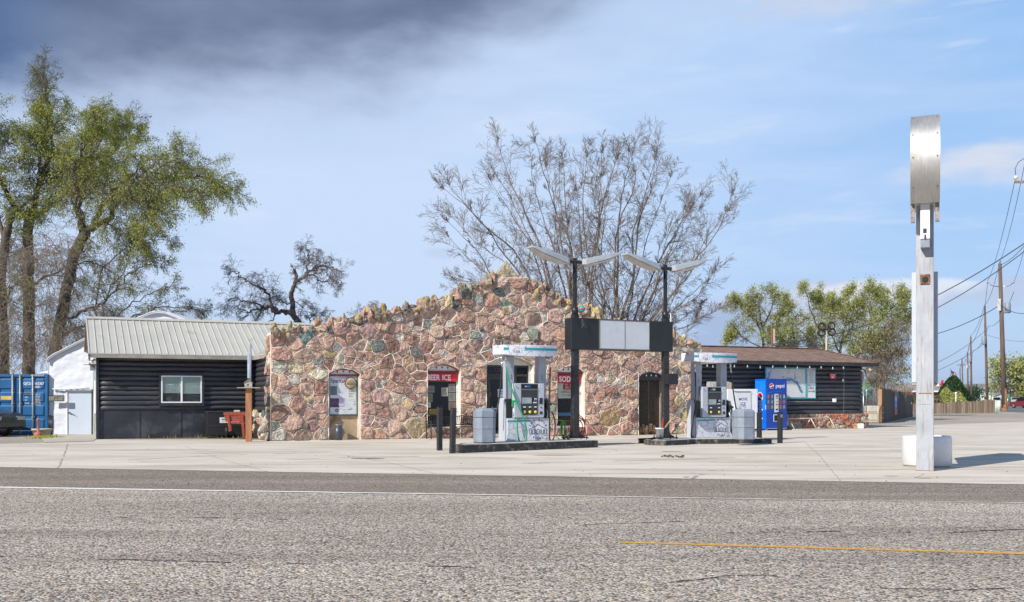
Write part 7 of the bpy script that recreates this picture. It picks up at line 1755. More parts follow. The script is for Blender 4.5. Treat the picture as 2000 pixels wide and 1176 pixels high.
mb = MB(); mb.tube([(DX0+.07,-.03,.88),(DX0+.10,-.03,.87)], .035, 8); mb.tube([(DX0+.10,-.03,.87),(DX0+.32,-.04,.77)], .010, 6); mb.build('handle', M['black_metal'], d_)
mb = MB(); mb.tube([(DX0-.55, -.10, DZ+.05), (DX0+.2, -.12, DZ+.07), (DX1-.05, -.12, DZ+.07)], .04, 8); mb.build('rolled_flap', M['tent'], t)
sx0, sz1 = FT_.xz(101, 773); sx1, sz0 = FT_.xz(131, 783)
q = thing('neon_sign', 'unlit tube sign reading OPEN on the white tent, left of the door', 'sign', FT_.world(sx0, -.28, sz0), 0); W_, H_ = sx1-sx0, sz1-sz0
mb = MB(); z = 0
for a, b in (((0,0,0),(W_,0,0)),((0,0,H_),(W_,0,H_)),((0,0,0),(0,0,H_)),((W_,0,0),(W_,0,H_))): mb.beam(a, b, .02, .03)
mb.build('frame', M['black_metal'], q)
mb = MB(); mb.box(.01, W_-.01, .0, .012, .01, H_-.01); mb.build('backing', mat('sign_mesh_grey', (.26,.25,.22), .6, var=.4, scale=20), q)
mb = MB(); mb.text('OPEN', .20, (W_/2, -.014, .035), bold=-.008, width=1.05); mb.build('neon_letters', mat('glass_tube_grey', (.10,.10,.09), .3), q)
for z in (0, 1): mb = MB(); mb.beam((.05+.5*z, .1, H_), (.12+.3*z, .16, H_+.35), .01, .01); mb.build('hanging_wire', M['dark_grey'], q)
# ramp
rmp = sheet('ramp', [G(86, 865.5), G(182, 862.5), FT_.world(DX1+.4, .05), FT_.world(-.35, .05)], .02, M['conc_old'])
# pots
pg = G(77, 855); t = thing('concrete_planter', 'round cream concrete planter tub before the right container door', 'planter', (pg.x, pg.y+.2, 0), 0)
mb = MB(); mb.lathe([(.27,0),(.33,.27),(.36,.27),(.36,.33),(.31,.33),(.28,.26),(0,.26)], n=24); mb.build('tub', M['conc_old'], t)
mb = MB(); mb.lathe([(.0,.265),(.30,.262)], n=16); mb.build('soil', mat('pot_soil', (.05,.04,.03), .95), t)
pg = G(78.5, 855.5); t = thing('ash_receptacle', 'terracotta smokers post with wide base and thin neck, before the cream tub', 'ash bin', (pg.x, pg.y-.15, 0), 0)
mb = MB(); mb.lathe([(.15,0),(.15,.16),(.13,.20),(.05,.24),(.04,.30),(.035,.62),(.055,.64),(.055,.70),(.04,.73),(0,.73)], n=20); mb.build('post', M['terracotta'], t)
for k, (px, h) in enumerate(((97.5, .80), (100.5, .78), (103, .76))):
    a = G(px, 850.8); t = MB(); t.tube([(a.x, a.y-.1, .02), (a.x+.01, a.y-.02, h+.0)], .035, 10); tag(t.build('tarp_roll', M['black_metal'] if k != 2 else mat('purple_black', (.03,.012,.06), .5), None), ['black roll leaning on the tent corner, nearest the container', 'black roll leaning on the tent corner, between two others', 'purplish black roll leaning on the tent corner, nearest the OPEN sign'][k], 'roll', 'dark rolls leaning on the tent corner')
# grass tufts
rng = np.random.default_rng(4); pts = []
for c, n_, sx_, sy_ in ((G(84, 856), 260, .22, .3), (FW.world(FW.x(516), -2.6), 260, .22, .4), (FW.world(2.5, -.25), 50, 2.0, .12), (FW.world(4.6, -.35), 120, .8, .3)):
    pts.append(np.stack([rng.normal(c[0], sx_, n_), rng.normal(c[1], sy_, n_), np.full(n_, .05)], 1))
pts = np.concatenate(pts); tips = np.concatenate([pts, np.tile([[0, 0, 1.5]], (len(pts), 1))], 1); o = leaves('grass_tufts', tips, M['leaf_willow'], None, .15, 1, .02, 3, -.6, None, .16); tag(o, 'small tufts of fresh grass at the foot of the walls', 'grass', None, 'stuff')
o = sheet('dirt_strip', [FW.world(.3, -.02), FW.world(xi, -.02), FW.world(xi+.6, -3.4), FW.world(3.6, -1.1), FW.world(1.2, -.5)], .016, mat('dirt_litter', (.20,.155,.115), .95, var=.5, scale=6, bump=.02, bscale=25, c2=(.36,.31,.26), amt=.5, c2scale=3))
# car at the left edge
def car(loc, rz, body_c, label, cat='car', suv=False, name='parked_car'):
    t = thing(name, label, cat, loc, rz); bm_ = mat(name+'_paint', body_c, .25, .3, var=.08, scale=2); hw = .92
    side = [(-2.3,.45),(-2.32,.75),(-2.15,.98),(-1.9,1.02),(-1.0,1.06),(1.0,1.02),(1.2,1.0),(2.1,.88),(2.33,.76),(2.36,.42),(2.2,.30),(1.85,.28),(-1.9,.28),(-2.2,.34)]
    mb = MB(); mb.prism(side, -hw, hw, 'y'); mb.build('body', bm_, t, .06, 3)
    cab_ = [(-1.75,1.0),(-1.45,1.52),(-.3,1.60),(.25,1.56),(1.15,1.0)] if not suv else [(-2.15,1.0),(-2.0,1.62),(-.3,1.72),(.35,1.66),(1.15,1.0)]
    mb = MB(); b = 0
    for y, k in ((-hw+.05, 1), (hw-.05, 1)): pass
    lo = [(x, -hw+.06, z) if z < 1.1 else (x, -hw+.22, z) for x, z in cab_]; hi = [(x, -y, z) for x, y, z in lo]; mb.v += lo+hi; n = len(cab_); mb.face(range(n)); mb.face(list(range(n, 2*n))[::-1])
    for i in range(n): mb.face((i, (i+1) % n, n+(i+1) % n, n+i))
    mb.build('cabin_glass', M['glass_dark'], t, .03, 2)
    mb = MB(); rz_ = max(z for x, z in cab_); xs_ = [x for x, z in cab_ if z > 1.4]; mb.box(min(xs_), max(xs_), -hw+.20, hw-.20, rz_-.05, rz_+.02); mb.build('roof', bm_, t, .03, 2)
    for x in (-1.45, 1.45):
        for y in (-hw, hw):
            s_ = 1 if y > 0 else -1; mt = Matrix.Translation((x, y-s_*.10, .34)) @ Matrix.Rotation(R(90), 4, 'X')
            mb = MB(); mb.lathe([(.2,-.11),(.30,-.12),(.34,-.08),(.34,.08),(.30,.12),(.2,.11)], n=22); wl = mb.build('wheel', M['rubber'], t, 0, 1, mt)
            mb = MB(); mb.lathe([(0,-.125),(.19,-.122),(.21,-.11)], n=18); mb.lathe([(0,.125),(.19,.122),(.21,.11)], n=18); mb.build('rim', M['steel'], wl, 0, 1, mt)
    for y in (-.62, .62):
        mb = MB(); mb.box(2.28, 2.375, y-.22, y+.22, .62, .76); mb.build('headlight', M['screen'], t, .02, 2); mb = MB(); mb.box(-2.345, -2.28, y-.2, y+.2, .70, .86); mb.build('tail_light', M['red_sign'], t, .02, 2)
    mb = MB(); mb.box(2.33, 2.40, -.85, .85, .36, .54); mb.build('bumper', M['dark_grey'], t, .02, 2); mb = MB(); mb.box(-2.40, -2.33, -.85, .85, .36, .54); mb.build('bumper', M['dark_grey'], t, .02, 2)
    mb = MB(); mb.box(2.345, 2.385, -.38, .38, .60, .74); mb.build('grille', M['black_metal'], t)
    return t
cg = G(21, 853); car((cg.x-2.35, cg.y+.6, 0), R(-14), (.03,.033,.037), 'dark grey car nosing into the left edge, in front of the container')
# ------------------------------------------------------------------ tall sign pole and planter at the right
sp = G(1806.5, 921); YS = sp.y+.16; z_ = lambda v, Y=None: CH-(v-HV)/FP*(Y or sp.y)
t = thing('sign_pole', 'tall rust-streaked white steel pole carrying a curved aluminium sign seen edge-on', 'sign', (sp.x, sp.y, 0), R(-21.6))
def rusty_white():
    m = bpy.data.materials.new('rust_streaked_white_paint'); m.use_nodes = True; k = NT(m.node_tree); b = bsdf(m)
    oc = k.n('ShaderNodeTexCoord').outputs['Object']
    c = k.mix(k.sm(k.noise(oc, 1.6, 6), .3, .7), (.34,.36,.40), (.46,.48,.51))
    st = k.noise(k.mapping(oc, (16, 16, 1.2)), 1.4, 7, .7, .6); c = k.mix(k.m('MULTIPLY', k.sm(st, .50, .66), .75), c, (.26,.20,.15))
    st2 = k.noise(k.mapping(oc, (7, 7, .7), (0,0,0), (3,1,5)), 1.3, 6, .7); c = k.mix(k.m('MULTIPLY', k.sm(st2, .60, .72), .55), c, (.42,.30,.16))
    sp_ = k.noise(k.mapping(oc, (1,1,.7)), 28, 5, .7); c = k.mix(k.m('MULTIPLY', k.sm(sp_, .66, .74), .6), c, (.20,.15,.12))
    k.put(b.inputs['Base Color'], c); b.inputs['Roughness'].default_value = .5; return m
rw = rusty_white()
hw = .163
mb = MB(); mb.box(-hw, hw, 0, .32, 0, z_(440)+.5); mb.build('pole', rw, t, .012, 2)
mb = MB(); mb.box(-hw-.008, hw+.008, -.01, .33, 0, .025); mb.build('base_plate', mat('rusty_base', (.25,.19,.15), .8, var=.4), t)
mb = MB(); mb.box(-.115, .12, -.006, -.001, z_(790), z_(769)); pt = mb.build('cover_plate', rw, t, .002); mb = MB(); mb.box(-.12, .125, -.012, -.001, z_(769), z_(767.6)); mb.build('plate_lip', mat('rust_brown', (.22,.12,.07), .8, var=.4), pt)
mb = MB(); mb.box(-.09, .09, -.03, -.001, z_(555), z_(536)); jb = mb.build('junction_plate', mat('rusted_steel', (.22,.11,.05), .85, var=.5, scale=9, c2=(.45,.36,.28), amt=.5, c2scale=9), t, .004); mb = MB(); mb.lathe([(.06,0),(.06,.004),(0,.004)], n=16, smooth=False); mb.build('hole', M['black_metal'], jb, 0, 1, Matrix.Translation((.005,-.032,z_(546.5))) @ Matrix.Rotation(R(90), 4, 'X'))
# narrow white box on the front of the pole
mb = MB(); mb.box(-.085, .090, -.24, -.001, z_(470), z_(378)); wb = mb.build('control_box', M['white_paint'], t, .006)
mb = MB(); mb.box(-.08, .085, -.22, -.001, z_(486), z_(470.5)); mb.build('box_foot', M['bin_grey'], wb)
mb = MB(); mb.box(-.035, .03, -.245, -.2405, z_(459), z_(450)); mb.build('box_label', M['dark_grey'], wb); mb = MB(); mb.tube([(0,-.25,z_(462)),(.005,-.26,z_(467)),(-.01,-.25,z_(469))], .014, 6); mb.build('padlock', M['black_metal'], wb)
# curved aluminium sign, a thick round drum cut flat at its bottom; the rim faces the road
def alum():
    m = bpy.data.materials.new('brushed_aluminium'); m.use_nodes = True; k = NT(m.node_tree); b = bsdf(m)
    oc = k.n('ShaderNodeTexCoord').outputs['Object']; n = k.noise(k.mapping(oc, (30, 2, 2)), 2, 6, .6); c = k.mix(k.sm(n, .3, .7), (.46,.45,.435), (.58,.57,.55))
    n2 = k.noise(oc, 2.5, 6, .65); c = k.mix(k.m('MULTIPLY', k.sm(n2, .5, .75), .5), c, (.36,.30,.24))
    k.put(b.inputs['Base Color'], c); b.inputs['Metallic'].default_value = .85; k.put(b.inputs['Roughness'], k.sm(n2, .3, .7, .50, .64)); return m
al = alum(); zc0, zc1 = z_(385), z_(225); Rr = .98; cy = .16; czz = zc1-Rr; ws = .265
mb = MB(); mb.smooth = False; ring = []
for k in range(41):
    a = R(-57)+(math.pi+2*R(57))*k/40; ring.append((cy+Rr*1.02*math.cos(a), czz+Rr*math.sin(a)))
n = len(ring)
for sx_ in (-ws, ws):
    for y, z in ring: mb.v.append((sx_, y, z))
mb.smooth = True
for i in range(n-1): mb.face((i, i+1, n+i+1, n+i))
mb.smooth = False; mb.v += list(mb.v); mb.face((3*n-1, 2*n, 3*n, 4*n-1)); mb.face(range(2*n, 3*n)); mb.face(list(range(4*n-1, 3*n-1, -1)))
dr_ = mb.build('sign_drum', al, t, .006)
bkm = mat('dull_steel', (.30,.26,.24), .5, .5, var=.3, c2=(.12,.07,.05), amt=.5, c2scale=10)
for sx_ in (-1, 1):
    mb = MB(); mb.box(min(sx_*ws*.98, sx_*.185), max(sx_*ws*.98, sx_*.185), -.28, -.20, z_(438), czz+Rr*math.sin(R(-57))-.002); mb.build('mounting_bracket', bkm, t, .004); mb = MB(); mb.box(min(sx_*ws*.98, sx_*.185), max(sx_*ws*.98, sx_*.185), .1, .5, z_(392)-.05, czz+Rr*math.sin(R(-57))-.003); mb.build('mounting_bracket', bkm, t, .004)
    for z in (zc0+.08, zc0+.62, zc1-.55, zc1-.14):
        yy = -math.sqrt(max(0, 1-((z-czz)/Rr)**2))*Rr*1.02+cy
        mb = MB(); mb.tube([(sx_*ws*.82, yy-.010, z), (sx_*ws*.82, yy+.02, z)], .012, 6); mb.build('rivet', M['dark_grey'], dr_)
# blank cabinet behind the pole
t2 = thing('blank_sign_cabinet', 'blank grey-white sign cabinet seen from its narrow end, fixed behind the tall pole', 'sign', (sp.x, sp.y, 0), R(-21.6))
mb = MB(); mb.box(-.245, .245, .34, 2.9, z_(748, 21.0), z_(536, 21.0)); mb.build('cabinet', mat('cabinet_grey', (.50,.54,.60), .45, var=.05), t2, .01)
mb = MB(); mb.box(-.235, .235, .36, 2.88, z_(752, 21.0), z_(748.3, 21.0)); mb.build('bottom_lip', mat('lip_tan', (.42,.36,.32), .6), t2)
pc = G(1810, 915); t = thing('round_planter', 'large smooth white round planter standing behind the foot of the tall sign pole', 'planter', (pc.x*(pc.y+.5)/pc.y, pc.y+.50, 0), 0)
mb = MB(); mb.lathe([(.46,.0),(.46,.035)], n=48); mb.build('foot_ring', M['conc_old'], t)
mb = MB(); mb.lathe([(.475,.036),(.495,.06),(.495,.60),(.48,.655),(.455,.66),(.43,.645),(.41,.60),(0,.59)], n=56); mb.build('tub', mat('gloss_white_fibreglass', (.66,.66,.66), .3, var=.02), t)
mb = MB(); mb.lathe([(.40,.605),(0,.61)], n=24); mb.build('soil', mat('planter_soil', (.16,.14,.12), .95), t)

# ------------------------------------------------------------------ grey board fence, gate, yard behind
def board_fence(name, label, p0, p1, h0, h1, m, bw, seed, z0=0.0, wob=.04, back=True, post=None):
    random.seed(seed); d = (p1-p0); L = d.length; a = math.atan2(d.y, d.x); t = thing(name, label, 'fence', p0, a)
    n = int(L/bw); mb = MB()
    for k in range(n):
        f = (k+.5)/n; h = h0+(h1-h0)*f+random.uniform(-wob, wob)+.03*math.sin(k*.23); x = L*k/n; g_ = random.uniform(.004, .012); y = random.uniform(-.012, .012); ln = random.uniform(-.008, .008)
        b = len(mb.v); w_ = L/n-g_
        mb.v += [(x,y,z0),(x+w_,y,z0),(x+w_,y+.02,z0),(x,y+.02,z0),(x+ln,y,h-.02),(x+w_+ln,y,h),(x+w_+ln,y+.02,h),(x+ln,y+.02,h-.02)]
        for f_ in ((0,3,2,1),(4,5,6,7),(0,1,5,4),(1,2,6,5),(2,3,7,6),(3,0,4,7)): mb.face([b+i for i in f_])
    mb.build('boards', m, t)
    for z in (.3, .75): mb = MB(); mb.beam((0,.06,h0*z),(L,.06,h1*z), .04, .09, (0,1,0)); mb.build('rail', m, t)
    for k in range(int(L/2.6)+1): x = min(L-.05, k*2.6+.05); mb = MB(); mb.box(x-.045, x+.045, .085, .17, 0, h0+(h1-h0)*x/L-.08); mb.build('post', m, t)
    return t
def rand_wood(name, c1, c2, c3):
    m = bpy.data.materials.new(name); m.use_nodes = True; k = NT(m.node_tree); b = bsdf(m); g_ = k.n('ShaderNodeNewGeometry'); oc = k.n('ShaderNodeTexCoord').outputs['Object']
    c = k.ramp(g_.outputs['Random Per Island'], [(0, c1), (.5, c2), (1, c3)]); n = k.noise(k.mapping(oc, (6, 6, .6)), 3, 7, .65); cc = k.n('ShaderNodeVectorMath', operation='SCALE'); k.put(cc.inputs[0], c); k.put(cc.inputs['Scale'], k.sm(n, .25, .75, .6, 1.35))
    k.put(b.inputs['Base Color'], cc.outputs[0]); b.inputs['Roughness'].default_value = .85; return m
F0, F1 = G(1723, 826.5), G(1783, 813.5)
greyw = rand_wood('grey_fence_boards', (.075,.06,.05), (.11,.088,.072), (.16,.13,.11)); tanw = rand_wood('tan_fence_boards', (.22,.14,.085), (.34,.24,.155), (.44,.34,.24))
board_fence('board_fence', 'tall weathered grey board fence running back from the yard gate', F0, F1, 2.08, 1.72, greyw, .14, 1)
bn0 = FP and Frame(F0, math.atan2((F1-F0).y, (F1-F0).x)); ax, az1 = bn0.xz(1747, 770.5, -.03); bx_, az0 = bn0.xz(1752, 810, -.03)
t = thing('fence_banner', 'narrow vertical blue, white and red banner on the grey board fence', 'banner', bn0.world(ax, -.03, az0), bn0.th); W_, H_ = bx_-ax, az1-az0
mb = MB(); mb.box(0, W_, -.012, 0, H_*.35, H_); mb.build('blue_field', mat('banner_blue', (.10,.22,.48), .6, var=.15), t); mb = MB(); mb.box(0, W_, -.012, 0, 0, H_*.345); mb.build('red_field', mat('banner_red', (.40,.10,.10), .6, var=.3, scale=6), t)
mb = MB(); mb.box(W_*.12, W_*.88, -.016, -.0125, H_*.70, H_*.86); mb.box(W_*.3, W_*.7, -.016, -.0125, H_*.42, H_*.46); mb.build('white_marks', mat('banner_pale', (.45,.45,.5), .6), t)
P0, P1 = G(1783, 808.8), G(1944, 807.0)
board_fence('picket_fence', 'low sunlit tan board fence running behind the tall sign pole to the white posts', P0, P1, .90, 1.32, tanw, .17, 2, 0, .05)
# gate
Yg = 58.5; gp0, gp1 = Vector((X(1692, Yg), Yg, 0)), Vector((X(1715, Yg+.6), Yg+.6, 0)); d = gp1-gp0; L = d.length
t = thing('yard_gate', 'chain-link yard gate in a rounded steel frame beside the grey board fence', 'gate', gp0, math.atan2(d.y, d.x)); gh = 2.02
mb = MB(); mb.tube([(0,0,.06),(0,0,gh-.12),(.05,0,gh-.03),(.14,0,gh),(L-.14,0,gh),(L-.05,0,gh-.03),(L,0,gh-.12),(L,0,.06),(0,0,.06)], .024, 8); mb.tube([(0,0,1.05),(L,0,1.05)], .016, 6); mb.build('frame', M['steel'], t)
mb = MB()
for k in range(-16, 10):
    for s_ in (1, -1):
        x0 = k*.1; pts = []
        a0 = max(0, -x0) if s_ == 1 else None
        pts = [(x0+u*.1, .0, .08+(u*.1 if s_ == 1 else gh-.16-u*.1)) for u in range(0, 20)]; pts = [p for p in pts if 0 <= p[0] <= L and .06 < p[2] < gh]
        if len(pts) > 1: mb.tube([pts[0], pts[-1]], .004, 3, False)
mb.build('mesh', M['steel'], t)
t = thing('gate_post', 'pale fresh wooden post at the near end of the grey board fence', 'post', (X(1718.5, 59.8), 59.8, 0), 0); mb = MB(); mb.box(-.09, .09, -.08, .08, 0, 1.98); mb.build('post', mat('fresh_orange_wood', (.50,.27,.12), .6, var=.2, stretch=(3,3,.5)), t, .006)
mb = MB(); [mb.box(.092, .20, -.02, 0, z, z+.04) for z in (.3, .6, .9)]; mb.build('hinge_straps', mat('orange_strap', (.6,.22,.08), .6), t)
t = thing('steel_post', 'thin pale steel post just right of the log annex corner', 'post', (X(1686.5, 56), 56, 0), 0); mb = MB(); mb.tube([(0,0,0),(0,0,1.95)], .03, 8); mb.lathe([(.035,1.95),(.02,2.0),(0,2.0)], n=8); mb.build('post', M['steel'], t)
# pale bales behind the gate
for k, (px, v0, v1, w_) in enumerate(((1705, 806, 791, .85), (1706, 820, 807, .95))):
    Yb = 62; t = thing('white_bale', ['upper creamy white wrapped bale seen through the yard gate', 'lower creamy white wrapped bale on the ground behind the yard gate'][k], 'bale', (X(px, Yb), Yb, 0 if k else .50), 0, 'white bales behind the yard gate')
    mb = MB(); mb.box(-w_/2, w_/2, -.3, .3, 0.0, .495); mb.build('bale', mat('creamy_wrap', (.66,.60,.50), .6, var=.12, scale=5, bump=.03, bscale=6), t, .05, 3)
    mb = MB(); mb.box(-w_/2-.004, w_/2+.004, -.304, -.301, .1, .16); mb.build('strap', mat('bale_strap', (.45,.30,.12), .6), t)
board_fence('plank_fence', 'short brown plank fence at the back of the yard, behind the gate and bales', Vector((X(1682, 66), 66, 0)), Vector((X(1718, 67), 67, 0)), 1.35, 1.35, tanw, .14, 4)
t = thing('wire_cage', 'low dark wire fence between the log annex corner and the yard gate', 'fence', (X(1684, 57), 57, 0), 0)
mb = MB()
for k in range(5): mb.tube([(.05*k*1.2, 0, 0), (.05*k*1.2, 0, 1.45)], .008, 4)
for z in (.1,.35,.7,1.05,1.4): mb.tube([(0,0,z),(.26,0,z)], .01, 4)
mb.build('wires', M['black_metal'], t)
# green tarp shelter behind
Yt = 68; t = thing('green_tarp', 'faded green tarpaulin draped over a heap, behind the yard gate', 'tarpaulin', (X(1702, Yt), Yt, 0), 0)
mb = MB(); mb.smooth = True
for j in range(13):
    for i in range(17):
        x = (i/16-.5)*1.55; f = 1-abs(i/16-.42)*1.1; z = 1.5+1.45*max(0, f)**.8*(j/12)+.06*mnoise.noise(Vector((x*4, j*.4, 2))) if j else .9; mb.v.append((x, -(1-j/12)*.6+.05*mnoise.noise(Vector((x*5, j, 0))), z))
for j in range(12):
    for i in range(16): a = j*17+i; mb.face((a, a+1, a+18, a+17))
o = mb.build('tarpaulin', mat('green_tarp_cloth', (.10,.20,.13), .6, var=.25, scale=3, bump=.05, bscale=3), t); sm_ = o.modifiers.new('s', 'SOLIDIFY'); sm_.thickness = .03
mb = MB(); mb.box(-.7, .75, 0, .6, 0, 1.3); mb.build('heap', M['wood_grey'], t, .05)
# red house
Yh = 122; t = thing('red_house', 'low red house with white eave board and grey roof, behind the hedge', 'house', (X(1783, Yh), Yh, 0), 0); Lh = X(1851, Yh)-X(1783, Yh); zh = CH-(766-HV)/FP*Yh
mb = MB(); mb.box(0, Lh-.1, 0, 6, 0, zh+.05); mb.build('wall', mat('dark_red_siding', (.20,.03,.03), .7, var=.15, stretch=(.2,1,8), scale=2), t)
mb = MB(); mb.box(-.2, Lh+.1, -.35, -.3, zh-.0, zh+.20); mb.build('fascia', M['white_paint'], t)
mb = MB(); mb.prism([(-.36, zh+.2), (3, zh+1.1), (6.3, zh+.2)], -.2, Lh+.1, 'x'); mb.build('roof', mat('grey_roofing', (.25,.225,.21), .9, var=.15, bump=.02, bscale=6), t)
for px in (1795, 1812): mb = MB(); a = X(px, Yh)-X(1783, Yh); mb.box(a, a+.9, -.03, -.001, 1.0, 1.75); mb.build('window', M['glass_dark'], t)
t = thing('roof_ornament', 'small red and white weathervane figure on the roof of the red house', 'ornament', (X(1846, Yh), Yh+1.0, zh+.7), 0); mb = MB(); mb.tube([(0,0,0),(0,0,.5)], .05, 6); mb.prism([(-.35,.2),(-.1,.35),(.0,.75),(.25,.75),(.15,.4),(.35,.15),(0,.1)], -.05, .05, 'y'); mb.build('figure', M['red_sign'], t); mb = MB(); mb.box(-.6,-.3,-.05,.05,.0,.3); mb.build('pale_part', M['white_paint'], t)
# flag
Yf = 118; t = thing('flag_pole', 'thin pole with a faded striped flag above the cone evergreen', 'flagpole', (X(1856.3, Yf), Yf, 0), 0); zt_ = CH-(719-HV)/FP*Yf
mb = MB(); mb.tube([(0,0,0),(0,0,zt_)], [.05,.035], 8); mb.lathe([(0,zt_-.02),(.06,zt_+.04),(0,zt_+.10)], n=8); mb.build('pole', M['steel'], t)
def flag_part(name, u0, u1, w0, w1, m, off=0):
    mb = MB(); n = 8
    for i in range(n+1):
        u = u0+(u1-u0)*i/n
        for w_ in (w0, w1): mb.v.append((.08+u*.62, .10*math.sin(u*7)+off, zt_-.15-w_*.52-u*.55-.04*math.sin(u*6)))
    for i in range(n): mb.face((2*i, 2*i+2, 2*i+3, 2*i+1))
    o = mb.build(name, m, t); sm_ = o.modifiers.new('s', 'SOLIDIFY'); sm_.thickness = .01
for k in range(7): flag_part('stripe', 0, 1.1, k/7, (k+1)/7, mat('flag_red', (.45,.05,.08), .7) if k % 2 == 0 else mat('flag_white', (.55,.5,.55), .7))
flag_part('canton', 0, .48, -.01, .54, mat('flag_navy', (.04,.05,.16), .7), -.02)
t = thing('yard_lamp', 'thin white post with a small lamp head in front of the yellow-green bush', 'lamp', (X(1867, 103), 103, 0), 0); mb = MB(); mb.tube([(0,0,0),(0,0,1.85)], .04, 8); mb.build('post', M['white_paint'], t); mb = MB(); mb.lathe([(.05,1.85),(.10,1.90),(.10,2.02),(.04,2.07),(0,2.07)], n=10); mb.build('lamp_head', M['white_paint'], t)
for px, vb, vt, r, lab, m in ((1945.5, 808.5, 784, .09, 'slim pale green marker post at the end of the picket fence', mat('pale_green_plastic', (.42,.55,.46), .5)), (1951, 803.5, 782, .20, 'thick cream marker post between the slim green post and the utility pole', mat('cream_plastic_post', (.62,.58,.50), .5))):
    g_ = G(px, vb); t = thing('marker_post', lab, 'post', g_, 0, 'marker posts'); h = CH-(vt-HV)/FP*g_.y; mb = MB(); mb.tube([(0,0,0),(0,0,h-.05)], r, 12); mb.build('post', m, t); mb = MB(); mb.lathe([(r*1.05,h-.05),(r*.9,h),(0,h)], n=12); mb.build('cap', m, t)
# small signs, houses, cars on the plain
t = thing('street_sign', 'small green street sign on a pole at the side road', 'sign', (X(1968, 140), 140, 0), 0); mb = MB(); mb.tube([(0,0,0),(0,0,1.9)], .05, 6); mb.build('pole', M['steel'], t); mb = MB(); mb.box(-.25,.25,-.06,-.04,1.45,2.0); mb.build('plate', mat('street_sign_green', (.05,.30,.20), .5), t)
car((X(2003, 150), 150, 0), R(100), (.22,.015,.025), 'dark red sport utility car driving away on the side road at the right edge', 'car', True, 'red_car')
def far_house(px, v0, Y, w_, h, rh, wc, rc, label):
    t = thing('far_house', label, 'house', (X(px, Y), Y, 0), 0, 'small houses on the far plain')
    mb = MB(); mb.box(-w_/2, w_/2, 0, 6, 0, h); mb.prism([(-w_/2, h), (0, h+rh), (w_/2, h)], 0, 6, 'y'); mb.build('wall', mat('far_wall', wc, .8), t)
    mb = MB(); mb.beam((-w_/2-.4, 3, h-.1), (0, 3, h+rh+.15), 7, .2, (0,0,1)) ; mb.beam((w_/2+.4, 3, h-.1), (0, 3, h+rh+.15), 7, .2, (0,0,1)); mb.build('roof', mat('far_roof', rc, .8), t)
    for s_ in (-.22, .22): mb = MB(); mb.box(w_*s_-.5, w_*s_+.5, -.06, -.01, h*.35, h*.75); mb.build('window', M['glass_dark'], t)
far_house(1911.5, 0, 480, 14, 2.6, 2.6, (.72,.70,.64), (.60,.58,.54), 'cream gabled house just right of the small dark tree on the plain')
far_house(1892, 0, 430, 6, 4.5, 2.0, (.35,.34,.33), (.16,.15,.15), 'narrow grey barn between two utility poles on the plain')
far_house(1935, 0, 520, 12, 2.4, 1.8, (.66,.66,.66), (.45,.45,.46), 'long pale house right of the cream gabled house on the plain')
far_house(1958, 0, 500, 9, 2.4, 1.6, (.6,.6,.6), (.2,.2,.2), 'small white house behind the base of the nearest utility pole')
for k, (px, Y, c, lab) in enumerate(((1984, 330, (.6,.6,.62), 'tiny white car far away on the side road'), (1948, 260, (.5,.5,.52), 'pale parked car beyond the marker posts'))): car((X(px, Y), Y, 0), R(60 if k else 100), c, lab, 'car', True, 'far_car')
# ------------------------------------------------------------------ utility poles and wires
def upole(px, px_top, Y, h, r, label, kit=0):
    x = X(px, Y); t = thing('utility_pole', label, 'utility pole', (x, Y, 0), 0, 'utility poles along the side road'); dx = (px_top-px)/FP*Y
    mb = MB(); mb.tube([(0,0,0),(dx*.5,0,h*.5),(dx,0,h)], [r, r*.85, r*.66], 12); mb.build('pole', M['pole_wood'], t)
    if kit >= 1:
        mb = MB(); mb.tube([(dx,0,h),(dx,0,h+.25)], .05, 6); mb.lathe([(.09,h+.12),(.12,h+.2),(.06,h+.34),(0,h+.36)], dx, 0, 8); mb.build('insulator', M['bin_grey'], t)
    if kit == 1:
        for s_ in (-1, 1):
            mb = MB(); z = h-2.6; mb.tube([(dx,0,z),(dx+s_*.9,-.2,z+.05),(dx+s_*1.5,-.2,z+.45)], .05, 6); mb.lathe([(.08,z+.42),(.10,z+.5),(.05,z+.62),(0,z+.62)], dx+s_*1.5, -.2, 8); mb.build('bracket_arm', M['steel'], t)
        mb = MB(); mb.lathe([(.30,h*.70-.6),(.33,h*.70-.5),(.33,h*.70+.5),(.25,h*.70+.6),(0,h*.70+.62)], dx*.7+.62, -.2, 14); mb.build('transformer', M['bin_grey'], t)
        mb = MB(); mb.box(dx*.7-.5, dx*.7-.22, -.35, -.1, h*.68, h*.76); mb.build('equipment_box', M['paper'], t)
    if kit == 2: mb = MB(); mb.lathe([(.32,h*.62),(.36,h*.62+.1),(.36,h*.62+1.2),(.25,h*.62+1.35),(0,h*.62+1.35)], dx*.6-.45, -.3, 12); mb.build('transformer', M['bin_grey'], t)
    if kit == 3: mb = MB(); mb.box(dx-1.9, dx+1.9, -.1, .1, h-2.4, h-2.15); mb.build('crossarm', M['pole_wood'], t); 
    return Vector((x+dx, Y, h))
A_ = upole(1962, 1953, 116, 16.7, .29, 'nearest utility pole, thick and brown with an orange worn foot, right of the picket fence', 1)
o = [k for k in C.objects if k.get('label', '').startswith('nearest utility')][0]; mb = MB(); mb.tube([(0,0,.01),(-.02,0,2.6)], [.298,.286], 12, False); mb.build('worn_foot', mat('worn_orange_wood', (.36,.17,.07), .85, var=.5, scale=3, c2=(.12,.07,.04), amt=.4, c2scale=2), o)
B_ = upole(1928.5, 1923.5, 165, 16.3, .23, 'second utility pole, rising behind the right end of the picket fence, with a grey can', 2)
C_ = upole(1897.5, 1896, 245, 16.2, .26, 'third utility pole, slim, left of the second', 2)
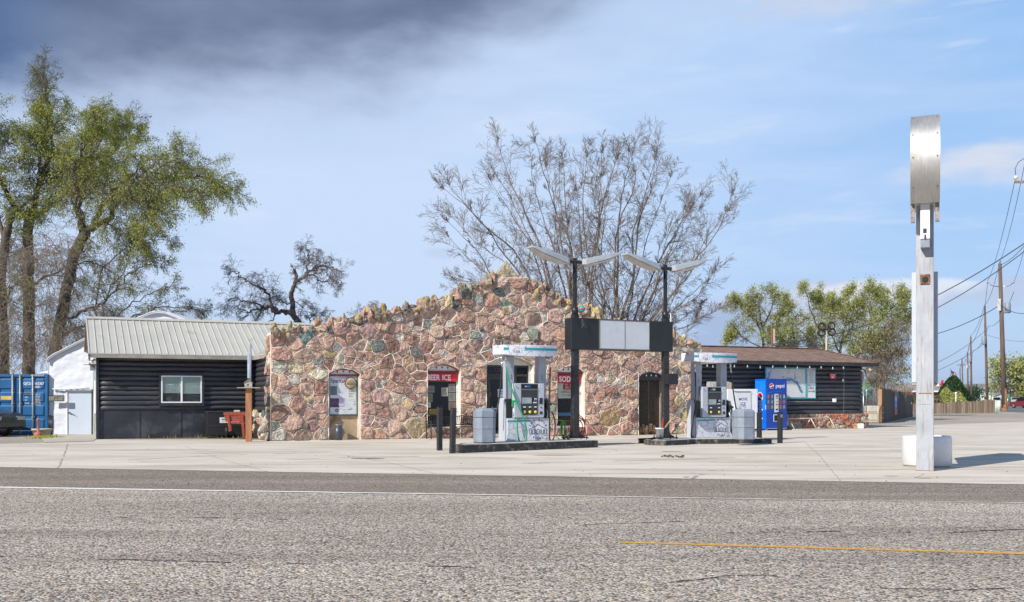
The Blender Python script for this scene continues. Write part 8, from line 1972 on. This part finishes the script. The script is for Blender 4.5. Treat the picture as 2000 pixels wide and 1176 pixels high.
D_ = upole(1890.5, 1890, 328, 16.2, .28, 'fourth utility pole, close to the left of the third', 1)
E_ = upole(1881, 1879, 383, 16.2, .30, 'fifth utility pole with a short crossarm, right of the flag', 3)
F_ = upole(1876.5, 1875, 498, 16.2, .30, 'sixth and farthest big utility pole, thin beside the crossarm pole', 0)
upole(1936, 1936, 420, 8.5, .16, 'short thin far pole right of the second utility pole', 0)
N_ = Vector((X(2006, 64), 64, 16.4)); t = thing('utility_pole', 'utility pole cut off by the right edge, showing its insulators and arm', 'utility pole', (N_.x+.3, 64, 0), 0, 'utility poles along the side road')
mb = MB(); mb.tube([(0,0,0),(0,0,16.4)], [.26,.17], 12); mb.build('pole', M['pole_wood'], t)
mb = MB(); mb.box(-1.05, .6, -.06, .06, 14.9, 15.05); mb.build('crossarm', M['bark_grey'], t)
for x, z in ((-1.0, 15.05), (-.35, 16.3), (.5, 15.05)): mb = MB(); mb.tube([(x,0,z),(x,0,z+.12)], .04, 6); mb.lathe([(.05,z+.08),(.13,z+.14),(.13,z+.2),(.08,z+.3),(0,z+.34)], x, 0, 10); mb.build('insulator', M['paper'], t)
mb = MB(); mb.tube([(-.4,0,16.5),(-.85,0,16.2),(-1.05,0,15.8),(-1.0,0,15.3)], .02, 5); mb.build('jumper_wire', M['black_metal'], t)
wm = mat('wire_black', (.02,.022,.03), .5)
def wire(a, b, sag, r, label, name='power_line', grp='overhead lines'):
    a = Vector(a); b = Vector(b); mb = MB(); n = 16; mb.tube([a+(b-a)*(k/n)+Vector((0, 0, -sag*4*(k/n)*(1-k/n))) for k in range(n+1)], r, 4, False)
    return tag(mb.build(name, wm), label, 'wire', grp)
NV = Vector((N_.x+.3, 64, 0))
wire(NV+Vector((-.35,0,16.6)), A_+Vector((0,0,.3)), .8, .022, 'top line from the cut-off pole to the nearest utility pole')
wire(NV+Vector((-1.0,0,15.35)), A_+Vector((-1.5,-.2,-2.0)), .8, .022, 'left line from the cut-off pole arm to the nearest utility pole')
wire(NV+Vector((.5,0,15.35)), A_+Vector((1.5,-.2,-2.0)), .8, .022, 'right line from the cut-off pole arm to the nearest utility pole')
nm = {0: 'nearest', 1: 'second', 2: 'third', 3: 'fourth', 4: 'fifth', 5: 'sixth'}; PL = [A_, B_, C_, D_, E_, F_]
for i in range(5):
    wire(PL[i]+Vector((0,0,.3)), PL[i+1]+Vector((0,0,.3)), 1.0, .03+.008*i, 'top line from the %s to the %s utility pole' % (nm[i], nm[i+1]))
    wire(PL[i]+Vector((-1.5 if i == 0 else -.6,-.2,-2.2)), PL[i+1]+Vector((-.6,-.2,-2.2)), 1.0, .03+.008*i, 'lower left line from the %s to the %s utility pole' % (nm[i], nm[i+1]))
    if i < 3: wire(PL[i]+Vector((1.5 if i == 0 else .5,-.2,-3.2)), PL[i+1]+Vector((.5,-.2,-3.2)), 1.2, .03+.008*i, 'lower right line from the %s to the %s utility pole' % (nm[i], nm[i+1]))
Wp = Vector((X(1508, 78), 78, CH-(672-HV)/FP*78))
wire(Wp, Vector((X(2030, 64), 64, CH-(455-HV)/FP*64)), 1.5, .035, 'upper of the two thick cables rising from the wooden stub pole')
wire(Wp+Vector((0,0,-.1)), Vector((X(2030, 64), 64, CH-(468-HV)/FP*64)), 2.1, .03, 'lower of the two thick cables rising from the wooden stub pole')
wire(A_+Vector((0,0,-4.7)), Vector((X(1700, 112), 112, CH-(668-HV)/FP*112)), 1.2, .045, 'thick cable from the nearest utility pole down to the left')
wire(B_+Vector((0,0,-4.0)), Vector((X(1780, 130), 130, CH-(727-HV)/FP*130)), .8, .03, 'service line from the second utility pole down to the left')
wire(B_+Vector((0,0,-6.0)), Vector((X(1780, 130), 130, CH-(742-HV)/FP*130)), .6, .03, 'lowest service line from the second utility pole down to the left')
wire(A_+Vector((0,0,-4.6)), Vector((X(2030, 112), 112, CH-(602-HV)/FP*112)), .8, .04, 'line from the nearest utility pole off to the right edge')
wire(B_+Vector((0,0,-4.5)), Vector((X(2030, 160), 160, CH-(664-HV)/FP*160)), .6, .03, 'line from the second utility pole off to the right edge')
wire(A_+Vector((.2,0,-.1)), Vector((X(2030, 90), 90, CH-(440-HV)/FP*90)), .5, .03, 'guy line from the top of the nearest utility pole to the right edge')
t = thing('stub_pole', 'old split wooden pole rising behind the left part of the brown shingle roof', 'pole', (X(1508, 78), 78, 0), 0); zt_ = CH-(640-HV)/FP*78
mb = MB(); mb.tube([(0,0,0),(0,0,zt_)], [.12,.10], 8); mb.build('pole', M['pole_wood'], t); mb = MB(); mb.tube([(.15,-.02,0),(.15,-.02,zt_-.1)], .07, 8); mb.build('splint', mat('pale_split_wood', (.45,.30,.22), .8), t)
# pole with four tyres
Yt = 72; t = thing('tyre_pole', 'thin pale pole topped by four old tyres in a cross, behind the brown shingle roof', 'pole', (X(1614, Yt), Yt, 0), 0); zt_ = CH-(648-HV)/FP*Yt
mb = MB(); mb.tube([(0,0,0),(0,0,zt_)], .06, 8); mb.build('pole', mat('bleached_pole', (.45,.42,.38), .7), t)
for k, (dx, dz) in enumerate(((-.34,.36),(.34,.40),(-.36,-.06),(.36,-.02))):
    tt = thing('tyre', ['upper left black tyre on the thin pale pole', 'upper right black tyre on the thin pale pole', 'lower left black tyre on the thin pale pole', 'lower right black tyre on the thin pale pole'][k], 'tyre', (X(1614, Yt)+dx, Yt-.05, zt_+dz), 0, 'tyres on the pole')
    mb = MB(); n, m_ = 24, 8; r1, r2 = .235, .065
    for i in range(n):
        for j in range(m_):
            a = 2*math.pi*i/n; b = 2*math.pi*j/m_; mb.v.append(((r1+r2*math.cos(b))*math.cos(a), r2*1.1*math.sin(b), (r1+r2*math.cos(b))*math.sin(a)))
    mb.smooth = True
    for i in range(n):
        for j in range(m_): mb.face((i*m_+j, ((i+1) % n)*m_+j, ((i+1) % n)*m_+(j+1) % m_, i*m_+(j+1) % m_))
    mb.build('tread', M['rubber'], tt)
mb = MB(); mb.tube([(-.3,0,zt_-.0),(.3,0,zt_+.34)], .04, 6); mb.tube([(.3,0,zt_),(-.3,0,zt_+.34)], .04, 6); mb.build('cross_bracket', M['dark_grey'], t)
# thin antenna at the gable's right end
a_ = FT(1318, None, .3); t = MB(); w0 = Frame(S0, TH).world(a_, .6); t.tube([(w0.x, w0.y, 2.7), (w0.x, w0.y, CH-(612-HV)/FP*w0.y)], .016, 6); tag(t.build('antenna_mast', M['white_paint']), 'thin white mast rising behind the right end of the stone gable', 'mast')

# ------------------------------------------------------------------ thin air over the plain
hz = MB(); hz.box(-3020, 3020, -80, 5020, -1.0, 75.0)
hm = bpy.data.materials.new('pale_air'); hm.use_nodes = True; k = NT(hm.node_tree); k.N.clear(); o_ = k.n('ShaderNodeOutputMaterial'); pv = k.n('ShaderNodeVolumePrincipled')
pv.inputs['Density'].default_value = .00012; pv.inputs['Color'].default_value = (.80,.88,1,1); pv.inputs['Anisotropy'].default_value = .2; k.L.new(pv.outputs[0], o_.inputs['Volume'])
ho = hz.build('haze', hm); ho['kind'] = 'stuff'; ho['label'] = 'thin pale air fading the far hills'
